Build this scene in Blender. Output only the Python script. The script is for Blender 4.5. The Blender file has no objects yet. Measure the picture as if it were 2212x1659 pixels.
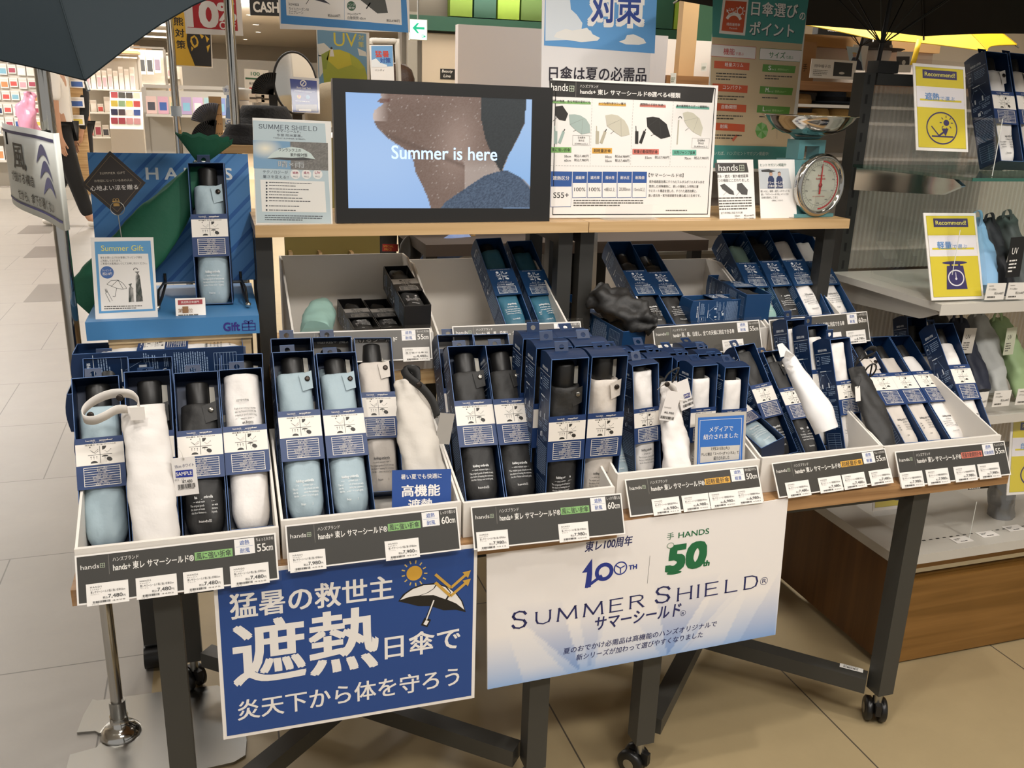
import bpy, math, random
from mathutils import Vector, Matrix
random.seed(7)
R=math.radians
C=bpy.context.scene.collection
SC=bpy.context.scene
# ---------------------------------------------------------------- camera
FPX=1954.0; CAM=Vector((0,0,1.326))
def _cam(p,r,y):
    fw=Vector((math.sin(y)*math.cos(p),math.cos(y)*math.cos(p),-math.sin(p)))
    ri=Vector((math.cos(y),-math.sin(y),0)); dn=fw.cross(ri)
    r2=ri*math.cos(r)+dn*math.sin(r); d2=dn*math.cos(r)-ri*math.sin(r)
    return r2,d2,fw
RI,DN,FW=_cam(R(17.5),R(-1.82),R(18.4))
cam=bpy.data.objects.new('camera',bpy.data.cameras.new('camera')); C.objects.link(cam)
m=Matrix((( RI.x,-DN.x,-FW.x,CAM.x),(RI.y,-DN.y,-FW.y,CAM.y),(RI.z,-DN.z,-FW.z,CAM.z),(0,0,0,1)))
cam.matrix_world=m
cam.data.sensor_width=36; cam.data.lens=FPX/2212*36; cam.data.clip_start=.02; cam.data.clip_end=200
SC.camera=cam
def at(px,py,Y=None,z=None,X=None):
    """world point seen at a photo position, on the plane y=Y, z=z or x=X"""
    d=RI*(px-1106)+DN*(py-829.5)+FW*FPX
    t=(Y-CAM.y)/d.y if Y is not None else ((z-CAM.z)/d.z if z is not None else (X-CAM.x)/d.x)
    return CAM+d*t
# ---------------------------------------------------------------- light
SC.view_settings.view_transform='Standard'; SC.view_settings.look='None'
SC.view_settings.exposure=-0.1; SC.view_settings.gamma=1; SC.view_settings.use_curve_mapping=False
w=bpy.data.worlds.new('world'); SC.world=w; w.use_nodes=True
w.node_tree.nodes['Background'].inputs[0].default_value=(1,.97,.93,1)
w.node_tree.nodes['Background'].inputs[1].default_value=.45
def area(name,loc,sx,sy,power,col=(1,.955,.9),rot=(0,0,0)):
    l=bpy.data.lights.new(name,'AREA'); l.shape='RECTANGLE'; l.size=sx; l.size_y=sy; l.energy=power; l.color=col
    o=bpy.data.objects.new(name,l); o.location=loc; o.rotation_euler=rot; C.objects.link(o); return o
def spot(name,loc,target,power,size=R(70),rad=.05,col=(1,.95,.885)):
    l=bpy.data.lights.new(name,'SPOT'); l.energy=power; l.spot_size=size; l.spot_blend=.5; l.shadow_soft_size=rad; l.color=col
    o=bpy.data.objects.new(name,l); o.location=loc; C.objects.link(o)
    o.rotation_euler=(Vector(target)-Vector(loc)).to_track_quat('-Z','Y').to_euler(); return o
ZC=2.75
spot('ceiling_spot',(.75,.95,2.7),(.6,1.6,.7),50)
spot('ceiling_spot',(-.35,.55,2.7),(.1,1.6,.7),48)
spot('ceiling_spot',(1.9,.75,2.7),(1.6,1.7,.8),46)
area('ceiling_lamp',(-1.3,1.0,2.7),1.2,.3,16)
area('ceiling_lamp',(.5,-.5,2.7),1.2,.3,46)
area('ceiling_lamp',(2.1,-.3,2.6),1.2,.3,34)
for ux,uy,up in ((-4.5,14,110),(-2.5,24,160),(3.0,9.0,90),(.5,17,150),(-5.5,8.5,70)): area('cove_uplight',(ux,uy,2.15),2.0,.5,up,rot=(math.pi,0,0))  # added fill aimed up to brighten the ceiling; no real fixtures here
area('ceiling_lamp',(2.4,3.0,2.7),1.2,.3,60)
area('ceiling_lamp',(-.2,3.6,2.7),1.2,.3,40)
area('ceiling_lamp',(-2.6,6.5,2.7),1.2,.3,60)
area('ceiling_lamp',(1.2,7.2,2.7),1.2,.3,140)
area('ceiling_lamp',(-3.2,10.5,2.7),2.4,.6,190)
area('ceiling_lamp',(-1.5,15,2.7),2.4,1.2,330)
area('ceiling_lamp',(2.5,13,2.7),2.4,1.2,240)
area('ceiling_lamp',(-2.8,19,2.7),2.4,1.2,330)
# ---------------------------------------------------------------- materials
MATS={}
def lin(h):
    h=h.lstrip('#'); v=[int(h[i:i+2],16)/255 for i in (0,2,4)]
    return [ (c/12.92 if c<=.04045 else ((c+.055)/1.055)**2.4) for c in v]+[1]
def M(h,rough=.6,metal=0,coat=0,emit=0,bump=0,bscale=60,name=None,var=0):
    key=(h,rough,metal,coat,emit,bump,bscale,var)
    if key in MATS: return MATS[key]
    m=bpy.data.materials.new(name or 'm_'+h.strip('#')); m.use_nodes=True
    nt=m.node_tree; b=nt.nodes['Principled BSDF']
    b.inputs['Base Color'].default_value=lin(h); b.inputs['Roughness'].default_value=rough; b.inputs['Metallic'].default_value=metal
    if coat: b.inputs['Coat Weight'].default_value=coat; b.inputs['Coat Roughness'].default_value=.04
    if emit: b.inputs['Emission Color'].default_value=lin(h); b.inputs['Emission Strength'].default_value=emit
    if bump or var:
        tc=nt.nodes.new('ShaderNodeTexCoord'); n=nt.nodes.new('ShaderNodeTexNoise'); n.inputs['Scale'].default_value=bscale; n.inputs['Detail'].default_value=4
        nt.links.new(tc.outputs['Object'],n.inputs['Vector'])
        if bump:
            bp=nt.nodes.new('ShaderNodeBump'); bp.inputs['Strength'].default_value=bump; bp.inputs['Distance'].default_value=.004
            nt.links.new(n.outputs['Fac'],bp.inputs['Height']); nt.links.new(bp.outputs['Normal'],b.inputs['Normal'])
        if var:
            mx=nt.nodes.new('ShaderNodeMixRGB'); mx.blend_type='MIX'; mx.inputs[1].default_value=[c*(1-var) for c in lin(h)[:3]]+[1]; mx.inputs[2].default_value=[min(1,c*(1+var)) for c in lin(h)[:3]]+[1]
            nt.links.new(n.outputs['Fac'],mx.inputs[0]); nt.links.new(mx.outputs[0],b.inputs['Base Color'])
    MATS[key]=m; return m
def wood(name,h1,h2,axis='X',rough=.45,scale=1.0):
    if name in MATS: return MATS[name]
    m=bpy.data.materials.new(name); m.use_nodes=True; nt=m.node_tree; b=nt.nodes['Principled BSDF']; b.inputs['Roughness'].default_value=rough
    tc=nt.nodes.new('ShaderNodeTexCoord'); mp=nt.nodes.new('ShaderNodeMapping')
    s=[60*scale]*3; s['XYZ'.index(axis)]=2.2*scale; mp.inputs['Scale'].default_value=s
    n=nt.nodes.new('ShaderNodeTexNoise'); n.inputs['Scale'].default_value=1; n.inputs['Detail'].default_value=6; n.inputs['Distortion'].default_value=.6
    cr=nt.nodes.new('ShaderNodeValToRGB'); cr.color_ramp.elements[0].position=.35; cr.color_ramp.elements[1].position=.68
    cr.color_ramp.elements[0].color=lin(h1); cr.color_ramp.elements[1].color=lin(h2)
    L=nt.links; L.new(tc.outputs['Object'],mp.inputs['Vector']); L.new(mp.outputs['Vector'],n.inputs['Vector']); L.new(n.outputs['Fac'],cr.inputs['Fac']); L.new(cr.outputs['Color'],b.inputs['Base Color'])
    MATS[name]=m; return m
def clear(name='clear_acrylic',tint='#ffffff',gloss=.12,rough=.03):
    if name in MATS: return MATS[name]
    m=bpy.data.materials.new(name); m.use_nodes=True; nt=m.node_tree
    for n in list(nt.nodes): nt.nodes.remove(n)
    o=nt.nodes.new('ShaderNodeOutputMaterial'); t=nt.nodes.new('ShaderNodeBsdfTransparent'); g=nt.nodes.new('ShaderNodeBsdfGlossy'); mx=nt.nodes.new('ShaderNodeMixShader'); f=nt.nodes.new('ShaderNodeLayerWeight'); ad=nt.nodes.new('ShaderNodeMath'); pw=nt.nodes.new('ShaderNodeMath')
    t.inputs[0].default_value=lin(tint); g.inputs['Roughness'].default_value=rough; f.inputs[0].default_value=.5
    pw.operation='POWER'; pw.inputs[1].default_value=4; ad.operation='MULTIPLY_ADD'; ad.inputs[1].default_value=.6; ad.inputs[2].default_value=gloss*.25
    L=nt.links; L.new(f.outputs['Facing'],pw.inputs[0]); L.new(pw.outputs[0],ad.inputs[0]); L.new(ad.outputs[0],mx.inputs[0]); L.new(t.outputs[0],mx.inputs[1]); L.new(g.outputs[0],mx.inputs[2]); L.new(mx.outputs[0],o.inputs[0])
    MATS[name]=m; return m
CHROME=M('#c9c7c2',.12,1); STEEL=M('#a7a6a2',.3,1); DARKMET=M('#3a3935',.45); BLACKM=M('#171513',.5)
WHITE=M('#e9e3da',.55); PAPER=M('#f0ebe4',.6)
# ---------------------------------------------------------------- mesh building
class MB:
    def __init__(s): s.v=[]; s.f=[]; s.m=[]; s.mats=[]; s.sm=[]
    def mi(s,mat):
        if mat not in s.mats: s.mats.append(mat)
        return s.mats.index(mat)
    def add(s,vs,fs,mat,smooth=False):
        o=len(s.v); i=s.mi(mat); s.v+= [tuple(v) for v in vs]
        for f in fs: s.f.append([o+k for k in f]); s.m.append(i); s.sm.append(smooth)
        return s
    def box(s,x0,y0,z0,x1,y1,z1,mat,T=None):
        vs=[(x,y,z) for z in (z0,z1) for y in (y0,y1) for x in (x0,x1)]
        if T: vs=[T@Vector(v) for v in vs]
        return s.add(vs,[(0,2,3,1),(4,5,7,6),(0,1,5,4),(2,6,7,3),(0,4,6,2),(1,3,7,5)],mat)
    def bar(s,p,q,w,h,mat,up=(0,0,1)):
        p=Vector(p);q=Vector(q);d=(q-p); L=d.length; d.normalize(); u=Vector(up)
        if abs(d.dot(u))>.98: u=Vector((0,1,0))
        sd=d.cross(u).normalized(); u=sd.cross(d)
        vs=[a+sd*(i*w/2)+u*(j*h/2) for a in (p,q) for j in (-1,1) for i in (-1,1)]
        return s.add(vs,[(0,2,3,1),(4,5,7,6),(0,1,5,4),(2,6,7,3),(0,4,6,2),(1,3,7,5)],mat)
    def tube(s,pts,r,mat,n=10,cap=True,smooth=True):
        pts=[Vector(p) for p in pts]; k=len(pts); vs=[]; fs=[]; prev=None
        for i,p in enumerate(pts):
            d=(pts[min(i+1,k-1)]-pts[max(i-1,0)]).normalized()
            if prev is None:
                a=Vector((0,0,1)) if abs(d.z)<.9 else Vector((1,0,0)); u=d.cross(a).normalized()
            else: u=(prev-d*prev.dot(d)).normalized()
            prev=u; w_=d.cross(u); rr=r[i] if isinstance(r,(list,tuple)) else r
            vs+=[p+(u*math.cos(2*math.pi*j/n)+w_*math.sin(2*math.pi*j/n))*rr for j in range(n)]
        for i in range(k-1):
            for j in range(n): fs.append((i*n+j,i*n+(j+1)%n,(i+1)*n+(j+1)%n,(i+1)*n+j))
        s.add(vs,fs,mat,smooth)
        if cap:
            s.add(vs[:n],[list(range(n))[::-1]],mat); s.add(vs[-n:],[list(range(n))],mat)
        return s
    def ribbon(s,pts,side,width,mat,th=.0012,smooth=True):
        """flat strap along pts, width along per-point side vector"""
        vs=[];fs=[];k=len(pts); pts=[Vector(p) for p in pts]
        for i,p in enumerate(pts):
            sd=Vector(side[i] if isinstance(side[0],(tuple,list,Vector)) else side).normalized()*width/2
            d=(pts[min(i+1,k-1)]-pts[max(i-1,0)]).normalized(); n=d.cross(sd).normalized()*th/2
            vs+=[p-sd-n,p+sd-n,p+sd+n,p-sd+n]
        for i in range(k-1):
            a=i*4;b=a+4
            for j in range(4): fs.append((a+j,a+(j+1)%4,b+(j+1)%4,b+j))
        fs+=[(3,2,1,0),(4*k-4,4*k-3,4*k-2,4*k-1)]
        return s.add(vs,fs,mat,smooth)
    def lathe(s,prof,mat,n=28,T=None,smooth=True,cap=True):
        vs=[];fs=[]
        for (r,z) in prof: vs+=[Vector((r*math.cos(2*math.pi*j/n),r*math.sin(2*math.pi*j/n),z)) for j in range(n)]
        if T: vs=[T@v for v in vs]
        for i in range(len(prof)-1):
            for j in range(n): fs.append((i*n+j,i*n+(j+1)%n,(i+1)*n+(j+1)%n,(i+1)*n+j))
        s.add(vs,fs,mat,smooth)
        if cap and prof[0][0]>1e-5: s.add(vs[:n],[list(range(n))[::-1]],mat)
        if cap and prof[-1][0]>1e-5: s.add(vs[-n:],[list(range(n))],mat)
        return s
    def rings(s,rings,mat,smooth=True,cap=True):
        n=len(rings[0]); vs=[p for r in rings for p in r]; fs=[]
        for i in range(len(rings)-1):
            for j in range(n): fs.append((i*n+j,i*n+(j+1)%n,(i+1)*n+(j+1)%n,(i+1)*n+j))
        s.add(vs,fs,mat,smooth)
        if cap: s.add(rings[0],[list(range(n))[::-1]],mat,smooth); s.add(rings[-1],[list(range(n))],mat,smooth)
        return s
    def prism(s,poly,y0,y1,mat,plane='XZ'):
        """extrude a 2-D outline (x,z) between y0 and y1 (or (y,z) along x, (x,y) along z)"""
        f={'XZ':lambda a,b,c:(a,c,b),'YZ':lambda a,b,c:(c,a,b),'XY':lambda a,b,c:(a,b,c)}[plane]
        n=len(poly); vs=[f(a,b,y0) for a,b in poly]+[f(a,b,y1) for a,b in poly]
        fs=[list(range(n)),list(range(2*n-1,n-1,-1))]+[(i,n+i,n+(i+1)%n,(i+1)%n) for i in range(n)]
        return s.add(vs,fs,mat)
    def mesh(s,name):
        me=bpy.data.meshes.new(name); me.from_pydata(s.v,[],s.f)
        for m in s.mats: me.materials.append(m)
        me.polygons.foreach_set('material_index',s.m); me.polygons.foreach_set('use_smooth',s.sm); me.update()
        return me
    def build(s,name,parent=None,T=None): return obj(name,s.mesh(name),parent,T)
def obj(name,me,parent=None,T=None):
    o=bpy.data.objects.new(name,me); C.objects.link(o)
    if parent: o.parent=parent
    if T: o.matrix_local=T
    return o
def tag(o,label,cat,group=None):
    o['label']=label; o['category']=cat
    if group: o['group']=group
    return o
def thing(name,label,cat,T=None,group=None):
    o=bpy.data.objects.new(name,None); C.objects.link(o); o.empty_display_size=.05
    if T: o.matrix_world=T
    return tag(o,label,cat,group)
def struct(o): o['kind']='structure'; return o
def pose(x,y,z,lean=0,yaw=0,roll=0):
    return Matrix.Translation((x,y,z))@Matrix.Rotation(R(yaw),4,'Z')@Matrix.Rotation(R(-lean),4,'X')@Matrix.Rotation(R(roll),4,'Y')
# ---------------------------------------------------------------- printed matter
GL={}
def glyph(s,bold=0,space=1.0):
    k=(s,bold,space)
    if k not in GL:
        cu=bpy.data.curves.new('t','FONT'); cu.body=s; cu.resolution_u=3; cu.space_character=space
        o=bpy.data.objects.new('t',cu); me=o.to_mesh()
        vs=[(v.co.x,v.co.y) for v in me.vertices]; fs=[list(p.vertices) for p in me.polygons]
        o.to_mesh_clear(); bpy.data.objects.remove(o); bpy.data.curves.remove(cu)
        xs=[v[0] for v in vs] or [0,1]; ys=[v[1] for v in vs] or [0,1]
        GL[k]=(vs,fs,min(xs),max(xs),min(ys),max(ys))
    return GL[k]
class Art:
    """flat printing laid out in metres: u to the right, v up"""
    def __init__(s,W=1,H=1): s.W=W; s.H=H; s.it=[]
    def poly(s,pts,c,L=1): s.it.append((pts,[list(range(len(pts)))],c,L)); return s
    def rect(s,x,y,w,h,c,L=1): return s.poly([(x,y),(x+w,y),(x+w,y+h),(x,y+h)],c,L)
    def frame(s,x,y,w,h,t,c,L=1):
        s.rect(x,y,w,t,c,L); s.rect(x,y+h-t,w,t,c,L); s.rect(x,y+t,t,h-2*t,c,L); return s.rect(x+w-t,y+t,t,h-2*t,c,L)
    def circ(s,x,y,r,c,L=1,n=24,ry=None,a0=0,a1=360,rot=0):
        ry=ry or r; cr,sr=math.cos(R(rot)),math.sin(R(rot)); P=[]
        for i in range(n+(a1-a0<360)):
            a=R(a0+(a1-a0)*i/n); p,q=r*math.cos(a),ry*math.sin(a); P.append((x+p*cr-q*sr,y+p*sr+q*cr))
        if a1-a0<360 and a1-a0!=180: P.append((x,y))
        return s.poly(P,c,L)
    def ring(s,x,y,r,t,c,L=1,n=28,ry=None,a0=0,a1=360,rot=0):
        ry=ry or r; cr,sr=math.cos(R(rot)),math.sin(R(rot)); vs=[]
        for i in range(n+1):
            a=R(a0+(a1-a0)*i/n)
            for k in (0,t): p,q=(r-k)*math.cos(a),(ry-k)*math.sin(a); vs.append((x+p*cr-q*sr,y+p*sr+q*cr))
        s.it.append((vs,[(2*i,2*i+2,2*i+3,2*i+1) for i in range(n)],c,L)); return s
    def line(s,x0,y0,x1,y1,t,c,L=1):
        d=Vector((x1-x0,y1-y0)); n=Vector((-d.y,d.x)).normalized()*t/2
        return s.poly([(x0-n.x,y0-n.y),(x1-n.x,y1-n.y),(x1+n.x,y1+n.y),(x0+n.x,y0+n.y)],c,L)
    def arrow(s,x0,y0,x1,y1,t,c,L=1,hd=3):
        d=Vector((x1-x0,y1-y0)).normalized(); n=Vector((-d.y,d.x)); e=Vector((x1,y1)); b=e-d*t*hd
        s.line(x0,y0,b.x,b.y,t,c,L); return s.poly([tuple(e),tuple(b+n*t*hd*.6),tuple(b-n*t*hd*.6)],c,L)
    def text(s,t,x,y,w,h=None,c='#222222',b=0,L=3,al='l',sp=1.0,skew=0):
        """text fitted to the box (x,y)-(x+w,y+h); without h keeps its shape; al c/r: x is the middle / right end"""
        vs,fs,x0,x1,y0,y1=glyph(t,0,sp)
        if not vs: return s
        if w is None: k=h/(y1-y0); w=(x1-x0)*k
        kx=w/(x1-x0); ky=(h/(y1-y0)) if h else kx
        ox=x-(w/2 if al=='c' else w if al=='r' else 0)
        for i_,(dx,dy) in enumerate(((0,0),) if not b else ((-b,-b*.6),(b,-b*.6),(-b,b*.6),(b,b*.6)) if b<.028 else [(b*p*.5,b*q*.4) for p in (-2,-1,0,1,2) for q in (-2,0,2)]):
            s.it.append(([(ox+(p-x0+dx)*kx+skew*(q-y0)*ky,y+(q-y0+dy)*ky) for p,q in vs],fs,c,L+i_*.1))
        return s
    def rows(s,x,y,w,h,n,c,L=2,seed=1):
        """n lines of writing too small to read"""
        rnd=random.Random(seed); lh=h/n
        for i in range(n):
            xx=x; yy=y+h-lh*(i+.75); end=x+w*(1 if i<n-1 else rnd.uniform(.5,.9))
            while xx<end-lh*.3:
                ww=min(rnd.uniform(.5,1.8)*lh,end-xx); s.rect(xx,yy,ww,lh*.42,c,L); xx+=ww+lh*.22
        return s
    def bar(s,x,y,w,h,c='#222222',L=3,seed=3):
        rnd=random.Random(seed); xx=x
        while xx<x+w:
            ww=w*rnd.choice((.012,.02,.035)); s.rect(xx,y,ww,h,c,L); xx+=ww+w*rnd.choice((.012,.02,.03))
        return s
    def into(s,mb,fn=None,step=.00015,rough=.55,coat=0):
        fn=fn or (lambda u,v,d:(u,-d,v))
        for pts,fs,c,L in s.it:
            mb.add([fn(p[0],p[1],.0002+L*step) for p in pts],fs,M(c,rough,0,coat),False)
        return mb
    def build(s,name,parent,T=None,fn=None,rough=.55,step=.00015,coat=0):
        return s.into(MB(),fn,step,rough,coat).build(name,parent,T)
def hands_logo(a,x,y,w,c,L=3,sq=None):
    """the word with its small crossed square; w is the full width"""
    h=w*.2; a.text('hands',x,y,w*.76,h,c,0,L)
    q=w*.2; X=x+w*.8; sq=sq or c
    a.frame(X,y,q,q,q*.09,sq,L); a.rect(X+q*.46,y,q*.08,q,sq,L); a.rect(X,y+q*.46,q,q*.08,sq,L)
    return a
STROKE={'S':[[(.92,.80),(.80,.93),(.50,1.0),(.20,.93),(.09,.75),(.22,.58),(.50,.51),(.80,.43),(.93,.25),(.80,.07),(.50,.0),(.18,.07),(.06,.22)]],'U':[[(.10,1),(.10,.36),(.18,.12),(.50,.0),(.82,.12),(.90,.36),(.90,1)]],'M':[[(.06,0),(.12,1),(.50,.10),(.88,1),(.94,0)]],'E':[[(.88,1),(.14,1),(.14,0),(.90,0)],[(.14,.53),(.78,.53)]],'R':[[(.12,0),(.12,1),(.66,1),(.84,.90),(.86,.72),(.72,.55),(.12,.52)],[(.55,.52),(.92,0)]],'H':[[(.10,0),(.10,1)],[(.90,0),(.90,1)],[(.10,.52),(.90,.52)]],'I':[[(.5,0),(.5,1)]],'L':[[(.16,1),(.16,0),(.90,0)]],'D':[[(.12,0),(.12,1),(.56,1),(.84,.86),(.93,.5),(.84,.14),(.56,0),(.12,0)]]}
SERIF={'U':((.10,1),(.90,1)),'M':((.06,0),(.12,1),(.88,1),(.94,0)),'E':((.14,1),(.14,0)),'R':((.12,0),(.12,1),(.93,0)),'H':((.10,0),(.10,1),(.90,0),(.90,1)),'I':((.5,0),(.5,1)),'L':((.16,1),(.16,0)),'D':((.12,0),(.12,1))}
def roman(a,word,x,y,w,h,c,L=3,t=.085,widths=None):
    """wide thin capitals with small serifs drawn stroke by stroke"""
    ws=[{'I':.35,'M':1.25,'S':.95}.get(q,1.0) for q in word]; k=w/sum(ws); X=x
    for q,v in zip(word,ws):
        cw=v*k; gx=cw*.1; f=lambda p:(X+gx+p[0]*(cw-2*gx),y+p[1]*h)
        for P in STROKE[q]:
            for p0,p1 in zip(P,P[1:]):
                A,B=f(p0),f(p1); th=t*h*(1.25 if abs(A[0]-B[0])<abs(A[1]-B[1]) else .8); dx,dy=B[0]-A[0],B[1]-A[1]; n=math.hypot(dx,dy) or 1; e=th*.3/n; a.line(A[0]-dx*e,A[1]-dy*e,B[0]+dx*e,B[1]+dy*e,th,c,L)
        for p in SERIF.get(q,()): A=f(p); a.rect(A[0]-.11*h,A[1]-.025*h,.22*h,.05*h,c,L)
        X+=cw
    return a
# ================================================================ the room
def floor_mat(name,h,dark,brick=True):
    m=bpy.data.materials.new(name); m.use_nodes=True; nt=m.node_tree; b=nt.nodes['Principled BSDF']; b.inputs['Roughness'].default_value=.38
    tc=nt.nodes.new('ShaderNodeTexCoord'); n=nt.nodes.new('ShaderNodeTexNoise'); n.inputs['Scale'].default_value=7; n.inputs['Detail'].default_value=9; n.inputs['Roughness'].default_value=.7
    mx=nt.nodes.new('ShaderNodeMixRGB'); c=lin(h); mx.inputs[1].default_value=[v*.86 for v in c[:3]]+[1]; mx.inputs[2].default_value=[v*1.08 for v in c[:3]]+[1]
    L=nt.links; L.new(tc.outputs['Object'],n.inputs['Vector']); L.new(n.outputs['Fac'],mx.inputs[0])
    br=nt.nodes.new('ShaderNodeTexBrick'); br.inputs['Scale'].default_value=1; br.offset_frequency=2
    if brick: br.inputs['Brick Width'].default_value=.6; br.inputs['Row Height'].default_value=.6; br.offset=.46
    else: br.inputs['Brick Width'].default_value=1.8; br.inputs['Row Height'].default_value=.6; br.offset=.33
    br.inputs['Mortar Size'].default_value=.0022; br.inputs['Mortar Smooth'].default_value=.3
    br.inputs['Mortar'].default_value=lin(dark)
    mp=nt.nodes.new('ShaderNodeMapping')
    mp.inputs['Location'].default_value=(.632,-.288,0) if brick else (-.62,-1.45,0)
    if not brick: mp.inputs['Rotation'].default_value=(0,0,R(90)); mp.inputs['Location'].default_value=(.3,.54,0)
    L.new(tc.outputs['Object'],mp.inputs['Vector']); L.new(mp.outputs['Vector'],br.inputs['Vector']); L.new(mx.outputs[0],br.inputs['Color1']); L.new(mx.outputs[0],br.inputs['Color2']); L.new(br.outputs['Color'],b.inputs['Base Color'])
    return m
FL=floor_mat('grey_tile','#928d86','#5f5b56'); FB=floor_mat('beige_tile','#a4926f','#4f473c',False)
g=MB(); g.box(-9,-2,-.05,-.208,15,0,FL)
for (x,y) in ((-1.74,9.35),(-1.19,6.3),(-1.47,8.0),(-2.6,10.9),(-.9,9.3),(-2.0,12.2)): g.box(x,y,0,x+.275,y+.575,.0006,M('#6a655e',.4,var=.08,bscale=9))
struct(g.build('floor'))
g=MB(); g.box(-.208,-2,-.05,9,15,0,FB); g.box(-9,15,-.05,9,34,0,M('#bfae93',.4,var=.06,bscale=5)); struct(g.build('floor.001'))
g=MB(); g.box(-9,-2,ZC,9,34,ZC+.05,M('#ddd6cb',.9)); struct(g.build('ceiling'))
g=MB(); g.box(-9,33,0,9,33.1,ZC,M('#b9b2a6',.8)); struct(g.build('wall_back'))
g=MB(); g.box(8.5,-2,0,8.6,34,ZC,M('#c9c1b4',.8)); struct(g.build('wall_right'))
g=MB(); g.box(-8.6,-2,0,-8.5,34,ZC,M('#d2cabd',.8)); struct(g.build('wall_left'))
# recessed lamps in the ceiling
n_=0
def downlight(x,y,r=.07):
    t=thing('ceiling_light','small round recessed downlight in the pale ceiling','light',Matrix.Translation((x,y,ZC)),'recessed downlights')
    obj('light_ring',DLR,t); obj('lamp_disc',DLD,t)
a=MB(); a.lathe([(.075,0),(.085,-.008),(.095,-.004),(.095,0)],WHITE,20,None,True,False); DLR=a.mesh('light_ring')
a=MB(); a.lathe([(0,-.003),(.075,-.003)],M('#fff4e2',.5,emit=9),20); DLD=a.mesh('lamp_disc')
def panel(x,y,sx,sy,label):
    t=thing('ceiling_light',label,'light',Matrix.Translation((x,y,ZC)))
    f=MB(); f.box(-sx/2-.03,-sy/2-.03,-.02,sx/2+.03,-sy/2,0,WHITE); f.box(-sx/2-.03,sy/2,-.02,sx/2+.03,sy/2+.03,0,WHITE); f.box(-sx/2-.03,-sy/2,-.02,-sx/2,sy/2,0,WHITE); f.box(sx/2,-sy/2,-.02,sx/2+.03,sy/2,0,WHITE); f.build('frame',t)
    f=MB(); f.box(-sx/2,-sy/2,-.012,sx/2,sy/2,-.004,M('#fff6e8',.5,emit=7)); f.build('diffuser',t)
for px,py in ((305,90),(312,94.5),(320,99),(328,103),(336,107.5),(344,112)):
    p=at(px,py,z=ZC); downlight(p.x,p.y)
for px,py in ((530,85),(553,53),(558,69),(512,103),(960,29),(1146,27),(1013,2),(540,32),(476,60)):
    p=at(px,py,z=ZC); downlight(p.x,p.y)
for px,py,lab in ((342,51,'long bright ceiling panel nearest the yellow bear poster'),(348,66,'bright ceiling panel, second of the row above the aisle'),(352,79,'bright ceiling panel, third of the row above the aisle'),(366,98,'bright ceiling panel, farthest of the row above the aisle'),(908,6,'bright square ceiling panel above the green exit sign'),(1445,47,'bright ceiling panel seen right of the sky poster')):
    p=at(px,py,z=ZC); panel(p.x,p.y,1.5 if px<400 else .9,.9,lab)
# ================================================================ tables
WT=wood('oak_table','#8a6540','#b68d60','X',.4); WL=wood('oak_light','#b58f5e','#d8b788','X',.4,.8); WY=wood('ply_light','#b79a70','#d9c19a','X',.5,.7)
FR=M('#3b3a36',.42)
def caster(p,x,y,yaw):
    T=Matrix.Translation((x,y,0))@Matrix.Rotation(yaw,4,'Z')
    k=MB(); k.tube([(0,0,.052),(0,0,.087)],.009,STEEL); k.box(-.006,-.022,.03,.006,.022,.056,BLACKM)
    c=k.build('caster',p,T)
    for s in (-1,1):
        k=MB(); X=Matrix.Translation((s*.015,.012,.028))@Matrix.Rotation(R(90),4,'Y')
        k.lathe([(.0,-.008),(.024,-.008),(.028,-.005),(.028,.005),(.024,.008),(0,.008)],M('#141312',.35),24,X); k.build('wheel',c)
        k=MB(); k.lathe([(0,s*.0095),(.012,s*.009)],STEEL,18,X); k.build('hub_cap',c)
def table(name,label,x0,x1,y0,y1,zt,lx0,lx1,cx,cy):
    t=thing(name,label,'table',Matrix.Translation(((x0+x1)/2,(y0+y1)/2,0))); T=t.matrix_world.inverted()
    g=MB(); g.box(x0,y0,zt-.027,x1,y1,zt,WT,T); g.build('table_top',t)
    g=MB(); 
    for (a,b) in ((lx0,y0+.045),(lx0,y1-.04)): pass
    for yy in (y0+.06,y1-.06):
        g=MB(); g.bar((lx0,yy,zt-.042),(lx1,yy,zt-.042),.03,.03,FR); g.v=[tuple(T@Vector(p)) for p in g.v]; g.build('top_rail',t)
    for (a,b) in ((lx0,y0+.04),(lx1,y0+.04),(lx0,1.914),(lx1,1.914)):
        g=MB(); g.box(a-.02,b-.02,.085,a+.02,b+.02,zt-.027,FR,T); lg=g.build('leg',t)
        g=MB(); g.bar((a+(.03 if a<cx else -.03),b+(.012 if b<cy else -.03),.103),(cx,cy,.103),.038,.036,FR); g.v=[tuple(T@Vector(p)) for p in g.v]; g.build('base_arm',t)
        p=T@Vector((a,b,0)); caster(t,p.x,p.y,R(35) if a<cx else R(-28))
    return t
tl=table('display_table','oak topped table with dark steel legs behind the blue heat poster','x' and -.241,.652,1.335,1.96,.605,-.111,.525,.205,1.645)
tr=table('display_table','oak topped table with dark steel legs behind the white anniversary poster',.658,1.552,1.342,1.965,.612,.762,1.352,1.045,1.66)
g=MB(); 
T=tr.matrix_world.inverted()
st=Art(.05,.016); st.rect(0,0,.05,.016,'#e8e6e0',1); st.bar(.011,.006,.03,.007,'#222222',2); st.text('99-223-05',.01,.0012,.032,.0036,'#444444',0,2)
d=Vector((1.045-1.352,1.66-1.382,0)).normalized(); nx=Vector((-d.y,d.x,0))
p0=Vector((1.352,1.382,.1225))+d*.09
st.build('barcode_sticker',tr,None,lambda u,v,dd:tuple(T@(p0+d*(.05-u)*-1+nx*(-.008+v)*-1*-1+Vector((0,0,dd)))))
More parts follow.
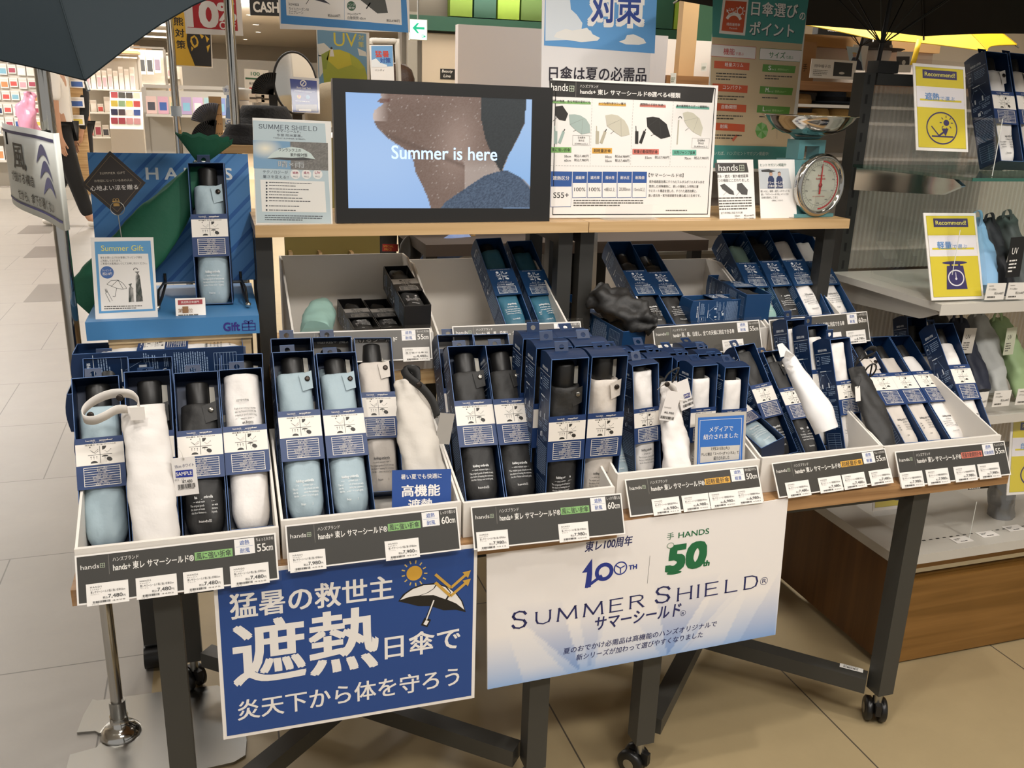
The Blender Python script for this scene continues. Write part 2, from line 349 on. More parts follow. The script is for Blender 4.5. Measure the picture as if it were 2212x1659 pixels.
# ================================================================ the rack with the upper shelf
POST=M('#33322f',.45)
def rack(name,label,x0,x1,zm,posts):
    t=thing(name,label,'rack',Matrix.Translation(((x0+x1)/2,1.9,.6))); T=t.matrix_world.inverted()
    g=MB(); g.box(x0,1.77,1.062,x1,2.04,1.084,WL,T); g.build('upper_shelf',t)
    g=MB(); g.box(x0+.015,1.70,zm-.026,x1-.005,2.07,zm,WL,T); g.build('middle_shelf',t)
    for px in posts:
        for (yy,zb) in ((1.83,.613),(2.02,.613)):
            g=MB(); g.box(px-.016,yy-.016,zb,px+.016,yy+.016,1.062,POST,T); g.build('post',t)
    for px in posts:
        g=MB(); g.box(px-.012,1.846,1.03,px+.012,2.004,1.06,POST,T); g.build('shelf_bearer',t)
    return t
rack('shelf_rack','black posted rack with oak shelves holding the monitor',.071,.747,.80,(.088,.715))
rack('shelf_rack','black posted rack with oak shelves holding the kitchen scale',.7485,1.402,.795,(.765,1.386))
# ================================================================ gift corner
GB='#437fb3'
t=thing('wooden_riser','pale plywood riser under the blue gift platform','riser',Matrix.Translation((-.07,1.86,.605))); T=t.matrix_world.inverted()
g=MB(); g.box(-.193,1.695,.606,.05,1.71,.888,WY,T); g.build('front_panel',t)
g=MB(); g.box(-.193,1.69,.889,.052,2.055,.903,WY,T); g.build('top_board',t)
g=MB(); g.box(.036,1.711,.606,.05,1.93,.888,WY,T); g.build('side_panel',t)
for x in (-.206,.02):
    g=MB(); g.box(x-.018,2.015,.07,x+.018,2.051,.888,POST,T); g.build('leg',t); p=T@Vector((x,2.03,0)); 
    c=MB(); c.tube([(p.x-.02,p.y,p.z+.031),(p.x+.02,p.y,p.z+.031)],.03,M('#141312',.35),20); c.build('caster',t)
t=thing('gift_platform','bright blue gift display platform with purple gift box symbol','platform',Matrix.Translation((-.075,1.8,.903))); T=t.matrix_world.inverted()
g=MB(); g.box(-.226,1.684,.906,.066,1.99,.933,M(GB,.45),T); g.box(-.226,1.681,.8995,.066,1.684,.933,M(GB,.45),T); g.build('platform_body',t)
a=Art(.06,.03); PU='#34297c'
a.text('Gift',0,.004,.028,.0155,PU,.03); x,y=.032,.003
a.frame(x,y,.024,.014,.0014,PU,3); a.rect(x+.0112,y,.0016,.018,PU,3); a.rect(x,y+.0062,.024,.0015,PU,3); a.ring(x+.008,y+.0165,.0045,.0012,PU,3,18,.0025,rot=-25); a.ring(x+.016,y+.0165,.0045,.0012,PU,3,18,.0025,rot=25)
a.build('lettering',t,None,lambda u,v,d:tuple(T@Vector((.003+u,1.681-d,.9025+v))))
# striped back board
t=thing('gift_board','blue backing board with dark diagonal stripes behind the gift box','board',pose(-.078,1.962,.945,9)); W_=.30
g=MB(); g.box(-.152,0,0,.152,.004,.258,M('#4f8ac8',.5)); g.build('board_panel',t)
a=Art(.304,.258)
def clipq(a,x0,w,c):
    """45-degree stripe clipped to the board"""
    H=.258
    P=[]
    for (xa,sgn) in ((x0,1),(x0+w,-1)):
        pass
    poly=[(x0,0),(x0+w,0),(x0+w+H,H),(x0+H,H)]
    def cl(poly,f,val,keep):
        out=[]
        for i in range(len(poly)):
            p,q=poly[i-1],poly[i]; ip,iq=keep(p[f],val),keep(q[f],val)
            if ip!=iq:
                k=(val-p[f])/(q[f]-p[f]); out.append((p[0]+k*(q[0]-p[0]),p[1]+k*(q[1]-p[1])))
            if iq: out.append(q)
        return out
    poly=cl(poly,0,0,lambda p,v:p>=v)
    if len(poly)>2: poly=cl(poly,0,.304,lambda p,v:p<=v)
    if len(poly)>2: a.poly(poly,c,1)
for k in range(9):
    clipq(a,-.27+k*.066,.011,'#2c66ae'); clipq(a,-.246+k*.066,.005,'#3b76b8')
a.text('HANDS',.105,.206,.165,.0235,'#e9eef2',.02,2,sp=1.5)
a.build('board_print',t,None,lambda u,v,d:(u-.152,-d,v))
# wire easel under the board
t=thing('wire_easel','black wire easel with chrome ball feet holding the blue gift board','easel',Matrix.Translation((-.025,1.86,.9345)))
for k_,(xx,sg) in enumerate(((-.085,1),(.075,-1))):
    g=MB(); g.tube([(xx,-.115,.005),(xx+.004*sg,-.02,.006),(xx+.006*sg,.09,.008),(xx+.006*sg,.095,.03)],.0028,BLACKM); g.tube([(xx,-.115,.005),(xx+.002*sg,-.075,.03),(xx+.006*sg,.085,.016)],.0022,BLACKM); w_=g.build('wire_arm',t)
    g=MB(); g.lathe([(0,-.0055),(.0045,-.003),(.0055,0),(.0045,.003),(0,.0055)],CHROME,14,Matrix.Translation((xx,-.118,.006))); g.build('ball_foot',w_)
g=MB(); g.bar((-.085,.082,.012),(.082,.082,.012),.006,.003,STEEL); g.build('ledge_bar',t)
# ================================================================ boxed umbrellas
NAVY='#0d284c'; BAND='#1a3768'; EDGE='#4a6a9c'
FAB=dict(lightblue='#a5b8c0',beige='#d3cac0',white='#ece7e2',black='#2b2a29',mint='#95b8ae',teal='#33687e',grey='#3a3936',charcoal='#2d2c2b')
def sup(a,b,n,k): # superellipse point
    c,s=math.cos(k),math.sin(k)
    return (a*math.copysign(abs(c)**(2/n),c), b*math.copysign(abs(s)**(2/n),s))
def cover_mesh(key,col,a,b,yc,z0,z1,seed=0,taper=.9,text=None,sheen=.6,flip=False,top_open=False):
    rnd=random.Random(seed); ph=[rnd.uniform(0,6.28) for _ in range(8)]
    N=32; Rn=22; rings=[]
    def amp(x,z): return .0013*math.sin(x*150+z*48+ph[0])+.0012*math.sin(z*75+x*90+ph[1])+.0009*math.sin(x*280-z*130+ph[2])
    def sc(t):
        s=1-.10*max(0,(.12-t)/.12)**2*2
        return s*(1-(1-taper)*max(0,(t-.55)/.45))
    for i in range(Rn+1):
        t=i/Rn; z=z0+(z1-z0)*t; s=sc(t); r=[]
        for j in range(N):
            x,y=sup(a*s,b*s,2.7,2*math.pi*j/N); d=amp(x,z)*1.0
            r.append((x*(1+d*18*.02)+d*.3,yc+y+d*(1 if y<0 else -1),z))
        rings.append(r)
    g=MB(); mat=M(FAB[col],sheen,bump=.8,bscale=26)
    g.rings([[(p[0]*.86,yc+(p[1]-yc)*.8,z0-.004) for p in rings[0]]]+rings+([[(p[0]*.9,yc+(p[1]-yc)*.88,z1+.002) for p in rings[-1]],[(p[0]*.75,yc+(p[1]-yc)*.72,z1-.002) for p in rings[-1]]]),mat)
    if text:
        A=Art(); tc='#23262b' if col in('beige','white') else '#f0efec'
        w=a*1.5
        if text=='wind':
            A.text('folding umbrella',0,.0335,w*.62,.006,tc,.02,al='c'); A.text('— wind resistant type —',0,.027,w*.72,.0045,tc,al='c')
        else:
            A.text('folding umbrella',0,.0335,w*.62,.006,tc,.02,al='c'); A.text('all weather type' if text=='all' else '— ultralight type —',0,.027,w*.6,.0045,tc,al='c')
        for k,s_ in enumerate(('The original goods of hands are with','the desire of meeting the customers','that the « Various » are to each goods.')): A.text(s_,0,.0205-k*.0058,w*(.92-.03*k),.0046,tc,al='c')
        hands_logo(A,-w*.2,-.005,w*.42,tc)
        off=z0+(z1-z0)*.06+.006
        def fn(u,v,d):
            if flip: u,v=-u,-v
            z=(z1-.05+v if flip else off+v); x=u
            t=(z-z0)/(z1-z0); s=sc(t); q=min(.98,abs(x)/(a*s)); y=yc-b*s*(1-q**2.7)**(1/2.7)
            return (x,y-.0018-d+amp(x,z)*-.6,z)
        A.into(g,fn)
    return g.mesh('cover')
MC={}
def band_art(kind,w,bh):
    a=Art(w,bh); D='#33302c'; Wt='#efe9e1'
    if kind in('W','L','A'):
        # top strip, white panel, table
        hands_logo(a,w*.22,bh*.925,w*.19,Wt); a.text('weather',w*.5,bh*.925,w*.28,bh*.028,Wt,.03); a.text('サマーシールド',w*.36,bh*.898,w*.28,bh*.018,Wt)
        a.rect(0,bh*.46,w,bh*.42,'#efe8de',1)
        a.text('晴雨兼用',w*.2,bh*.842,w*.2,bh*.026,D); a.text({'W':'風に強い折りたたみ傘','L':'超軽量折りたたみ傘','A':'軽量自動開閉折りたたみ傘'}[kind],w*.44,bh*.842,w*.4,bh*.026,D)
        cx,cy=w*.5,bh*.655; a.rect(cx-w*.25,cy-.0003,w*.5,.0007,D,2); a.rect(cx-.0003,bh*.49,.0007,bh*.335,D,2)
        k=w*.01
        for (x,y) in ((-.2,.12),(-.17,.155)): a.circ(cx+w*x,cy+w*y*1.5,k*1.4,D,2,12); a.poly([(cx+w*x-k,cy+w*y*1.5),(cx+w*x+k,cy+w*y*1.5),(cx+w*x+k*.3,cy+w*y*1.5+k*3)],D,2)
        a.line(cx-w*.2,cy+w*.12,cx-w*.13,cy+w*.045,k*.7,D); a.arrow(cx-w*.13,cy+w*.045,cx-w*.03,cy+w*.13,k*.7,D); a.line(cx-w*.17,cy+w*.10,cx-w*.1,cy+w*.03,k*.7,D); a.arrow(cx-w*.1,cy+w*.03,cx-w*.03,cy+w*.09,k*.7,D)
        a.circ(cx+w*.05,cy+bh*.165,w*.085,D,2,16,a0=-90,a1=0); a.circ(cx+w*.05,cy+bh*.165,.0001,D,2)
        a.line(cx+w*.1,cy+w*.09,cx+w*.15,cy+w*.04,k*.7,D); a.arrow(cx+w*.15,cy+w*.04,cx+w*.24,cy+w*.12,k*.7,D)
        for x in (-.19,-.13,-.07): a.arrow(cx+w*x,cy-bh*.085,cx+w*x,cy-bh*.022,k*.7,D,2,3.5)
        a.circ(cx-w*.13,cy-bh*.16,w*.075,D,2,16,bh*.045,0,180)
        if kind=='W':
            a.circ(cx+w*.1,cy-bh*.045,w*.07,D,2,14,bh*.028,0,180); a.rect(cx+w*.095,cy-bh*.085,w*.008,bh*.04,D,2); a.circ(cx+w*.19,cy-bh*.1,w*.062,D,2,16,bh*.04,rot=-28); a.line(cx+w*.13,cy-bh*.13,cx+w*.11,cy-bh*.16,k*.6,D); a.line(cx+w*.2,cy-bh*.15,cx+w*.17,cy-bh*.175,k*.6,D)
        elif kind=='L': a.ring(cx+w*.13,cy-bh*.1,w*.062,k*1.3,D,2,20); a.poly([(cx+w*.07,cy-bh*.17),(cx+w*.19,cy-bh*.17),(cx+w*.13,cy-bh*.13)],D,2); a.line(cx+w*.09,cy-bh*.025,cx+w*.17,cy-bh*.025,k*1.3,D)
        else: a.circ(cx+w*.13,cy-bh*.1,w*.075,D,2,16,bh*.045,0,180)
        x0,y0,tw,th=w*.14,bh*.05,w*.76,bh*.37
        a.frame(x0,y0,tw,th,.0009,Wt,2); nr=8
        for i in range(1,nr): a.rect(x0,y0+th*i/nr-.0003,tw,.0006,Wt,2)
        for i,s_ in enumerate(('サイズ：60cm','重量：約370g','タイプ：晴雨','遮熱率：55％以上','紫外線遮蔽率・遮光率：100％','耐水圧：20,000mm以上','はっ水度：4級以上','耐風値：15m/s以上')):
            ww=min(tw*.6,len(s_)*th/nr*.5); a.text(s_,x0+tw*.5,y0+th*(nr-1-i+.24)/nr,ww,th/nr*.52,Wt,al='c')
    else:
        Wt='#dfe3e6' if kind=='C' else '#a9a49c'
        if kind=='K': a.rect(0,bh*.56,w,bh*.42,'#8d877f',1)
        q='#dfe3e6' if kind=='C' else '#2a2826'
        a.text('all weather folding umbrella',w*.12,bh*.94,w*.76,bh*.03,q)
        cx,cy=w*.5,bh*.72; a.rect(cx-w*.24,cy-.0004,w*.48,.0009,q,2); a.rect(cx-.0004,cy-bh*.17,.0009,bh*.34,q,2)
        a.circ(cx-w*.15,cy+bh*.13,w*.055,q,2,16); a.line(cx-w*.22,cy+bh*.06,cx-w*.14,cy+bh*.02,.0012,q); a.arrow(cx-w*.14,cy+bh*.02,cx-w*.04,cy+bh*.08,.0012,q)
        a.line(cx+w*.04,cy+bh*.13,cx+w*.12,cy+bh*.06,.0012,q); a.arrow(cx+w*.12,cy+bh*.06,cx+w*.24,cy+bh*.12,.0014,q); a.circ(cx+w*.06,cy+bh*.15,w*.02,q,2,10)
        for x in (-.18,-.13,-.08): a.line(cx+w*x,cy-bh*.08,cx+w*x,cy-bh*.02,.0009,q)
        a.circ(cx-w*.12,cy-bh*.13,w*.08,q,2,16,bh*.04,0,180); a.rect(cx+w*.02,cy-bh*.05,w*.14,bh*.022,q,2); a.circ(cx+w*.15,cy-bh*.11,w*.075,q,2,16,bh*.035,rot=-20)
        a.text('雨、風、日差し。',w*.34,bh*.485,w*.32,bh*.03,Wt); a.text('全ての天候に対応できる傘',w*.22,bh*.44,w*.56,bh*.03,Wt)
        hands_logo(a,w*.2,bh*.365,w*.28,Wt); a.text('weather',w*.52,bh*.365,w*.32,bh*.05,Wt,.03)
        x0,y0,tw,th=w*.16,bh*.06,w*.7,bh*.27; a.frame(x0,y0,tw,th,.0009,Wt,2)
        for i in range(1,5): a.rect(x0,y0+th*i/5-.0003,tw,.0006,Wt,2)
        for i,s_ in enumerate(('サイズ：55cm','重量：約255g','遮熱率：100％','耐水圧：20,000mm','耐風値：15m/s')): a.text(s_,x0+tw*.5,y0+th*(4-i+.25)/5,min(tw*.6,len(s_)*.0025),th/5*.55,Wt,al='c')
    return a
def side_art(d,L,c='#8fa6c4'):
    a=Art(d,L); W_='#d9e0e8'
    a.text('遮熱性の評価',d*.25,L*.915,d*.5,L*.022,W_,.02); a.rect(d*.05,L*.895,d*.9,.0008,W_,2)
    a.frame(d*.08,L*.80,d*.2,L*.075,.0007,c,2); a.circ(d*.18,L*.835,d*.06,W_,2,14,L*.01,0,180); a.rows(d*.38,L*.80,d*.5,L*.075,5,c,2,4)
    a.text('試験方法',d*.06,L*.765,d*.22,L*.015,c); a.rect(d*.22,L*.735,d*.34,L*.008,W_,2); a.rect(d*.56,L*.736,d*.3,.0006,c,2)
    for s_ in (-1,1): a.line(d*(.4+s_*.12),L*.72,d*(.4+s_*.34),L*.62,.0006,c)
    a.rows(d*.3,L*.695,d*.2,L*.02,1,c,2,8)
    a.rect(d*.22,L*.585,d*.06,L*.04,W_,2); a.rect(d*.58,L*.59,d*.06,L*.045,W_,2); a.rect(d*.12,L*.58,d*.02,L*.03,W_,2); a.frame(d*.42,L*.57,d*.3,L*.025,.0007,c,2); a.rows(d*.7,L*.57,d*.24,L*.04,3,c,2,6)
    a.rows(d*.1,L*.52,d*.35,L*.04,3,c,2,9); a.rows(d*.52,L*.52,d*.38,L*.04,3,c,2,10)
    a.rect(d*.3,L*.465,d*.12,L*.03,W_,2); a.ring(d*.44,L*.475,d*.08,.0012,W_,2,14,L*.03,0,180); a.rows(d*.56,L*.46,d*.34,L*.03,3,c,2,12); a.rect(d*.06,L*.445,d*.6,.0006,c,2)
    a.rows(d*.08,L*.22,d*.84,L*.21,15,c,2,5)
    x0,y0,tw,th=d*.12,L*.045,d*.74,L*.14; a.frame(x0,y0,tw,th,.0007,c,2); a.rect(x0+tw*.55,y0,.0006,th,c,2)
    for i in range(1,7): a.rect(x0,y0+th*i/7,tw,.0006,c,2)
    return a
def box_meshes(kind,col,w,L,d,ct,text,style,flip=False):
    k=(kind,col,w,L,d,ct,text,style,flip)
    if k in MC: return MC[k]
    nav={'C':'#123a63','K':'#1b1a1b'}.get(kind,NAVY); cm=M(nav,.42); em=M(EDGE if kind!='K' else '#4a4846',.5); r={}
    th=.0008; h=w/2; lo,hi=(.335,.635)
    g=MB(); inner=M({'C':'#0c2644','K':'#121112'}.get(kind,'#10294a'),.55)
    g.box(-h,0,0,-h+th,d,L,cm); g.box(h-th,0,0,h,d,L,cm); g.box(-h+th,d-th,0,h-th,d,L,cm); g.box(-h+th,0,0,h-th,d-th,th,cm)
    # slightly domed lid
    n=6; vs=[(x,y,L+.004*math.sin(math.pi*min(1,y/d*1.05)) if 0 else L+.005*math.sin(math.pi*y/d)) for y in [d*i/n for i in range(n+1)] for x in (-h,h)]
    g.add(vs+[(x,y,z-th) for x,y,z in vs],[(2*i,2*i+1,2*i+3,2*i+2) for i in range(n)]+[(2*n+2+2*i,2*n+4+2*i,2*n+5+2*i,2*n+3+2*i) for i in range(n)],cm)
    for s_ in (-1,1): g.add([(s_*h,d*i/n,L) for i in range(n+1)]+[(s_*h,d*i/n,L+.005*math.sin(math.pi*i/n)) for i in range(n+1)],[(i,i+1,n+2+i,n+1+i) for i in range(n)],cm)
    for (x0,x1,z0,z1) in ((-h-.0001,-h+.0011,0,L),(h-.0011,h+.0001,0,L),(-h,h,L-.0008,L+.0003),(-h,h,0,.001)): g.box(x0,-.0005,z0,x1,.0003,z1,em)
    side_art(d,L*.99).into(g,lambda u,v,dd:(-h-dd,d-u,v))
    r['carton']=g.mesh('carton')
    g=MB(); bz0,bz1=lo*L,hi*L; g.box(-h-.0006,-.0016,bz0,h+.0006,-.0006,bz1,M(BAND if kind in('W','L','A') else nav,.45))
    g.box(-h-.0006,-.0006,bz0,-h-.0001,d*.55,bz1,M(BAND if kind in('W','L','A') else nav,.45)) if style=='wrap' else None
    band_art(kind,w,bz1-bz0).into(g,lambda u,v,dd:(u-h,-.0016-dd,bz0+v)); r['label_band']=g.mesh('label_band')
    # tab with a round hole
    g=MB(); tw=w*.36; N=20; outer=[]; inn=[]
    for i in range(N):
        a=2*math.pi*i/N; c,s_=math.cos(a),math.sin(a); q=max(abs(c)/(tw/2),abs(s_)/.0095); outer.append((c/q,s_/q+.0095)); inn.append((c*.0048,s_*.0048+.009))
    vs=[(x,y_,z) for y_ in (-.0004,.0004) for x,z in outer+inn]; fs=[]
    for i in range(N):
        j=(i+1)%N; fs+=[(i,j,N+j,N+i),(2*N+i,3*N+i,3*N+j,2*N+j),(i,2*N+i,2*N+j,j),(N+i,N+j,3*N+j,3*N+i)]
    g.add(vs,fs,M(nav,.45)); g.box(-tw/2,-.0006,.0185,tw/2,.0006,.0192,em); r['hang_tab']=g.mesh('hang_tab')
    a=h-.0045; b=d/2-.0045
    r['umbrella']=cover_mesh(k,col,a,b,d/2,.006,ct*L,len(MC)+3,.93,text,flip=flip)
    hz=M('#1c1b1a',.42); g=MB(); hr=min(.0195,a*.62)
    z0=ct*L-.012; z1=min(L-.005,z0+.054)
    g.lathe([(hr*.9,z0),(hr,z0+.004),(hr,z1-.003),(hr*.93,z1-.0005),(0,z1)],hz,20,Matrix.Translation((0,d*.55,0))); r['handle']=g.mesh('handle')
    g=MB(); fz=ct*L; c=M(FAB[col],.6,bump=.3,bscale=40)
    g.add([(a*.2,.004,fz-.004),(a*.93,.006,fz+.004),(a*.95,.008,fz-.028),(a*.35,.004,fz-.034)],[(0,1,2,3)],c)
    g.lathe([(.0048,0),(.0046,.0014),(.003,.002),(0,.0021)],M('#3a332e',.3,.8) if col!='black' else M('#8b8780',.25,.9),16,Matrix.Translation((a*.66,.0052,fz-.011))@Matrix.Rotation(R(90),4,'X')); r['snap_flap']=g.mesh('snap_flap')
    g=MB(); g.add([(a*.62,d*.45,fz+.002),(a*.9,d*.5,fz+.001),(a*.88,d*.5,fz+.034),(a*.62,d*.45,fz+.034)],[(0,1,2,3)],M('#b6b2a8',.6)); r['care_tag']=g.mesh('care_tag')
    MC[k]=r; return r
def boxed(label,p,kind='W',col='black',d=.058,ct=.86,text='wind',style='',wL=None,group=None,tab=8,flip=False,parts=('handle','snap_flap','care_tag'),lift=0,T=None):
    x,y,z,lean,yaw,roll,w,L=p
    if wL: w,L=wL
    r=box_meshes(kind,col,round(w,4),round(L,3),d,ct,text,style,flip)
    t=thing('boxed_umbrella',label,'boxed umbrella',T or pose(x,y,z+lift,lean,yaw,roll),group)
    obj('carton',r['carton'],t); obj('label_band',r['label_band'],t)
    if tab is not None: obj('hang_tab',r['hang_tab'],t,Matrix.Translation((-w*.08,d*.5,L+.0035))@Matrix.Rotation(R(-tab),4,'X'))
    u=obj('umbrella',r['umbrella'],t)
    for q in parts: obj(q,r[q],u)
    return t
# ================================================================ white trays with their signs
TRAY=M('#e6e0d7',.6); TRAYG=M('#cdc8c0',.65)
def tray(label,x0,x1,yf,yb,z,lip,zb,group='white display trays'):
    t=thing('display_tray',label,'tray',Matrix.Translation(((x0+x1)/2,(yf+yb)/2,z)),None); T=t.matrix_world.inverted()
    th=.004
    g=MB(); g.box(x0,yf,z,x1,yb,z+.002,TRAY,T); g.build('tray_floor',t)
    g=MB(); g.box(x0,yf,z+.0021,x1,yf+th,lip,TRAY,T); g.box(x0,yf,lip,x1,yf+.007,lip+.002,TRAY,T); g.build('front_lip',t)
    g=MB(); g.box(x0+th,yb-th,z+.0021,x1-th,yb,zb,TRAY,T); g.build('back_panel',t)
    for xx in (x0,x1-th):
        g=MB(); g.prism([(yf+th+.0005,z+.0021),(yb,z+.0021),(yb,zb),(yb-.06,zb),(yf+th+.0005,lip)],xx,xx+th,TRAY,'YZ'); g.v=[tuple(T@Vector(p)) for p in g.v]; g.build('side_panel',t)
    return t
INK='#38352f'
def price_tag(parent,name_,col,price,code,M_,w=.058,h=.036,small=None):
    g=MB(); g.box(0,-.0006,0,w,0,h,PAPER); o=g.build('price_tag',parent,M_)
    a=Art(w,h); k='#2c2b29'
    a.text('HANDS',w*.1,h*.80,w*.27,h*.075,k,0,2,sp=1.3); a.text('hands+',w*.1,h*.71,w*.25,h*.05,'#55524e',0,2,sp=1.4)
    a.text(name_,w*.1,h*.55,w*.82,h*.12,k,0,2); a.text(col,w*.1,h*.475,w*.2,h*.055,'#6a6762',0,2)
    a.text('税込',w*.38,h*.26,w*.12,h*.11,k,0,2); a.text(price,w*.51,h*.25,w*.34,h*.19,k,.01,2); a.text('円',w*.86,h*.26,w*.06,h*.1,k,0,2)
    a.bar(w*.14,h*.1,w*.4,h*.1,k,2); a.text(code,w*.6,h*.11,w*.31,h*.06,'#77736d',0,2); a.text('510 13',w*.12,h*.03,w*.15,h*.045,'#77736d',0,2)
    a.build('lettering',o,None,lambda u,v,d:(u,-.0006-d,v)); return o
def card(label,q,Yt,Yb,title,tagtxt,tagcol,feat,size,sizetop,prices,pname,holder=True,dark=INK):
    TL,TR,BR,BL=[at(*c,Y=y) for c,y in zip(q,(Yt,Yt,Yb,Yb))]
    W=((TR-TL).length+(BR-BL).length)/2; H=((TL-BL).length+(TR-BR).length)/2
    B=(BL+BR)/2; up=(TL+TR)/2-B; rt=(BR-BL)+(TR-TL)
    yaw=math.degrees(math.atan2(0,1)); lean=math.degrees(math.atan2(up.y,up.z)); roll=-math.degrees(math.atan2(rt.z,rt.x))
    t=thing('price_sign',label,'shelf sign',pose(B.x,B.y,B.z,lean,0,roll))
    g=MB(); g.box(-W/2,0,0,W/2,.0015,H,PAPER); g.build('card',t)
    a=Art(W,H); b=W*.009
    a.rect(b,b,W-2*b,H-2*b,dark,1); Wt='#efeae2'
    hands_logo(a,W*.025,H*.70,W*.115,Wt,3,'#b9c4a8'); a.rect(W*.158,H*.55,.0005,H*.4,'#8b867d',2)
    a.text('ハンズブランド',W*.178,H*.80,W*.125,H*.085,Wt); 
    a.text(title,W*.178,H*.60,W*(.395 if tagtxt else .57),H*.155,Wt,.018)
    if tagtxt: a.rect(W*.578,H*.61,W*.192,H*.17,tagcol,2); a.text(tagtxt,W*.586,H*.625,W*.176,H*.14,'#2c2a26',.01,3)
    a.rect(W*.782,H*.62,W*.104,H*.33,'#efebe6',2); a.text(feat[0],W*.834,H*.815,W*(.05 if len(feat[0])<3 else .085),H*.105,'#3b5ea5',.01,3,'c'); a.rect(W*.79,H*.785,W*.088,.0004,'#7b90bd',3); a.text(feat[1],W*.834,H*.65,W*(.05 if len(feat[1])<3 else .085),H*.105,'#3b5ea5',.01,3,'c')
    a.text(sizetop,W*.94,H*.86,W*.09,H*.075,Wt,0,3,'c'); a.text(size,W*.898,H*.64,W*.045,H*.16,Wt,.012); a.text('cm',W*.945,H*.64,W*.035,H*.095,Wt,.012)
    a.build('card_print',t,None,lambda u,v,d:(u-W/2,-d,v),rough=.35)
    for u,pr,col,code in prices:
        price_tag(t,pname,col,pr,code,Matrix.Translation((-W/2+u*W,-.0012,-.003)),W*.2,H*.44)
    if holder:
        g=MB(); g.box(-W/2-.004,-.0042,-.002,W/2+.004,-.0036,H+.006,clear(),None); g.build('clear_cover',t)
    return t
# ---- front row
Zl=.6055; Zr=.6125
tray('white tray of the leftmost front umbrellas, 55cm sign on its lip',-.232,.0655,1.352,1.60,Zl,.661,.74)
tray('white tray under two light blue boxed umbrellas, 60cm sign on its lip',.0695,.366,1.352,1.60,Zl,.671,.74)
tray('white tray of black and beige boxed umbrellas, 60cm sign on its lip',.370,.650,1.352,1.64,Zl,.668,.74)
tray('white tray of short ultralight boxes, 50cm sign on its lip',.665,.962,1.376,1.66,Zr,.681,.75)
tray('white tray holding the long white paper roll, 55cm sign on its lip',.967,1.246,1.376,1.64,Zr,.683,.75)
tray('white tray of the rightmost front umbrellas, salmon tagged sign on its lip',1.250,1.547,1.376,1.64,Zr,.680,.75)
TS='hands+ 東レ サマーシールド®'
GR='#86b56d'; OR='#e0a93f'; RD='#d9735c'
card('sign with four 7,480 yen tags, green tag reading wind resistant, 55cm',[(163,1200),(597,1151),(603,1251),(167,1309)],1.348,1.317,TS,'風に強い折傘',GR,('遮熱','耐風'),'55','ちょっと大きめ',[(.046,'7,480','ミントグリーン','4499'),(.282,'7,480','ベージュ','4482'),(.514,'7,480','ブラック','4475'),(.75,'7,480','ホワイト','4468')],'東レサマーシールド風に強い折傘55cm')
card('sign with two spaced 7,980 yen tags below the light blue 60cm umbrellas',[(617,1134),(989,1095),(996,1187),(623,1235)],1.348,1.317,TS,'風に強い折傘',GR,('遮熱','耐風'),'60','しっかり覆える',[(.01,'7,980','ミントグリーン','4536'),(.55,'7,980','ベージュ','4529')],'東レサマーシールド風に強い折傘60cm')
card('60cm sign with 7,980 yen tags below the black boxed umbrellas',[(1017,1095),(1340,1065),(1351,1153),(1023.5,1188.6)],1.348,1.317,TS,'風に強い折傘',GR,('遮熱','耐風'),'60','しっかり覆える',[(.02,'7,980','ブラック','4512'),(.55,'7,980','ホワイト','4505')],'東レサマーシールド風に強い折傘60cm')
card('50cm sign with four 6,980 yen tags and an orange ultralight label',[(1347,1035),(1633,1006),(1650.6,1081),(1361,1118)],1.372,1.338,TS,'超軽量折傘',OR,('遮熱','軽量'),'50','持ち運びやすい',[(.165,'6,980','ミントグリーン','4413'),(.385,'6,980','ベージュ','4406'),(.59,'6,980','ブラック','4390'),(.79,'6,980','ホワイト','4383')],'東レサマーシールド超軽量折傘50cm')
card('55cm sign with four 7,480 yen tags and an orange ultralight label',[(1657,1001),(1904,971),(1930.5,1039),(1681,1077)],1.372,1.338,TS,'超軽量折傘',OR,('遮熱','軽量'),'55','ちょっと大きめ',[(.07,'7,480','ミントグリーン','4451'),(.35,'7,480','ベージュ','4444'),(.56,'7,480','ブラック','4437'),(.80,'7,480','ホワイト','4420')],'東レサマーシールド超軽量折傘55cm')
card('55cm sign with salmon automatic open and close label and 7,980 yen tags',[(1934,975),(2170,952),(2184,1025),(1947,1053)],1.372,1.338,TS,'軽量自動開閉折傘',RD,('遮熱','自動開閉'),'55','ちょっと大きめ',[(.0,'7,980','ミントグリーン','4574'),(.23,'7,980','ベージュ','4567'),(.48,'7,980','ブラック','4550'),(.70,'7,980','ホワイト','4543')],'東レサマーシールド軽量自動開閉折傘55')
# ---- upper row
tray('grey shaded tray with four black boxes and a mint umbrella under the shelf',.128,.402,1.716,2.02,.8005,.874,.985)
tray('grey shaded tray holding two teal boxed umbrellas under the shelf',.412,.70,1.716,2.02,.8005,.868,.97)
tray('grey shaded tray with two navy boxes and empty back panel under the shelf',.905,1.18,1.716,2.02,.7955,.846,.955)
tray('grey shaded tray of four all weather boxes at the right shelf end',1.184,1.40,1.716,2.02,.7955,.85,.955)
T2='hands+ 雨、風、日差し。全ての天候に対応できる傘'
card('grey sign with one 4,480 yen tag at its right end, under the black boxes',[(640,719),(940,708),(934,776),(634,788)],1.708,1.683,'hands+ 風が抜けるシールド',None,GR,('遮熱','耐風'),'55','ちょっと大きめ',[(.78,'4,480','ブラック','4314')],'風が抜ける傘 55',dark='#55514c')
card('dark sign half hidden behind navy boxes, below the two teal umbrellas',[(982,705),(1255,694),(1262,752),(980,765)],1.708,1.683,T2,None,GR,('遮熱','耐風'),'60','しっかり覆える',[],'',dark='#55514c')
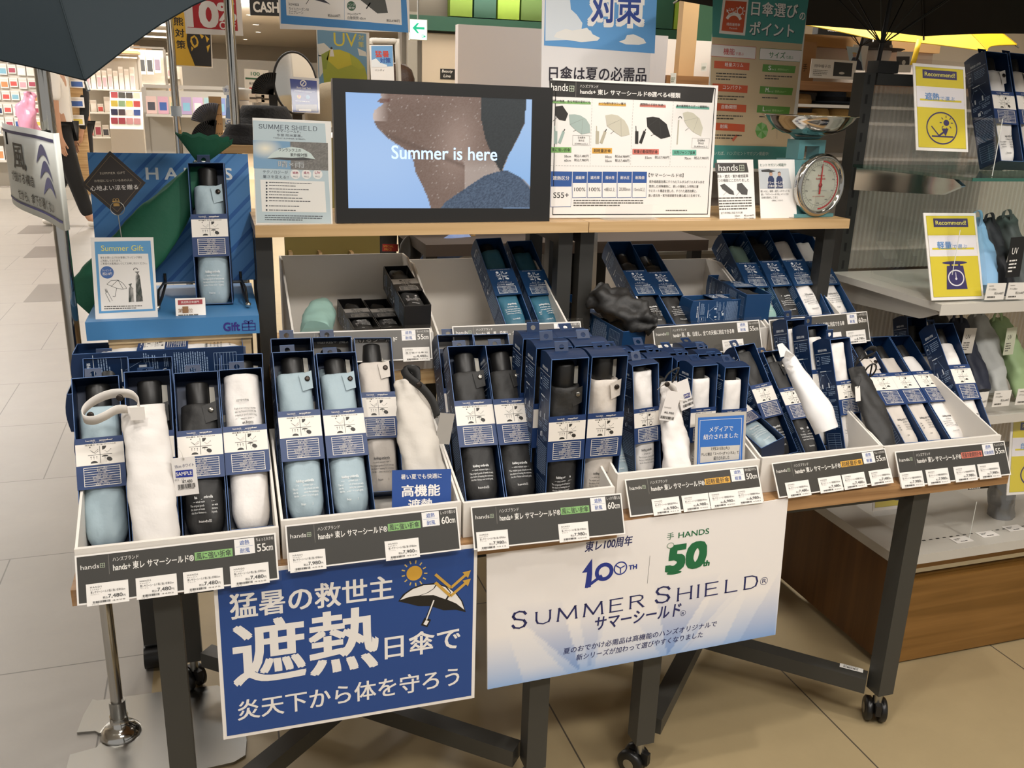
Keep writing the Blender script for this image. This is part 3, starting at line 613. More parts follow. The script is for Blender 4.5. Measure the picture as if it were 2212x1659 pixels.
card('dark sign with a 6,480 yen tag below the two all weather boxes',[(1402.5,707.6),(1634,691),(1648,754),(1416,772)],1.708,1.683,T2,None,GR,('遮熱','耐風'),'55','ちょっと大きめ',[(.03,'6,480','ブラック','4345'),(.62,'6,480','ブラック','4338')],'5.5.55. 全ての天候に対応できる',dark='#4a463f')
card('dark sign with 6,780 yen tags at the right end of the upper row',[(1656,692),(1870,672),(1882,737),(1668,757)],1.708,1.683,T2,None,GR,('遮熱','耐風'),'60','しっかり覆える',[(.05,'6,780','グリーン','4390'),(.50,'6,780','ベージュ','4376'),(.75,'6,780','ホワイト','4369')],'5.5.60. 全ての天候に対応できる',dark='#4a463f')
# ================================================================ the boxes themselves
F1='boxes in the leftmost front tray'; F2='boxes in the second front tray'; F3='boxes in the third front tray'; F4='short ultralight boxes'; F5='ultralight boxes around the white roll'; F6='automatic umbrella boxes'; F7='boxes under the upper shelf'
wl1=(.0715,.276); wl3=(.0695,.29); wl4=(.0555,.228); wl5=(.0553,.245); wl6=(.058,.297)
boxed('boxed light blue umbrella behind the white strap loop, front left corner of the trays',(-.197,1.420,.630,29.5,1.2,-.7,0,0),'W','lightblue',wL=wl1,group=F1,ct=.82,parts=('handle',),text=None)
boxed('boxed black umbrella with opened lid behind the white sample umbrella',(-.123,1.424,.630,25.5,-.3,0,0,0),'W','black',wL=wl1,group=F1,ct=.80,tab=60)
boxed('boxed black umbrella behind the hanging white sample tag',(-.047,1.423,.630,31.7,-.4,-.3,0,0),'W','black',wL=wl1,group=F1,ct=.8)
boxed('boxed white umbrella packed upside down, beside the black one with the sample tag',(.027,1.427,.630,31.6,-1,-.8,0,0),'W','white',wL=wl1,group=F1,ct=.97,flip=True,parts=())
boxed('navy box directly behind the front light blue box, grey inside',(-.196,1.515,.632,26.1,-.6,.1,0,0),'W','grey',wL=wl1,group=F1,ct=.78)
boxed('navy box directly behind the lid of the opened black box',(-.122,1.503,.632,26.8,0,0,0,0),'W','black',wL=wl1,group=F1,ct=.78,tab=60)
boxed('navy box directly behind the black one with the sample tag',(-.049,1.505,.632,30,-.5,1,0,0),'W','black',wL=wl1,group=F1,ct=.78)
boxed('navy box directly behind the upside down white umbrella',(.023,1.505,.632,29.4,-.4,1.5,0,0),'W','white',wL=wl1,group=F1,ct=.82)
boxed('front light blue boxed umbrella beside the grey tray wall, 60cm sign below',(.120,1.436,.634,32,3.7,1.5,.0726,.296),'W','lightblue',group=F2,ct=.87)
boxed('light blue boxed umbrella next to the beige one standing farther back',(.198,1.436,.635,36.2,2.9,1.2,.0726,.296),'W','lightblue',group=F2,ct=.87)
boxed('navy box right behind the front light blue umbrella of the second tray',(.113,1.512,.631,27,-.2,1,.072,.297),'W','lightblue',group=F2,ct=.8)
boxed('navy box right behind the light blue umbrella beside the beige one',(.188,1.516,.631,29,.1,1.3,.072,.297),'W','lightblue',group=F2,ct=.8)
boxed('beige boxed umbrella standing farther back behind the blue comfort card',(.264,1.510,.634,35,.9,2.5,.0715,.300),'W','beige',group=F2,ct=.84)
boxed('black boxed umbrella with visible printed box side, beside the grey tag',(.433,1.432,.634,35.2,-1.4,.3,.0726,.296),'W','black',group=F3,ct=.83)
boxed('black boxed umbrella with silver snap between two leaning boxes',(.508,1.430,.633,33.6,1.8,1.2,.0715,.293),'W','black',group=F3,ct=.83)
boxed('navy box behind the black umbrella with the printed box side',(.431,1.512,.631,33,.8,1.3,.072,.297),'W','black',group=F3,ct=.8)
boxed('navy box behind the black umbrella with the silver snap',(.506,1.508,.631,34,.6,.9,.072,.297),'W','black',group=F3,ct=.8)
boxed('upright black boxed umbrella, tab raised, front of the tall group',(.575,1.411,.609,-1.5,-1.3,-.5,0,0),'W','black',wL=wl3,group=F3,ct=.80,tab=25)
boxed('upright beige boxed umbrella with two dark snaps, front of the tall group',(.647,1.411,.609,-1.5,-.6,.1,0,0),'W','beige',wL=wl3,group=F3,ct=.83,tab=62)
boxed('upright navy box right behind the upright black umbrella',(.567,1.477,.612,-1.8,-.8,0,0,0),'W','black',wL=wl3,group=F3,tab=25)
boxed('upright navy box right behind the upright beige umbrella',(.639,1.477,.612,-1.8,0,.3,0,0),'W','black',wL=wl3,group=F3,tab=38)
boxed('rearmost upright navy box in line with the upright black umbrella',(.560,1.543,.612,-1.8,-.5,.8,0,0),'W','black',wL=wl3,group=F3,tab=15)
boxed('rearmost upright navy box in line with the upright beige umbrella',(.6325,1.543,.612,-1.8,0,0,0,0),'W','black',wL=wl3,group=F3,tab=60)
boxed('reclining light blue box squeezed beside the upright beige umbrella',(.714,1.452,.640,42,0,0,.054,.23),'L','lightblue',group=F4,ct=.8,text='light',parts=(),d=.04)
boxed('short white boxed umbrella left of the tagged sample umbrella',(.763,1.443,.632,7,3,-2.5,0,0),'L','white',wL=wl4,group=F4,ct=.93,text='light',d=.05,tab=22,parts=('handle',))
boxed('short white boxed umbrella right of the tagged sample umbrella',(.873,1.442,.625,4,2,0,0,0),'L','white',wL=wl4,group=F4,ct=.87,text='light',d=.05,tab=62,parts=('handle',))
boxed('short white boxed umbrella directly above the blue media card',(.936,1.437,.619,4,1,1,0,0),'L','white',wL=wl4,group=F4,ct=.87,text='light',d=.05,tab=50,parts=('handle',))
boxed('second short box in line behind the white one left of the sample',(.745,1.502,.628,4.3,2.5,1,0,0),'L','grey',wL=wl4,group=F4,d=.05,tab=62,parts=('handle',))
boxed('third short box in line behind the white one left of the sample',(.745,1.561,.627,4.2,1.6,1,0,0),'L','grey',wL=wl4,group=F4,d=.05,tab=62,parts=('handle',))
boxed('open dark short box right behind the tagged sample umbrella',(.803,1.501,.628,4.2,1.7,1,0,0),'L','black',wL=wl4,group=F4,d=.05,ct=.8,tab=55,parts=('handle',))
boxed('rearmost short box in line behind the tagged sample umbrella',(.803,1.560,.628,4.1,.9,1,0,0),'L','black',wL=wl4,group=F4,d=.05,tab=45,parts=('handle',))
boxed('second short box in line behind the white one right of the sample',(.867,1.498,.619,4,.8,.7,0,0),'L','black',wL=wl4,group=F4,d=.05,tab=55,parts=('handle',))
boxed('third short box in line behind the white one right of the sample',(.867,1.556,.619,4,.8,.7,0,0),'L','black',wL=wl4,group=F4,d=.05,tab=58,parts=('handle',))
boxed('second short box in line behind the one above the media card',(.940,1.493,.614,4,1.1,.6,0,0),'L','black',wL=wl4,group=F4,d=.05,tab=66,parts=('handle',))
boxed('third short box in line behind the one above the media card',(.943,1.550,.614,4,.8,.6,0,0),'L','black',wL=wl4,group=F4,d=.05,tab=45,parts=('handle',))
boxed('rearmost short box in line behind the one above the media card',(.948,1.607,.614,4,1,-1,0,0),'L','black',wL=wl4,group=F4,d=.05,tab=66,parts=('handle',))
boxed('light blue boxed umbrella lying low beside the media card, navy end forward',(1.033,1.442,.686,65.3,-48.8,-54.3,.056,.216),'L','lightblue',group=F5,ct=.9,text='light',d=.045,tab=None,parts=())
boxed('leaning black boxed umbrella left of the white paper roll',(1.156,1.460,.642,43,5,-1.5,.0553,.245),'L','black',group=F5,ct=.9,text='light',d=.05)
boxed('navy box with grey top behind the leaning black umbrella left of the roll',(1.097,1.475,.642,38,5,-5,.0545,.25),'L','charcoal',group=F5,ct=.94,text='light',d=.045,parts=('handle',))
boxed('boxed white umbrella with small white tag right of the paper roll',(1.256,1.463,.636,21,6.6,-.6,.0555,.243),'L','white',group=F5,ct=.96,text='light',d=.052,tab=-14,parts=())
boxed('navy box right behind the tagged white umbrella, white cloth inside',(1.229,1.517,.634,19.5,4.3,.3,.054,.26),'L','white',group=F5,ct=.9,d=.05,tab=-14,parts=('handle',))
boxed('rearmost navy box of the tray with the paper roll, white strap inside',(1.212,1.572,.634,19,3.4,.2,.054,.26),'L','white',group=F5,ct=.92,d=.05,tab=-10,parts=())
boxed('beige boxed umbrella with black cord loop, next to the loose black umbrella',(1.403,1.456,.648,55,-.8,1.4,0,0),'A','beige',wL=wl6,group=F6,ct=.8,text='light',d=.045)
boxed('beige boxed umbrella second in the reclining trio by the loose black one',(1.464,1.456,.648,55.6,-1,1,0,0),'A','beige',wL=wl6,group=F6,ct=.8,text='light',d=.045,parts=('handle',))
boxed('white boxed umbrella third in the reclining trio by the loose black one',(1.525,1.455,.648,55.8,-.9,1.1,0,0),'A','white',wL=wl6,group=F6,ct=.8,text='light',d=.045,parts=('handle',))
boxed('steep white boxed umbrella at the right end of the front trays',(1.585,1.448,.640,39.2,2,1.7,.058,.285),'A','white',group=F6,ct=.83,text='light',d=.05,parts=('handle',))
boxed('navy box with grey handle behind the steep white one at the right end',(1.623,1.678,.613,20,0,2,.058,.245),'A','grey',group=F6,ct=.75,d=.05,parts=('handle',))
# under the shelf
boxed('black box lying flat beside the mint umbrella',(.281,1.789,.871,84.5,.5,-1.6,.053,.20),'K','black',group=F7,ct=.9,text='all',d=.048,parts=('handle',))
boxed('black box lying flat second from the mint umbrella',(.336,1.789,.871,85.5,0,-1.4,.053,.20),'K','black',group=F7,ct=.9,text='all',d=.048,parts=('handle',))
boxed('black box lying flat underneath the topmost black box',(.385,1.83,.868,84,-3,-2,.05,.19),'K','black',group=F7,d=.048,parts=())
boxed('topmost black box lying across the others beside the tray wall',(.372,1.722,.930,80.8,-4,-4,.0535,.235),'K','black',group=F7,ct=.95,text='all',d=.052,parts=())
boxed('teal boxed umbrella, the one nearer the black boxes',(.607,1.784,.863,50.7,3,-1.7,.0615,.25),'C','teal',group=F7,ct=.88,text='all',parts=('handle',),d=.05)
boxed('teal boxed umbrella, the one nearer the middle post',(.682,1.781,.862,54.5,3,-.5,.0615,.258),'C','teal',group=F7,ct=.88,text='all',parts=('handle',),d=.05)
boxed('navy boxed black umbrella partly covered by the loose black umbrella',(.938,1.767,.853,57.9,3,.8,.0617,.283),'C','charcoal',group=F7,ct=.75,text='all',parts=('handle',),d=.05)
boxed('navy boxed black umbrella leaning beside the empty grey tray back',(1.001,1.766,.852,60,2,0,.0622,.285),'C','charcoal',group=F7,ct=.75,text='all',parts=('handle',),d=.05)
boxed('mint boxed umbrella at the left of the all weather four',(1.228,1.771,.858,51.5,4,1.9,.0645,.265),'C','mint',group=F7,ct=.86,text='all',parts=(),d=.055)
boxed('black boxed umbrella between the mint and white ones of the four',(1.291,1.770,.858,49,4,0,.062,.262),'C','charcoal',group=F7,ct=.86,text='all',parts=('handle',),d=.055)
boxed('white boxed umbrella beside the black one of the all weather four',(1.354,1.769,.858,46.5,4,-1,.0655,.255),'C','white',group=F7,ct=.88,text='all',parts=(),d=.055)
boxed('white boxed umbrella at the outer right end of the upper row',(1.428,1.773,.859,50.7,4.2,.4,.0665,.257),'C','white',group=F7,ct=.9,text='all',parts=(),d=.055)
# ================================================================ signs: laid out on their own plane
def imgmat(emit=0,rough=.5,coat=0):
    k=('img',emit,rough,coat)
    if k in MATS: return MATS[k]
    m=bpy.data.materials.new('picture'); m.use_nodes=True; nt=m.node_tree; b=nt.nodes['Principled BSDF']; b.inputs['Roughness'].default_value=rough; b.inputs['Coat Weight'].default_value=coat
    at_=nt.nodes.new('ShaderNodeAttribute'); at_.attribute_name='Col'
    if emit: b.inputs['Base Color'].default_value=(.01,.01,.01,1); nt.links.new(at_.outputs['Color'],b.inputs['Emission Color']); b.inputs['Emission Strength'].default_value=emit
    else: nt.links.new(at_.outputs['Color'],b.inputs['Base Color'])
    MATS[k]=m; return m
def picture(name,parent,x0,y0,w,h,nx,ny,f,y=-.0003,mat=None):
    """a printed or lit picture: grid of colours, f(u,v) -> sRGB hex or tuple, v up"""
    vs=[(x0+w*i/nx,y,y0+h*j/ny) for j in range(ny+1) for i in range(nx+1)]
    fs=[(j*(nx+1)+i,j*(nx+1)+i+1,(j+1)*(nx+1)+i+1,(j+1)*(nx+1)+i) for j in range(ny) for i in range(nx)]
    me=bpy.data.meshes.new(name); me.from_pydata(vs,[],fs); me.materials.append(mat or imgmat())
    ca=me.color_attributes.new('Col','FLOAT_COLOR','POINT'); k=0
    for j in range(ny+1):
        for i in range(nx+1):
            c=f(i/nx,j/ny); c=lin(c) if isinstance(c,str) else list(c)+[1]
            ca.data[k].color=c; k+=1
    return obj(name,me,parent)
def inside(x,y,P):
    r=False; n=len(P)
    for i in range(n):
        (a,b),(c,d)=P[i],P[i-1]
        if (b>y)!=(d>y) and x<(c-a)*(y-b)/(d-b)+a: r=not r
    return r
def hmix(h1,h2,t):
    a,b=(lin(h1) if isinstance(h1,str) else h1),(lin(h2) if isinstance(h2,str) else h2); t=max(0,min(1,t)); return tuple(a[i]*(1-t)+b[i]*t for i in range(3))
class Sign:
    def __init__(s,name,label,cat,q,Yt,Yb=None,face='#efeae3',th=.003,group=None,part='board',rough=.5,coat=0,yaw=0,board=True):
        Yb=Yt if Yb is None else Yb; TL,TR,BR,BL=q
        TL,TR=[at(*c,Y=Yt) for c in (TL,TR)]; BR,BL=[at(*c,Y=Yb) for c in (BR,BL)]
        s.W=W=((TR-TL).length+(BR-BL).length)/2; s.H=H=((TL-BL).length+(TR-BR).length)/2
        B=(BL+BR)/2; up=(TL+TR)/2-B; rt=(BR-BL)+(TR-TL)
        lean=math.degrees(math.atan2(up.y,up.z)); roll=-math.degrees(math.atan2(rt.z,rt.x))
        s.M=pose(B.x,B.y,B.z,lean,0,roll); s.I=s.M.inverted(); s.o=thing(name,label,cat,s.M,group); s.a=Art(W,H); s.rough=rough; s.coat=coat
        if board:
            g=MB(); g.box(-W/2,0,0,W/2,th,H,M(face,rough,0,coat)); s.board=g.build(part,s.o)
    def uv(s,px,py):
        d=RI*(px-1106)+DN*(py-829.5)+FW*FPX; o=s.I@CAM; d=s.I.to_3x3()@d; t=-o.y/d.y; p=o+d*t; return p.x,p.z
    def t(s,txt,a,b,h,c='#222222',bo=0,L=3,skew=0):
        x0,y0=s.uv(*a); x1,y1=s.uv(*b); x2,y2=s.uv(a[0],a[1]-h); s.a.text(txt,x0,(y0+y1)/2,x1-x0,y2-y0,c,bo,L,skew=skew); return s
    def r(s,a,b,c,L=1):
        x0,y0=s.uv(*a); x1,y1=s.uv(*b); s.a.rect(min(x0,x1),min(y0,y1),abs(x1-x0),abs(y1-y0),c,L); return s
    def fr(s,a,b,t,c,L=2):
        x0,y0=s.uv(*a); x1,y1=s.uv(*b); s.a.frame(min(x0,x1),min(y0,y1),abs(x1-x0),abs(y1-y0),t,c,L); return s
    def full(s,m,c,L=1,m2=None):
        m2=m if m2 is None else m2; s.a.rect(-s.W/2+m,m2,s.W-2*m,s.H-2*m2,c,L); return s
    def p(s,pts,c,L=2): s.a.poly([s.uv(*q) for q in pts],c,L); return s
    def l(s,a,b,t,c,L=2): s.a.line(*s.uv(*a),*s.uv(*b),t,c,L); return s
    def ar(s,a,b,t,c,L=2,hd=3): s.a.arrow(*s.uv(*a),*s.uv(*b),t,c,L,hd); return s
    def c(s,ctr,rpx,c,L=2,**k):
        x,y=s.uv(*ctr); x2,_=s.uv(ctr[0]+rpx,ctr[1]); s.a.circ(x,y,x2-x,c,L,**k); return s
    def rows(s,a,b,n,c,L=2,seed=1):
        x0,y0=s.uv(*a); x1,y1=s.uv(*b); s.a.rows(x0,y1,x1-x0,y0-y1,n,c,L,seed); return s
    def done(s,name='lettering'): s.a.build(name,s.o,rough=s.rough,coat=s.coat); return s.o
# ---- blue heat poster on the front
B1='#24488a'; Wt='#efeae4'
s=Sign('heat_poster','blue poster with sun and white umbrella drawing hanging under the left trays','poster',((459,1236),(1031,1181),(1025,1503),(483,1603)),1.332,1.322,'#efe9e2',.004,rough=.45)
s.full(s.W*.014,B1,1)
s.t('猛暑の救世主',(499,1341),(849,1290),54,Wt,.02); s.t('遮熱',(509,1489),(815,1433),137,Wt,.022); s.t('日傘で',(832,1428),(993,1397),50,Wt,.016); s.t('炎天下から体を守ろう',(515,1560),(991,1476),43,Wt,.014)
s.c((895,1238),17,'#d8a63f')
for k in range(13):
    a=k*2*math.pi/13; cx,cy=895,1238; s.l((cx+21*math.cos(a),cy+21*math.sin(a)),(cx+28*math.cos(a),cy+28*math.sin(a)),.0022,'#d9bb6a')
s.p([(860,1299),(870,1284),(888,1271),(912,1262),(941,1259),(966,1267),(986,1281),(999,1298),(1006,1322),(985,1317),(958,1318),(930,1309),(903,1309),(880,1303)],'#1d1a17',2)
s.p([(864,1296),(876,1283),(892,1272),(915,1264),(941,1262),(936,1271),(922,1280),(905,1286),(884,1289)],Wt,3); s.p([(908,1286),(925,1280),(938,1271),(944,1262),(962,1268),(972,1279),(962,1294),(936,1285)],Wt,3); s.p([(966,1295),(974,1279),(966,1268),(984,1282),(996,1298),(1003,1317),(985,1303)],Wt,3)
s.l((937,1296),(921,1338),.0052,'#1d1a17',4); s.l((937,1296),(921,1338),.0024,Wt,5); s.l((924,1336),(916,1352),.0125,'#1d1a17',4); s.l((923,1340),(917.5,1349),.0065,Wt,5)
for (x,y),(x1,y1),(x2,y2) in (((940,1240),(974,1269),(1017,1231)),((940,1257.5),(973,1287),(1017,1249))): s.l((x,y),(x1,y1),.005,'#cfa348',6); s.ar((x1,y1),(x2,y2),.005,'#cfa348',6,2.6)
s.done()
# ---- white anniversary poster
s=Sign('anniversary_poster','white and pale blue anniversary poster hanging under the right trays','poster',((1061,1163),(1715,1079),(1673,1368),(1056,1492)),1.3395,1.33,'#efe9e4',.004,rough=.5)
def wf(u,v):
    base=hmix('#8fb0de','#efe9e4',min(1,(v/.36)**.8)) if v<.36 else hmix('#efe9e4','#efe9e4',0)
    A=1.0 if v<.62 else 0
    for P,k in (([(.245,0),(.0,.75),(-.5,.9),(-.5,0)],.0),([(.30,0),(.02,.62),(.22,.62)],.55),([(.33,0),(.27,.62),(.40,.62)],.30),([(.60,0),(.53,.62),(.80,.62)],.55),([(.66,0),(.80,.62),(.98,.62)],.18),([(.86,0),(1.0,.5),(1.0,0)],.25)):
        if k and inside(u,v,P): base=hmix(base,'#3f76bf',k*max(0,1-v/.55)**.9)
    for P in ([(.115,0),(.03,.6),(.26,0)],[(.345,0),(.40,.55),(.58,0)],[(.64,0),(.93,.6),(.80,0)]):
        if inside(u,v,P): base=hmix(base,'#f0ebe6',.45*min(1,v/.12+.15))
    return base
picture('printed_picture',s.o,-s.W/2,0,s.W,s.H,150,80,wf)
NV='#262a5e'; G5='#1f6b41'
s.t('東レ100周年',(1263,1193),(1364,1177),22,NV,.02,skew=.12); 
s.p([(1279,1206),(1257,1237),(1268,1236),(1263,1270),(1276,1268),(1279,1240)],'#25368a'); 
def ringpx(s,c,r,t,col,L=2,ky=1.0,**k):
    x,y=s.uv(*c); x2,_=s.uv(c[0]+r,c[1]); R_=x2-x; s.a.ring(x,y,R_,R_*t,col,L,ry=R_*ky,**k)
ringpx(s,(1305,1235),20,.42,'#25368a'); ringpx(s,(1340,1227),14.5,.18,'#25368a',3)
s.l((1266,1268),(1300,1243),.006,'#25368a',3)
for an in (90,210,330): s.l((1340,1227),(1340+11*math.cos(R(an)),1227+11*math.sin(R(an))),.0022,'#25368a',3)
s.t('TH',(1358,1230),(1375,1228),9,'#25368a',.04); s.l((1404,1200),(1398,1260),.0006,'#4a4640')
s.t('手',(1440,1167),(1455,1164),15,G5,.0); s.t('HANDS',(1465,1163),(1531,1152),12,G5,.012); s.t('50',(1440,1232),(1518,1225),53,G5,.05,skew=.1); s.t('th',(1518,1223),(1531,1221),11,G5,.05,skew=.1); s.c((1456,1237),16,G5,ry=.0035); s.c((1448,1178),7,'#e8e2da',4,ry=.006); ringpx(s,(1448,1178),7.5,.12,G5,5,.8)
for t_,a,b,h in (('S',(1101,1360),(1142,1353),36),('UMMER',(1150,1351),(1396,1309),27),('S',(1410,1305),(1451,1298),34),('HIELD',(1456,1299),(1641,1266),27)):
    x0,y0=s.uv(*a); x1,y1=s.uv(*b); _,y2=s.uv(a[0],a[1]-h); roman(s.a,t_,x0,y0,x1-x0,y2-y0,NV,3,.115)
ringpx(s,(1650,1255),8,.12,NV); s.t('R',(1646,1260),(1655,1258),9,NV)
s.t('サマーシールド',(1283,1363),(1468,1328),27,NV,.02,skew=.1); ringpx(s,(1475,1324),6,.12,NV); s.t('R',(1472,1328),(1478,1327),6,NV)
s.t('夏のおでかけ必需品は高機能のハンズオリジナルで',(1216,1414),(1547,1352),13,NV,.008,skew=.12); s.t('新シリーズが加わって選びやすくなりました',(1244,1429),(1517,1374),13,NV,.008,skew=.12)
s.done()
# ---- monitor
s=Sign('display_monitor','black framed monitor showing a sweating neck and summer text','monitor',((709,168),(1178,190),(1190,480),(722,483)),1.805,1.788,'#191817',.022,part='bezel',rough=.4)
sx0,sy1=s.uv(746,199); sx1,_=s.uv(1149,220); _,sy0=s.uv(959,450); sw,sh=sx1-sx0,sy1-sy0
def q(px,py): return ((px-748)/(1152-748),1-(py-(201+(px-746)*.05))/(247-(px-746)*.015))
FACE=[q(*p) for p in ((820,200),(822,212),(812,222),(826,226),(806,240),(803,256),(812,276),(832,298),(862,318),(882,332),(888,350),(893,375),(908,405),(918,428),(926,455),(1175,455),(1175,190),(820,190))]
HAIR=[q(*p) for p in ((1036,190),(1037,262),(1047,304),(1066,350),(1084,380),(1098,345),(1116,312),(1136,272),(1139,225),(1138,190))]
SKYR=[q(*p) for p in ((1139,190),(1137,272),(1117,312),(1099,345),(1086,380),(1135,395),(1180,440),(1180,190))]
SHIRT=[q(*p) for p in ((942,460),(960,440),(1000,414),(1045,386),(1075,377),(1098,375),(1130,392),(1165,430),(1165,460))]
rn=random.Random(5)
def scr(u,v):
    px=748+u*404; py=201+(px-746)*.05+(1-v)*(247-(px-746)*.015)
    if inside(u,v,SHIRT): return hmix('#3d4a5e','#63758c',rn.random()*.8)
    if inside(u,v,HAIR): return hmix('#2f3030','#45494a',v*.6+.3*rn.random())
    if inside(u,v,SKYR) and not(px<1139 and inside(u,v,HAIR)): return hmix('#8fbdf0','#b5d2f8',v)
    if inside(u,v,FACE):
        k=math.exp(-((px-985)/45)**2-((py-315-(px-985)*-.2)/75)**2); b=hmix('#70584c','#a78f82',.15+.75*k)
        if py<235: b=hmix(b,'#8f756a',.6*(1-(py-200)/35))
        if px<835 and py<262: b=hmix('#d5c2b8',b,(px-806)/30)
        if 215<py<224 and px<840: b=hmix('#6a4038',b,.3)
        j=abs(py-(300+(px-850)*.42))/9
        if px>830 and px<1000 and j<1: b=hmix('#5f4a40',b,.3+.7*j)
        if px>1000 and py>330: b=hmix(b,'#c9bab0',.6*min(1,(py-330)/40))
        d=rn.random(); return hmix(b,'#d8ccc4',.5 if d>.985 else .08*d)
    return hmix('#8db6ee','#b6d3fa',.35+.5*math.exp(-((u-.1)**2+(v-.45)**2)*5))
g=MB(); g.box(-s.W/2,-.002,0,s.W/2,0,sy0,M('#191817',.4)); g.box(-s.W/2,-.002,sy1,s.W/2,0,s.H,M('#191817',.4)); g.box(-s.W/2,-.002,sy0,sx0,0,sy1,M('#191817',.4)); g.box(sx1,-.002,sy0,s.W/2,0,sy1,M('#191817',.4)); g.build('front_frame',s.o)
scn=picture('screen',s.o,sx0,sy0,sw,sh,170,104,scr,-.0004,imgmat(.95,.15))
s.t('Summer is here',(846,342),(1073,348),29,'#aecbf4',.012)
a=MB(); s.a.into(a,lambda u,v,d:(u,-.0006-d,v)); a.mats=[M('#aecdf6',.5,emit=1)]; a.m=[0]*len(a.m); a.build('screen_text',scn)
g=MB(); g.box(-.06,.022,.0,.06,.10,.006,M('#191817',.4)); g.build('stand_foot',s.o)
# ---- summer shield placard
s=Sign('placard','pale blue placard with sun and rain umbrella picture left of the monitor','placard',((541,254),(706,262),(721,488.5),(550,486.5)),1.80,1.785,'#efece6',.002,coat=.4)
s.p([(546,260),(702,267),(716,483),(555,481)],'#bfcfd4',1)
x0,y0=s.uv(558,277); x1,_=s.uv(625,279); x2,y2=s.uv(558,268); roman(s.a,'SUMMER',x0,y0,x1-x0,y2-y0,'#2d3347',3,.1); x0,_=s.uv(629,279); x1,_=s.uv(686,281); roman(s.a,'SHIELD',x0,y0,x1-x0,y2-y0,'#2d3347',3,.1); s.t('サマーシールド。',(598,286),(650,288),6,'#3a3d4a'); s.t('东丽 阳光夏盾。',(598,294.5),(653,296.5),6,'#5a5d66'); s.t('TORAY SUMMER SHIELD。',(590,300),(660,302),3,'#4a4d58')
x0,y0=s.uv(546,302.5); x1,y1=s.uv(709,368.5)
rs=random.Random(2)
picture('printed_picture',s.o,x0,y1,x1-x0,y0-y1,60,26,lambda u,v:hmix('#f6efd8','#7fa5c4',min(1,math.hypot(u-.16,(v-.72)*.6)*4.2)) if u<.5 else hmix('#6d6a66','#8a8782',rs.random()),-.0006)
s.p([(577,342),(589,330),(606,321),(630,317),(653,321),(671,331),(681,344),(655,340),(630,341),(604,340)],'#cfdcd8',5); s.p([(577,342),(604,340),(630,341),(655,340),(681,344),(655,346),(620,346)],'#4a4a4a',5)
s.t('ワンランク上の',(602,327),(650,328),7,'#2c2e30',.01,6); s.t('紫外線対策',(627,338),(664,339),7.5,'#2c2e30',.01,6); s.t('晴×雨',(601,361),(657,363),14,'#b5b8b8',-.01,6)
s.t('テクノロジーが',(568,374),(622,376),7,'#4c5560'); s.t('暑さを変える!!',(568,385),(623,386),7,'#4c5560')
for x,t_ in ((638,'遮熱'),(662,'遮光'),(686,'UV')): s.c((x,376.5),10.5,'#f1eee9',2); s.t(t_,(x-6,375.5),(x+6,376),5.5,'#a8365c',.01,4); s.t('99%以上',(x-5,383),(x+6,383.5),4,'#6a6a70',0,4)
s.p([(562,388),(701,392),(705,459),(566,457)],'#efece5',2)
for i,y in enumerate((396,402.5,409.5,416,422,428.5,435,446,455)): s.c((576,y-1.5),2,'#3c4048',3); s.rows((581,y-4),(690-6*(i%3),y+2.5),1,'#5a5a5c',3,i)
s.rows((572,463),(697,478),3,'#5a6068',3,17); s.done()
# ---- four kinds board in an acrylic foot
s=Sign('range_board','white board comparing four umbrella types, black heading, beside the monitor','board',((1181,168),(1545,185),(1531,469),(1190,471)),1.835,1.815,'#efeae4',.004)
k='#2a2724'
x0,y0=s.uv(1187,460); x1,y1=s.uv(1541,180); s.a.frame(-s.W/2+.006,.006,s.W-.012,s.H-.012,.0017,k,1)
s.p([(1186,173),(1543,189.5),(1538,222),(1187.5,208)],k,1)
s.t('hands',(1190,195.5),(1227,197),16,Wt); s.fr((1229.5,185),(1240,198),.0012,'#c9d2bb',3); s.l((1235,185),(1235,198),.001,'#c9d2bb',3); s.l((1229.5,191.5),(1240,192),.001,'#c9d2bb',3); s.l((1244,176),(1243.5,209),.0006,'#9a958c',3)
s.t('ハンズブランド',(1252.5,189.5),(1292,190.5),7,Wt); s.t('hands+ 東レ サマーシールド®選べる4種類',(1253,203),(1469,212),11.5,Wt,.02)
hd=[('突然の強風、急な天候の変化にも',1190,1276,221,223.5,'#86b56d'),('いつも持ち歩きたい軽さ',1293,1352,225.5,227.5,'#d9a74a'),('開閉時の手間を快適に',1382,1438,228.5,230.5,'#d77e6e'),('車の乗降時やスポーツ観戦時に',1460,1532,231.5,234.5,'#6fae9c')]
for t_,xa,xb,ya,yb,c in hd: s.p([(xa,ya-3),(xb,yb-3),(xb,yb+2),(xa,ya+2)],c,2); s.t(t_,(xa+1,ya),(xb-1,yb),6,k,.01,3)
for x0,yt,x1,yb in ((1279,213,1274.5,358),(1368,216,1361.5,359),(1454.5,219,1446.5,360.5)):
    n=22
    for i in range(n): s.l((x0+(x1-x0)*i/n,yt+(yb-yt)*i/n),(x0+(x1-x0)*(i+.55)/n,yt+(yb-yt)*(i+.55)/n),.0005,'#9a958e')
for i in range(56): s.l((1188+i*6.07,357.5+i*.06),(1191.3+i*6.07,357.6+i*.06),.0005,'#9a958e')
def brolly(P,col,rib,hd_=None):
    s.p(P,col,2)
    for a,b in rib: s.l(a,b,.0004,'#8e8c84' if col!=k else '#4a4744',3)
    if hd_: s.l(*hd_,.0009,'#5a5650',2)
brolly([(1200,230),(1215,228),(1227,246),(1221.5,261),(1208,259),(1198.5,248)],k,[],((1203,254),(1194,262)))
brolly([(1229,247.5),(1241,247),(1253,249),(1266,257),(1274,270),(1275,287),(1256,290),(1243,281),(1231,269)],'#a5b5ae',[((1259,257),(1231,269)),((1259,257),(1256,290))],((1244,281),(1238,284)))
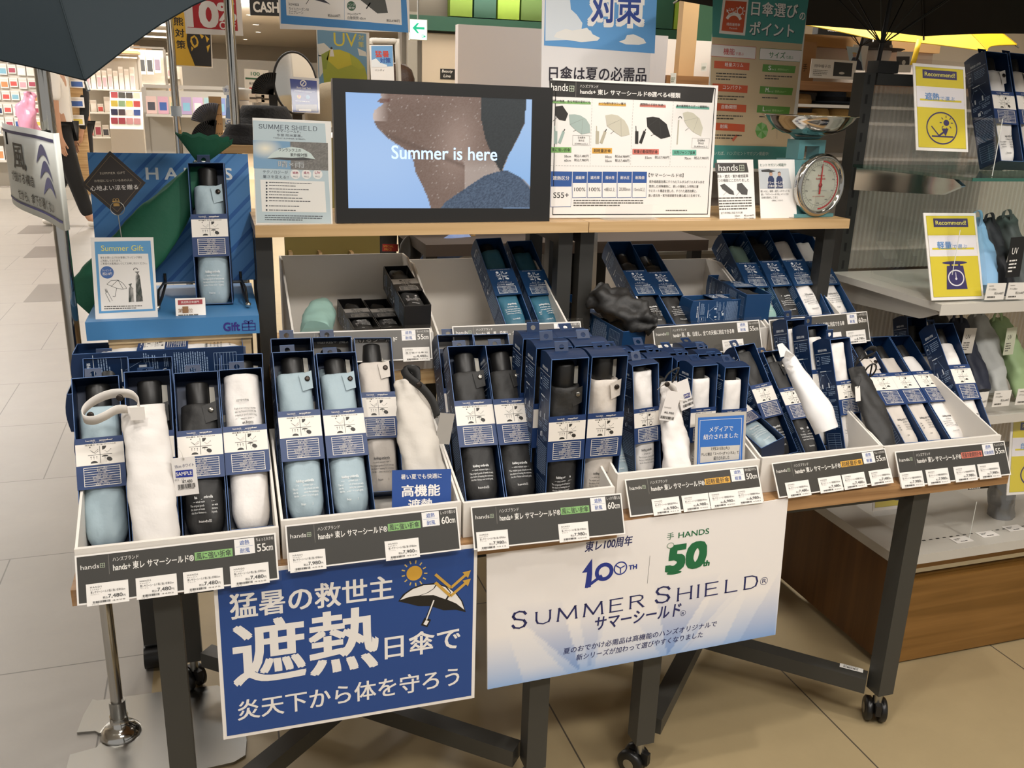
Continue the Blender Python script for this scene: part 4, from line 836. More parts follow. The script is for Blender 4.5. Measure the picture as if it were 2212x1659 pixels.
brolly([(1307.5,249),(1321,247),(1334,249),(1349,260),(1357,274),(1360,291),(1342,295),(1327,285),(1311,272)],'#c9c3b0',[((1341,258),(1311,272)),((1341,258),(1342,295))],((1326,283),(1319,289)))
brolly([(1396.5,254),(1410,252),(1423.5,254.5),(1440,268),(1448,295),(1428,300),(1412,290),(1398,274)],k,[((1424,255),(1398,274)),((1424,255),(1428,300))],((1414,290),(1406,293)))
brolly([(1475,244),(1485,241),(1497,244),(1511,256),(1518,276),(1514,294),(1497,285),(1484,272),(1478,261)],'#cdc8b5',[((1508,254),(1478,261)),((1508,254),(1497,285))],((1487,277),(1480,282)))
for xb,col in ((1197,'#9fb3ab'),(1287,'#b8b09a'),(1372,k)): s.p([(xb,283),(xb+7,283.5),(xb+6.5,311),(xb-.5,310.5)],col); s.l((xb+2,284),(xb+1.5,272),.0016,col); s.p([(xb+18,282),(xb+23,286),(xb+14,311),(xb+8,308)],col); s.l((xb+20,285),(xb+23,279),.002,k)
s.l((1466,259),(1462.5,312),.003,'#b9b3a2'); ringpx(s,(1469,256),4,.3,k,2,a0=0,a1=180)
for xa,ya in ((1237,292),(1495,298)): s.fr((xa,ya),(xa+36,ya+22.5),.0004,'#6a6660'); s.t('生地厚め',(xa+11,ya+7.5),(xa+27,ya+8),5,k); s.t('耐水圧',(xa+13,ya+13.5),(xa+25,ya+14),4.5,k); s.t('25,000mm以上',(xa+4,ya+20.5),(xa+33,ya+21),4.5,k)
for t_,xa,xb,y,c in (('風に強い折傘',1189,1234,323.5,'#7fb264'),('超軽量折傘',1279,1322,325.5,'#dfa848'),('軽量自動開閉折傘',1366,1423,327.5,'#d9796a'),('大判ジャンプ長傘',1452,1504,329.5,'#6bb39c')): s.p([(xa,y-6),(xb,y-5.5),(xb,y+6),(xa,y+6)],c); s.t(t_,(xa+3,y+4),(xb-3,y+4.3),8,k,.01)
for xa,ya,c_,p_ in ((1219,340,'55cm','7,480'),(1219,349,'60cm','7,980'),(1307,341,'50cm','6,980'),(1307,350,'55cm','7,480'),(1393,343,'55cm','7,980'),(1478,344.5,'70cm','7,980')): s.t(c_,(xa,ya),(xa+14,ya+.2),5,k); s.t('税込'+p_+'円',(xa+21,ya),(xa+52,ya+.3),6.5,k)
s.p([(1190,370),(1236,370.5),(1233,447),(1188.5,447.5)],'#2f5596',1); s.p([(1190,403),(1234,403),(1232.6,446),(1189.3,446.5)],Wt,2); s.t('遮熱区分',(1194,389),(1229.5,389.5),9,Wt,.01); s.t('S55+',(1195,427),(1228,428),12,k,.01)
for i,(t_,v_) in enumerate((('遮蔽率','100%'),('遮光率','100%'),('撥水性','4級以上'),('耐水圧','20,000mm'),('耐風値','15m/s以上'))):
    xa=1237+i*32.3; s.p([(xa,370.5),(xa+31.2,370.8),(xa+29.5,427),(xa-1,427.5)],'#2f5596',1); s.p([(xa+.2,395),(xa+29.8,395),(xa+28.8,426),(xa-.2,426.5)],Wt,2); s.t(t_,(xa+6,387),(xa+25.5,387.3),7,Wt,.01); s.t(v_,(xa+3,413),(xa+27,413.3),8,k,.005)
s.t('【サマーシールド®】',(1401,382),(1476,383),8.5,k)
for i,t_ in enumerate(('紫外線遮蔽効果にすぐれたフルダルポリエステル糸を','使用した特殊織物に、東レの開発した特殊三層','ラミネート構造を施した、すぐれた遮熱効果と、','高い遮光性・紫外線遮蔽性を兼ね備えた生地です。')): s.t(t_,(1402-.6*i,395.5+i*9.9),((1521,1508,1505,1513)[i],396+i*9.9),6.3,k)
s.rows((1239,430),(1390,446),3,'#55514b',2,3); s.rows((1438,452),(1517,456.5),1,'#55514b',2,4)
s.done()
t=thing('sign_holder','clear acrylic sign foot holding the four type board','sign holder',Matrix.Translation((.855,1.80,1.0845))); g=MB()
g.box(-.065,-.016,.0,.065,.05,.002,clear()); g.box(-.055,.0045,.002,.055,.006,.03,clear()); g.build('foot_plate',t)
# ---- two small cards and the kitchen scale
s=Sign('price_card','white card with black hands heading and two umbrellas beside the scale card','card',((1539.5,346),(1615,345),(1634,479.5),(1553.5,481)),1.83,1.795,'#f1ede8',.0015,coat=.3)
s.p([(1543,352),(1613,352),(1617,372.5),(1546,373.5)],'#3d3935',1); s.t('hands',(1552,369.5),(1594,369),14,Wt); s.fr((1596.5,356.5),(1607.5,369.5),.0012,'#c9d2bb',3); s.l((1602,357),(1602.5,369),.001,'#c9d2bb',3); s.l((1597,363),(1607,363),.001,'#c9d2bb',3)
s.t('耐水・遮光・紫外線遮蔽率',(1548,384.5),(1616,383.5),7,k); s.t('3つの機能にこだわりました',(1548,393.5),(1618,392.5),7,k)
s.p([(1555,400),(1565,397),(1584,413),(1586,421),(1575,419),(1560,408)],'#4a4845'); s.p([(1592,397),(1602,395),(1615,410),(1614,421),(1602,420),(1592,409)],'#4a4845'); s.l((1569,415),(1562,422),.0006,'#5a5650'); s.l((1597,415),(1590,423),.0006,'#5a5650')
s.rows((1552,425),(1624,453),5,'#55514b',2,5); s.t('全ての天候に対応できる傘',(1557,463),(1604,461.5),5,k)
for y,c_,p_ in ((468,'55cm','6,480'),(474.5,'60cm','6,780')): s.t(c_,(1587,y),(1598,y),4,k); s.t('税込'+p_+'円',(1607,y),(1628,y-.5),4.5,k)
s.done()
s=Sign('magazine_card','white card with small photo of two people, beside the kitchen scale','card',((1630,346),(1708,344.5),(1722,478.5),(1643.5,480)),1.83,1.795,'#f1ede8',.0015,coat=.3)
s.t('ヒントマガジン掲載中',(1642,360),(1698,359),6.5,'#2f5a4a'); s.p([(1638,364.5),(1703,364),(1710,407),(1642,408)],'#c5c9cc',1); s.p([(1644,367),(1660,365.5),(1676,370),(1664,372),(1645,371)],'#3a3a3a'); 
for x in (1665,1683): s.c((x,376.5),3.4,'#c79f86',3); s.c((x,374.5),3.4,'#33261f',2); s.p([(x-7,407),(x-6,385),(x-3,380),(x+3,380),(x+7,386),(x+8,407)],'#27345c',2)
s.t('サマーシールドの',(1657,398),(1693,397.5),6,Wt,.01,4); s.t('日傘の実力は?',(1660,405),(1690,404.5),6,Wt,.01,4)
for i,t_ in enumerate(('軽いのに、遮熱・遮光・UVカットも!','東レ「サマーシールド®」×ハンズの','日傘を取材してきた')): s.t(t_,(1643+i,415.5+i*7),((1706,1703,1680)[i],415+i*7),5,'#3a3733')
s.t('記事はこちらから',(1667,435),(1691,434.6),3.6,k); s.t('HANDS',(1704,472),(1717,471.7),3.6,'#5a5650'); s.done()
TEAL='#5f9498'
t=thing('kitchen_scale','teal kitchen scale with chrome bowl and round white dial','scale',Matrix.Translation((1.319,1.856,1.0845))@Matrix.Rotation(R(8),4,'Z'))
tm=M(TEAL,.35)
g=MB(); g.box(-.058,-.055,0,.058,.055,.008,tm); g.prism([(-.05,.008),(.05,.008),(.047,.128),(-.047,.128)],-.042,.042,tm); g.build('housing',t)
g=MB(); g.box(-.04,-.02,.1285,-.022,.02,.172,tm); g.box(.022,-.02,.1285,.04,.02,.172,tm); g.box(-.022,-.02,.158,.022,.02,.172,tm); g.build('neck_frame',t)
D=Matrix.Translation((0.004,-.0425,.073))@Matrix.Rotation(R(90),4,'X')
g=MB(); g.lathe([(.058,0),(.067,.0),(.071,.006),(.071,.016),(.067,.021),(.062,.022),(.060,.019),(.058,.016)],CHROME,48,D,True,False); g.build('dial_rim',t)
g=MB(); g.lathe([(0,.012),(.0605,.012)],M('#f4f4e4',.5),40,D); dl=g.build('dial_face',t)
a=Art(); rd='#b3302c'
a.ring(0,0,.0555,.0035,rd,1,40,a0=-88,a1=88); a.ring(0,0,.046,.0005,'#6a6a60',1)
for i in range(50):
    an=R(i*7.2); r0=.049 if i%5 else .046; a.line(r0*math.cos(an),r0*math.sin(an),.0525*math.cos(an),.0525*math.sin(an),.0006,'#4a4a45')
for i,t_ in enumerate(('0','100g','200g','300g','400g','500g','600g','700g','800g','900g')):
    an=R(90-36*i); a.text(t_,.041*math.cos(an),.041*math.sin(an)-.0018,.006 if t_=='0' else .0085,.0036,'#333333',0,2,'c')
a.text('American',0,.020,.020,.0045,rd,.01,2,'c'); a.text('Kitchen Scale',0,.0125,.028,.0045,rd,.01,2,'c'); a.text('CAPACITY 1kg   SENSITIVITY 5g',0,-.014,.044,.0024,'#444444',0,2,'c'); a.text('NOT LEGAL FOR USE IN TRADE',0,-.027,.036,.0028,rd,0,2,'c')
a.build('dial_print',dl,None,lambda u,v,d:(.004+u,-.0425-.0122-d,.073+v))
g=MB(); g.prism([(-.0022,-.02),(.0022,-.02),(.0024,.0),(.0004,.048),(-.0004,.048),(-.0024,0)],-.0575,-.0565,M(rd,.4)); g.v=[(x+.004,y,z+.073) for x,y,z in g.v]; g.lathe([(0,.016),(.005,.0155),(.005,.0135)],M('#9a2a28',.3),16,D); g.build('pointer',t)
g=MB(); g.lathe([(.0605,.0175),(0,.019)],clear('dial_glass',gloss=.1),32,D); g.build('dial_glass',t)
g=MB(); g.tube([(-.062,0,.192),(-.035,0,.1755),(.035,0,.1755),(.062,0,.192)],.0035,tm); g.build('bowl_cradle',t)
g=MB(); g.lathe([(0,.1935),(.03,.194),(.058,.20),(.08,.214),(.096,.234),(.104,.247),(.109,.249),(.108,.2505),(.102,.249),(.094,.236),(.078,.217),(.056,.203),(.03,.197),(0,.1965)],M('#cfcdc9',.1,1),48); g.v=[(x,y,.1805+(z-.1935)*.8) for x,y,z in g.v]; g.build('chrome_bowl',t)
# ================================================================ gift things
boxed('boxed light blue umbrella standing alone on the blue gift platform',(-.010,1.778,.936,19.6,-4.3,-1.3,.066,.271),'W','lightblue',ct=.84,d=.05,tab=2,parts=('handle','snap_flap'))
def wavy(pts,rad,flat,mat,seed,n=26,amp=.0016,up=None,sub=6):
    """soft cloth tube through 3-D points with wrinkles; flat squashes it along the view"""
    rnd=random.Random(seed); ph=[rnd.uniform(0,6.3) for _ in range(6)]; P=[];Rr=[]
    pts=[Vector(p) for p in pts]
    for i in range(len(pts)-1):
        for j in range(sub):
            t=j/sub; p0,p1,p2,p3=pts[max(i-1,0)],pts[i],pts[i+1],pts[min(i+2,len(pts)-1)]
            P.append(.5*((2*p1)+(p2-p0)*t+(2*p0-5*p1+4*p2-p3)*t*t+(3*p1-p0-3*p2+p3)*t**3)); Rr.append(rad[i]*(1-t)+rad[i+1]*t)
    P.append(pts[-1]); Rr.append(rad[-1]); g=MB(); rings=[]; vw=up or Vector((0,-1,.35)).normalized()
    for i,p in enumerate(P):
        d=(P[min(i+1,len(P)-1)]-P[max(i-1,0)]).normalized(); u=d.cross(vw).normalized(); v=u.cross(d); r=Rr[i]; L_=i/len(P)*len(pts)
        ring=[]
        for k in range(n):
            a=2*math.pi*k/n; w_=.5*amp*1.7*(math.sin(a*3+L_*1.6+ph[0])+.8*math.sin(a*5-L_*2.2+ph[1])+.6*math.sin(L_*4.3+a*2+ph[2])+.35*math.sin(L_*11-a*3+ph[3]))*min(1,r/.02)
            cx,cy=sup(r,r*flat,2.3,a); q_=math.hypot(cx,cy) or 1
            ring.append(p+u*(cx*(1+w_/q_))+v*(cy*(1+w_/q_)))
        rings.append(ring)
    g.rings(rings,mat,True,True); return g
def px3(*l): return [at(x,y,Y=Y) for x,y,Y in l]
GREEN=M('#13583f',.7,bump=.3,bscale=60)
t=thing('gift_bag','dark green cloth gift bag tied at the top, leaning behind the summer gift card','bag',Matrix.Translation(at(300,560,Y=1.85))); T=t.matrix_world.inverted()
g=wavy(px3((436,352,1.915),(412,392,1.90),(352,470,1.885),(288,552,1.872),(225,618,1.862),(178,662,1.856)),[.011,.024,.044,.050,.051,.046],.34,GREEN,4,30,.0022)
g.v=[tuple(T@Vector(v)) for v in g.v]; g.build('bag_body',t)
g=MB(); c0=at(437,350,Y=1.91); rings=[]
for i in range(5):
    k=i/4; ring=[]
    for j in range(40):
        a=2*math.pi*j/40; r=(.010+.042*k)*(1+.05*k*math.cos(a*11)); dx,dz=.006*k,.018*k
        ring.append(T@(c0+Vector((math.cos(a)*r*1.0+dx,math.sin(a)*r*.28-.004*k,dz+.020*k*abs(math.cos(a))**.5*0+ .014*k*math.cos(a*11)*.2+.020*k+.016*k*math.sin(a*.5+.3)))))
    rings.append(ring)
g.rings(rings,GREEN,True,False); g.build('ruffled_top',t)
g=MB(); pp=[T@(c0+Vector((.013*math.cos(R(x)),.007*math.sin(R(x))-.001,.001))) for x in range(0,361,20)]; g.tube(pp,.0022,M('#cfd3d2',.3,.6),8,False); g.build('ribbon_tie',t)
def easel_sign(): pass
s=Sign('gift_card','acrylic framed summer gift card in front of the green bag','card',((195,514),(330,511.5),(342,687),(206,689)),1.735,1.70,'#efeae4',.002,coat=.5)
s.p([(204,522),(325,520),(336,671),(214,677)],'#5b9dcf',1); s.t('Summer Gift',(219,543),(310,541),12,'#e3dc7a',.005)
s.p([(211.5,549),(320,548),(330,667),(219,672)],'#efeae4',2)
for t_,xb,y in (('傘をお買い上げのお客様にラッピング袋を',307,559),('ご用意しております。',262,566),('ご希望のお客様はレジにてお申し付けください。',318,572)): s.t(t_,(217+(y-559)*.08,y),(xb,y-.6),5,'#33302c')
s.c((231.5,588.5),14.5,'#3f68a8',3); s.t('ラッピング',(221,586.5),(241,586),4.5,Wt,0,4); s.t('税込10円',(222,595),(242,594.4),6.5,Wt,.01,4)
ringpx(s,(253,622),1,0.01,'#33302c')
for a,b in (((231,614),(240,606)),((240,606),(255,605)),((255,605),(266,612)),((266,612),(274,623)),((231,614),(250,622)),((250,622),(265,625)),((265,625),(274,623)),((255,605),(240,619)),((255,605),(266,624)),((252,622),(249,640))): s.l(a,b,.0007,'#33302c',3)
ringpx(s,(246.5,639),3,.35,'#33302c',3,a0=180,a1=360)
s.p([(226,624),(231,623),(233,631),(228,633)],'#3a4a42'); s.p([(228,633),(233,631),(243,650),(238,653)],Wt,3); s.l((228,633),(238,653),.0006,'#33302c',4); s.l((233,631),(243,650),.0006,'#33302c',4)
s.p([(277,614),(285,612),(283,618),(288,623),(290,652),(278,653),(278,623),(281,618)],'#39443e'); s.p([(291,587),(301,586),(298,591),(302,596),(309,651),(294,652),(293,596),(296,591)],'#39443e'); ringpx(s,(293,583),5,.3,'#33302c',3,a0=0,a1=190)
s.rows((225,660),(308,667),2,'#55514b',3,8); s.done()
s=Sign('rank_card','small white card with red bar reading first place on the gift platform','card',((378,645),(443,642.5),(445,685.5),(380.5,687)),1.72,1.70,'#efe9e2',.0012)
s.p([(384,648.5),(437,646.5),(437.5,657),(384.5,659)],'#9e3238',1); s.t('高遮熱日傘部門',(391,656),(430,654.5),5,Wt); s.t('第',(385,676),(396,675.5),9,'#8a6238'); s.t('1',(397,676),(405,675.5),13,'#8a6238',.03); s.t('位',(407,675.5),(417,675),9,'#8a6238'); s.rows((385,678),(434,682),1,'#55514b',2,2); s.done()
t=thing('diamond_sign','black diamond shaped summer gift sign on a thin wire stand','sign',pose(*at(246,397,Y=1.765),8,0,-2)); S_=.0565
g=MB(); g.prism([(-S_*.93,0),(0,-S_),(S_*.93,0),(0,S_)],0,.0015,M('#2c2421',.4)); g.build('sign_plate',t)
a=Art(); q_=S_*.86
for (x0,y0,x1,y1) in ((-q_*.93,0,0,q_),(0,q_,q_*.93,0),(q_*.93,0,0,-q_),(0,-q_,-q_*.93,0)): a.line(x0,y0,x1,y1,.0005,'#8c7350',2)
a.text('SUMMER GIFT',0,.0165,.041,.004,'#c9bfae',0,3,'c',1.15); a.text('お世話になっているあの人に',0,.0035,.062,.0046,'#c9bfae',0,3,'c'); a.text('心地よい涼を贈る',0,-.011,.078,.0088,Wt,.005,3,'c')
a.rect(-.005,-.039,.010,.008,'#a88345',2); a.rect(-.006,-.0315,.012,.002,'#c39b55',3); a.ring(-.0025,-.028,.0026,.0007,'#c39b55',3,14); a.ring(.0025,-.028,.0026,.0007,'#c39b55',3,14)
a.build('lettering',t)
g=MB(); g.tube([(.001+.0115*math.cos(R(x)),-.003,-.043+.0115*math.sin(R(x))) for x in range(-90,271,20)],.0008,STEEL,8,False); g.tube([(.001,-.003,-.0545),(.004,-.002,-.178)],.0009,STEEL,8); g.tube([(.004,-.002,-.178),(.004,-.002,-.180)],.012,STEEL,18); g.build('wire_stand',t)
# ================================================================ samples and loose umbrellas on the trays
def strap(name,parent,P,side,w,col,T,rough=.7):
    g=MB(); g.ribbon([T@Vector(p) for p in P],side,w,M(col,rough,bump=.2)); return g.build(name,parent)
def smooth(P,sub=5):
    P=[Vector(p) for p in P]; o=[]
    for i in range(len(P)-1):
        p0,p1,p2,p3=P[max(i-1,0)],P[i],P[i+1],P[min(i+2,len(P)-1)]
        for j in range(sub):
            t=j/sub; o.append(.5*((2*p1)+(p2-p0)*t+(2*p0-5*p1+4*p2-p3)*t*t+(3*p1-p0-3*p2+p3)*t**3))
    return o+[P[-1]]
def snap(parent,p,T,col='#3a332e',r=.0052,d=(0,-1,.3)):
    X=Matrix.Translation(T@Vector(p))@Vector(d).to_track_quat('Z','Y').to_matrix().to_4x4(); g=MB(); g.lathe([(r,0),(r*.96,.0014),(r*.6,.002),(0,.0021)],M(col,.3,.8),18,X); return g.build('snap_button',parent)
def hang_tag(label,q,Y,cat='tag',Yb=None):
    s=Sign('price_hang_tag',label,cat,q,Y,Yb or Y,'#efeae6',.0006,part='tag_card'); return s
# white sample with the loop strap
t=thing('sample_umbrella','white unboxed sample umbrella with looped wrist strap, front left','umbrella',Matrix.Translation(at(330,1170,Y=1.385))); T=t.matrix_world.inverted()
g=wavy(px3((340,1172,1.388),(334,1110,1.400),(326,1040,1.416),(320,980,1.432),(315,925,1.448),(311,876,1.462)),[.0335,.0345,.0345,.034,.0335,.032],.55,M(FAB['white'],.6,bump=.7,bscale=22),11,30,.0012); g.v=[tuple(T@Vector(v)) for v in g.v]
cov=g.build('cover',t)
P=smooth(px3((298,884,1.43),(300,868,1.43),(286,853,1.43),(262,849,1.432),(232,853,1.435),(200,868,1.435),(180,888,1.43),(182,905,1.42),(203,908,1.41),(228,898,1.41),(252,885,1.42),(275,884,1.435)))
strap('wrist_strap',t,P,(.02,-.5,.86),.019,'#e4ded7',T)
for p in ((259,857.5,1.4305),(196,895,1.4165)): snap(t,px3(p)[0]+Vector((0,-.004,0)),T)
g=MB(); p=T@at(297,893,Y=1.426); g.box(p.x-.0105,p.y-.0012,p.z-.0105,p.x+.0105,p.y+.001,p.z+.0105,M('#e6e0d9',.7)); g.build('strap_patch',t)
s=hang_tag('white sample tag with blue SAMPLE stamp and 7,480 yen price, front left',((371,990.5),(421,985),(431,1066),(379,1073)),1.405)
s.t('55cm ホワイト',(378,1012),(419,1006),7,'#3a3a6a',-.0); s.p([(379,1017),(416,1013.5),(417,1029),(380,1032)],'#24379a',2); s.t('SAMPLE',(381,1028.5),(415,1024.5),8,Wt,.015); s.t('013 - 13',(378,1039),(397,1037.5),4,'#555555'); s.t('¥7,480',(394,1045),(416,1042.5),8,'#2c2b29',.005)
x,y=s.uv(385,1056); x1,_=s.uv(421,1052); s.a.bar(x,y,x1-x,.007,'#2c2b29',3); s.t('4549917334468',(385,1059),(420,1055),3.5,'#3c3b39'); s.c((396,991),3.2,'#d5d0c9',3); s.c((396,991),1.2,'#6a655f',4); o=s.done()
g=MB(); i_=o.matrix_world.inverted(); P=[i_@v for v in smooth(px3((396,991,1.4035),(392,978,1.405),(383,965,1.41)))]; g.tube(P,.0004,M('#d8d4cc',.4),6); g.build('thread',o)
# beige loose umbrella of the second tray
t=thing('sample_umbrella','beige unboxed umbrella with black strap behind the blue comfort card','umbrella',Matrix.Translation(at(915,1010,Y=1.40))); T=t.matrix_world.inverted()
g=wavy(px3((921,1065,1.405),(914,1010,1.425),(905,950,1.452),(894,895,1.478),(885,850,1.50),(882,822,1.513)),[.036,.0355,.034,.031,.026,.022],.6,M('#cbc4ba',.6,bump=.8,bscale=22),21,30,.0024); g.v=[tuple(T@Vector(v)) for v in g.v]; g.build('cover',t)
g=MB(); a_,b_=[T@v for v in px3((889,822,1.515),(889,797,1.532))]; g.tube([a_,b_],.0155,M('#1c1b1a',.42),18); g.build('handle',t)
strap('wrist_strap',t,smooth(px3((902,826,1.49),(898,800,1.50),(874,795,1.515),(880,812,1.50),(912,838,1.48),(935,868,1.465),(945,900,1.455))),(.5,-.3,.5),.015,'#242322',T)
snap(t,px3((905,831,1.482))[0],T)
s=hang_tag('grey cardboard tag hanging right of the beige unboxed umbrella',((929,891),(961,898),(970,958),(940,960)),1.44); s.a.it=[]; s.board.data.materials[0]=M('#a9a49d',.6); s.c((944,901),2,'#5a554f'); s.done('tag_print')
# sample of the 50 cm tray
t=thing('sample_umbrella','white unboxed sample umbrella with two price tags among the short boxes','umbrella',Matrix.Translation(at(1462,1010,Y=1.41))); T=t.matrix_world.inverted()
g=wavy(px3((1466,1030,1.405),(1461,985,1.42),(1454,935,1.438),(1449,890,1.452),(1446,850,1.463),(1444,824,1.47)),[.029,.0275,.025,.0215,.017,.016],.62,M(FAB['white'],.6,bump=.4,bscale=36),33,28,.002); g.v=[tuple(T@Vector(v)) for v in g.v]; g.build('cover',t)
strap('closing_strap',t,smooth(px3((1424,838,1.45),(1440,828,1.446),(1458,845,1.443),(1463,868,1.441),(1478,862,1.444),(1466,838,1.447))),(.2,-.6,.7),.014,'#d9d2c9',T)
snap(t,px3((1441,830,1.441))[0],T)
g=MB(); g.tube([T@v for v in smooth(px3((1452,826,1.46),(1465,800,1.455),(1464,795,1.455),(1445,806,1.46),(1434,822,1.462)))],.0018,M('#2a2927',.6),8); g.build('cord_loop',t)
for lab,qd,Y,st in (('white tag with 6,980 yen price hanging on the left side of the short sample',((1425,844),(1446,851),(1459,910),(1419.5,908)),1.432,False),('white tag with half hidden SAMPLE stamp and 6,980 yen price',((1462,827),(1484,818),(1501,876),(1470,889)),1.438,True)):
    s=hang_tag(lab,qd,Y); b=qd[3]; c=qd[2]
    if st: s.p([(1476,852.5),(1490,847.5),(1491,857),(1478,861)],'#24287e',2); s.t('SAMPLE',(1477.5,859.5),(1490,855),6,Wt,.01)
    else: s.t('HANDS',(b[0]+15,b[1]-27),(b[0]+30,b[1]-26),3,'#77736d')
    s.t('¥6,980',(b[0]+(14 if not st else 6),b[1]-(14 if not st else 17)),(c[0]-4,c[1]-(15 if not st else 13)),5.5,'#2c2b29',.005); x,y=s.uv(b[0]+6,b[1]-(5 if not st else 8)); x1,_=s.uv(c[0]-5,c[1]-6); s.a.bar(x,y,x1-x,.0055,'#2c2b29',3); s.done()
# white paper roll
t=thing('paper_roll','long white paper wrapped roll with torn top lying across the right trays','roll',Matrix.Translation(at(1770,900,Y=1.43))); T=t.matrix_world.inverted()
g=wavy(px3((1787,930,1.388),(1770,890,1.408),(1744,845,1.436),(1720,805,1.465),(1703,772,1.49)),[.0225,.027,.0215,.017,.013],.85,M('#eceae9',.6),41,18,.0009); g.v=[tuple(T@Vector(v)) for v in g.v]; g.build('paper_tube',t)
for P in ([(1686,772,1.487),(1712,765,1.484),(1690,741,1.50),(1679,745,1.502)],[(1694,772,1.474),(1698,757,1.47),(1717,768,1.464),(1707,776,1.468)],[(1700,796,1.455),(1704,788,1.453),(1714,792,1.45),(1707,801,1.452)]):
    g=MB(); v=[T@x for x in px3(*P)]; g.add(v+[x+Vector((0,.0008,0)) for x in v],[(0,1,2,3),(7,6,5,4)]+[(i,(i+1)%4,4+(i+1)%4,4+i) for i in range(4)],M('#e4e0dc',.6)); g.build('paper_flap',t)
# black loose umbrella of the right tray
t=thing('sample_umbrella','black unboxed umbrella with raised strap loop in the rightmost front tray','umbrella',Matrix.Translation(at(1910,950,Y=1.42))); T=t.matrix_world.inverted()
g=wavy(px3((1915,972,1.40),(1904,935,1.425),(1888,893,1.455),(1871,852,1.487),(1858,818,1.512),(1850,796,1.53)),[.024,.027,.027,.025,.021,.016],.6,M(FAB['charcoal'],.6,bump=.4,bscale=36),51,26,.002); g.v=[tuple(T@Vector(v)) for v in g.v]; g.build('cover',t)
strap('wrist_strap',t,smooth(px3((1849,790,1.50),(1858,768,1.495),(1876,753,1.49),(1890,754,1.49),(1887,764,1.492),(1868,772,1.50),(1852,786,1.512))),(.1,-.55,.8),.013,'#262524',T)
t=thing('price_hang_tag','tiny white tag clipped at the right edge of the tall beige white boxed umbrella','tag',pose(*at(1853,848,Y=1.455),12,0,-4)); g=MB(); g.box(-.006,0,-.018,.006,.0006,.013,PAPER); g.build('tag_card',t)
g=MB(); g.tube([(0,-.001,.01),(.008,-.002,.026),(.010,0,.032),(.004,.004,.034)],.0005,BLACKM,6); g.build('thread',t)
t=thing('cord_loop','thin black cord ring lying on the beige umbrella of the reclining trio','cord',Matrix.Translation(at(1880,800,Y=1.55))); T=t.matrix_world.inverted(); c0=at(1880,801,Y=1.557)
g=MB(); g.tube([T@(c0+Vector((.0135*math.cos(R(x)),-.006*math.sin(R(x)),.0175*math.sin(R(x))))) for x in range(0,361,15)],.0017,BLACKM,8,False); g.tube([T@(c0+Vector((-.003,-.006,.017))),T@(c0+Vector((.006,.006,-.016)))],.0017,BLACKM,8); g.build('cord_ring',t)
# on the middle shelf
t=thing('sample_umbrella','pale mint unboxed umbrella lying in the tray with the black boxes','umbrella',Matrix.Translation(at(685,700,Y=1.76))); T=t.matrix_world.inverted()
g=wavy(px3((683,722,1.735),(686,705,1.77),(690,687,1.81),(694,672,1.85),(697,664,1.875)),[.030,.031,.031,.028,.02],.9,M(FAB['mint'],.6,bump=.3,bscale=40),61,26,.0016,Vector((0,-.6,.8))); g.v=[tuple(T@Vector(v)) for v in g.v]; g.build('cover',t)
t=thing('sample_umbrella','black unboxed umbrella lying on the navy box beside the middle post','umbrella',Matrix.Translation(at(1340,660,Y=1.74))); T=t.matrix_world.inverted()
g=wavy(px3((1288,633,1.80),(1305,645,1.78),(1340,664,1.75),(1378,684,1.725),(1405,696,1.71),(1418,701,1.705)),[.024,.032,.034,.031,.022,.010],.8,M('#262524',.55,bump=.8,bscale=24),71,28,.0065,Vector((-.2,-.7,.7))); g.v=[tuple(T@Vector(v)) for v in g.v]
a=Art(); hands_logo(a,0,0,.02,'#cfcdc8'); 
for k_ in range(3): a.line(-.018+.006*k_,.0,-.012+.007*k_,.022,.0011,'#cfcdc8')
cx=T@at(1372,683,Y=1.70); 
a.into(g,lambda u,v,d:(cx.x+u*.8,cx.y-.012-v*.2,cx.z+v*.9)) if 0 else None
g.build('cover',t)
def lying(x,y,z,dx): # box on its back, long side along x, printed side towards the viewer
    zl=Vector((dx,0,0)); yl=Vector((0,0,-1)); xl=yl.cross(zl)
    return Matrix(((xl.x,yl.x,zl.x,x),(xl.y,yl.y,zl.y,y),(xl.z,yl.z,zl.z,z),(0,0,0,1)))
for k_,lab in enumerate(('lowest of the navy boxes stacked flat behind the leftmost tray','second from below of the navy boxes stacked flat behind the leftmost tray','third from below of the navy boxes stacked flat behind the leftmost tray','topmost of the navy boxes stacked flat behind the leftmost tray')):
    boxed(lab,(0,0,0,0,0,0,.07,.28),'W','white',d=.069,T=lying(.03-(.006*k_ if k_<3 else -.004),1.675,.6065+.0705*k_+.0695,-1),group='boxes stacked flat',parts=(),tab=None)
boxed('navy box lying sideways along the lip beside the two all weather boxes',(0,0,0,0,0,0,.055,.15),'C','charcoal',d=.052,T=lying(1.163,1.80,.852+.052,-1),tab=None,parts=(),text=None)
def endon(p,w,yaw,pitch): return Matrix.Translation(p)@Matrix.Rotation(R(yaw),4,'Z')@Matrix.Rotation(R(-90+pitch),4,'X')
boxed('navy box end pointing forward at the left foot of the mint boxed umbrella',(0,0,0,0,0,0,.062,.2),'C','charcoal',d=.06,T=endon(at(1640,640,Y=1.745)+Vector((0,0,.004)),.06,-4,2),parts=(),tab=None,text=None)
boxed('navy box lying under the loose black umbrella beside the middle post',(0,0,0,0,0,0,.062,.26),'C','charcoal',d=.055,T=endon(at(1372,714,Y=1.71),.06,12,6),tab=None,parts=(),text=None)
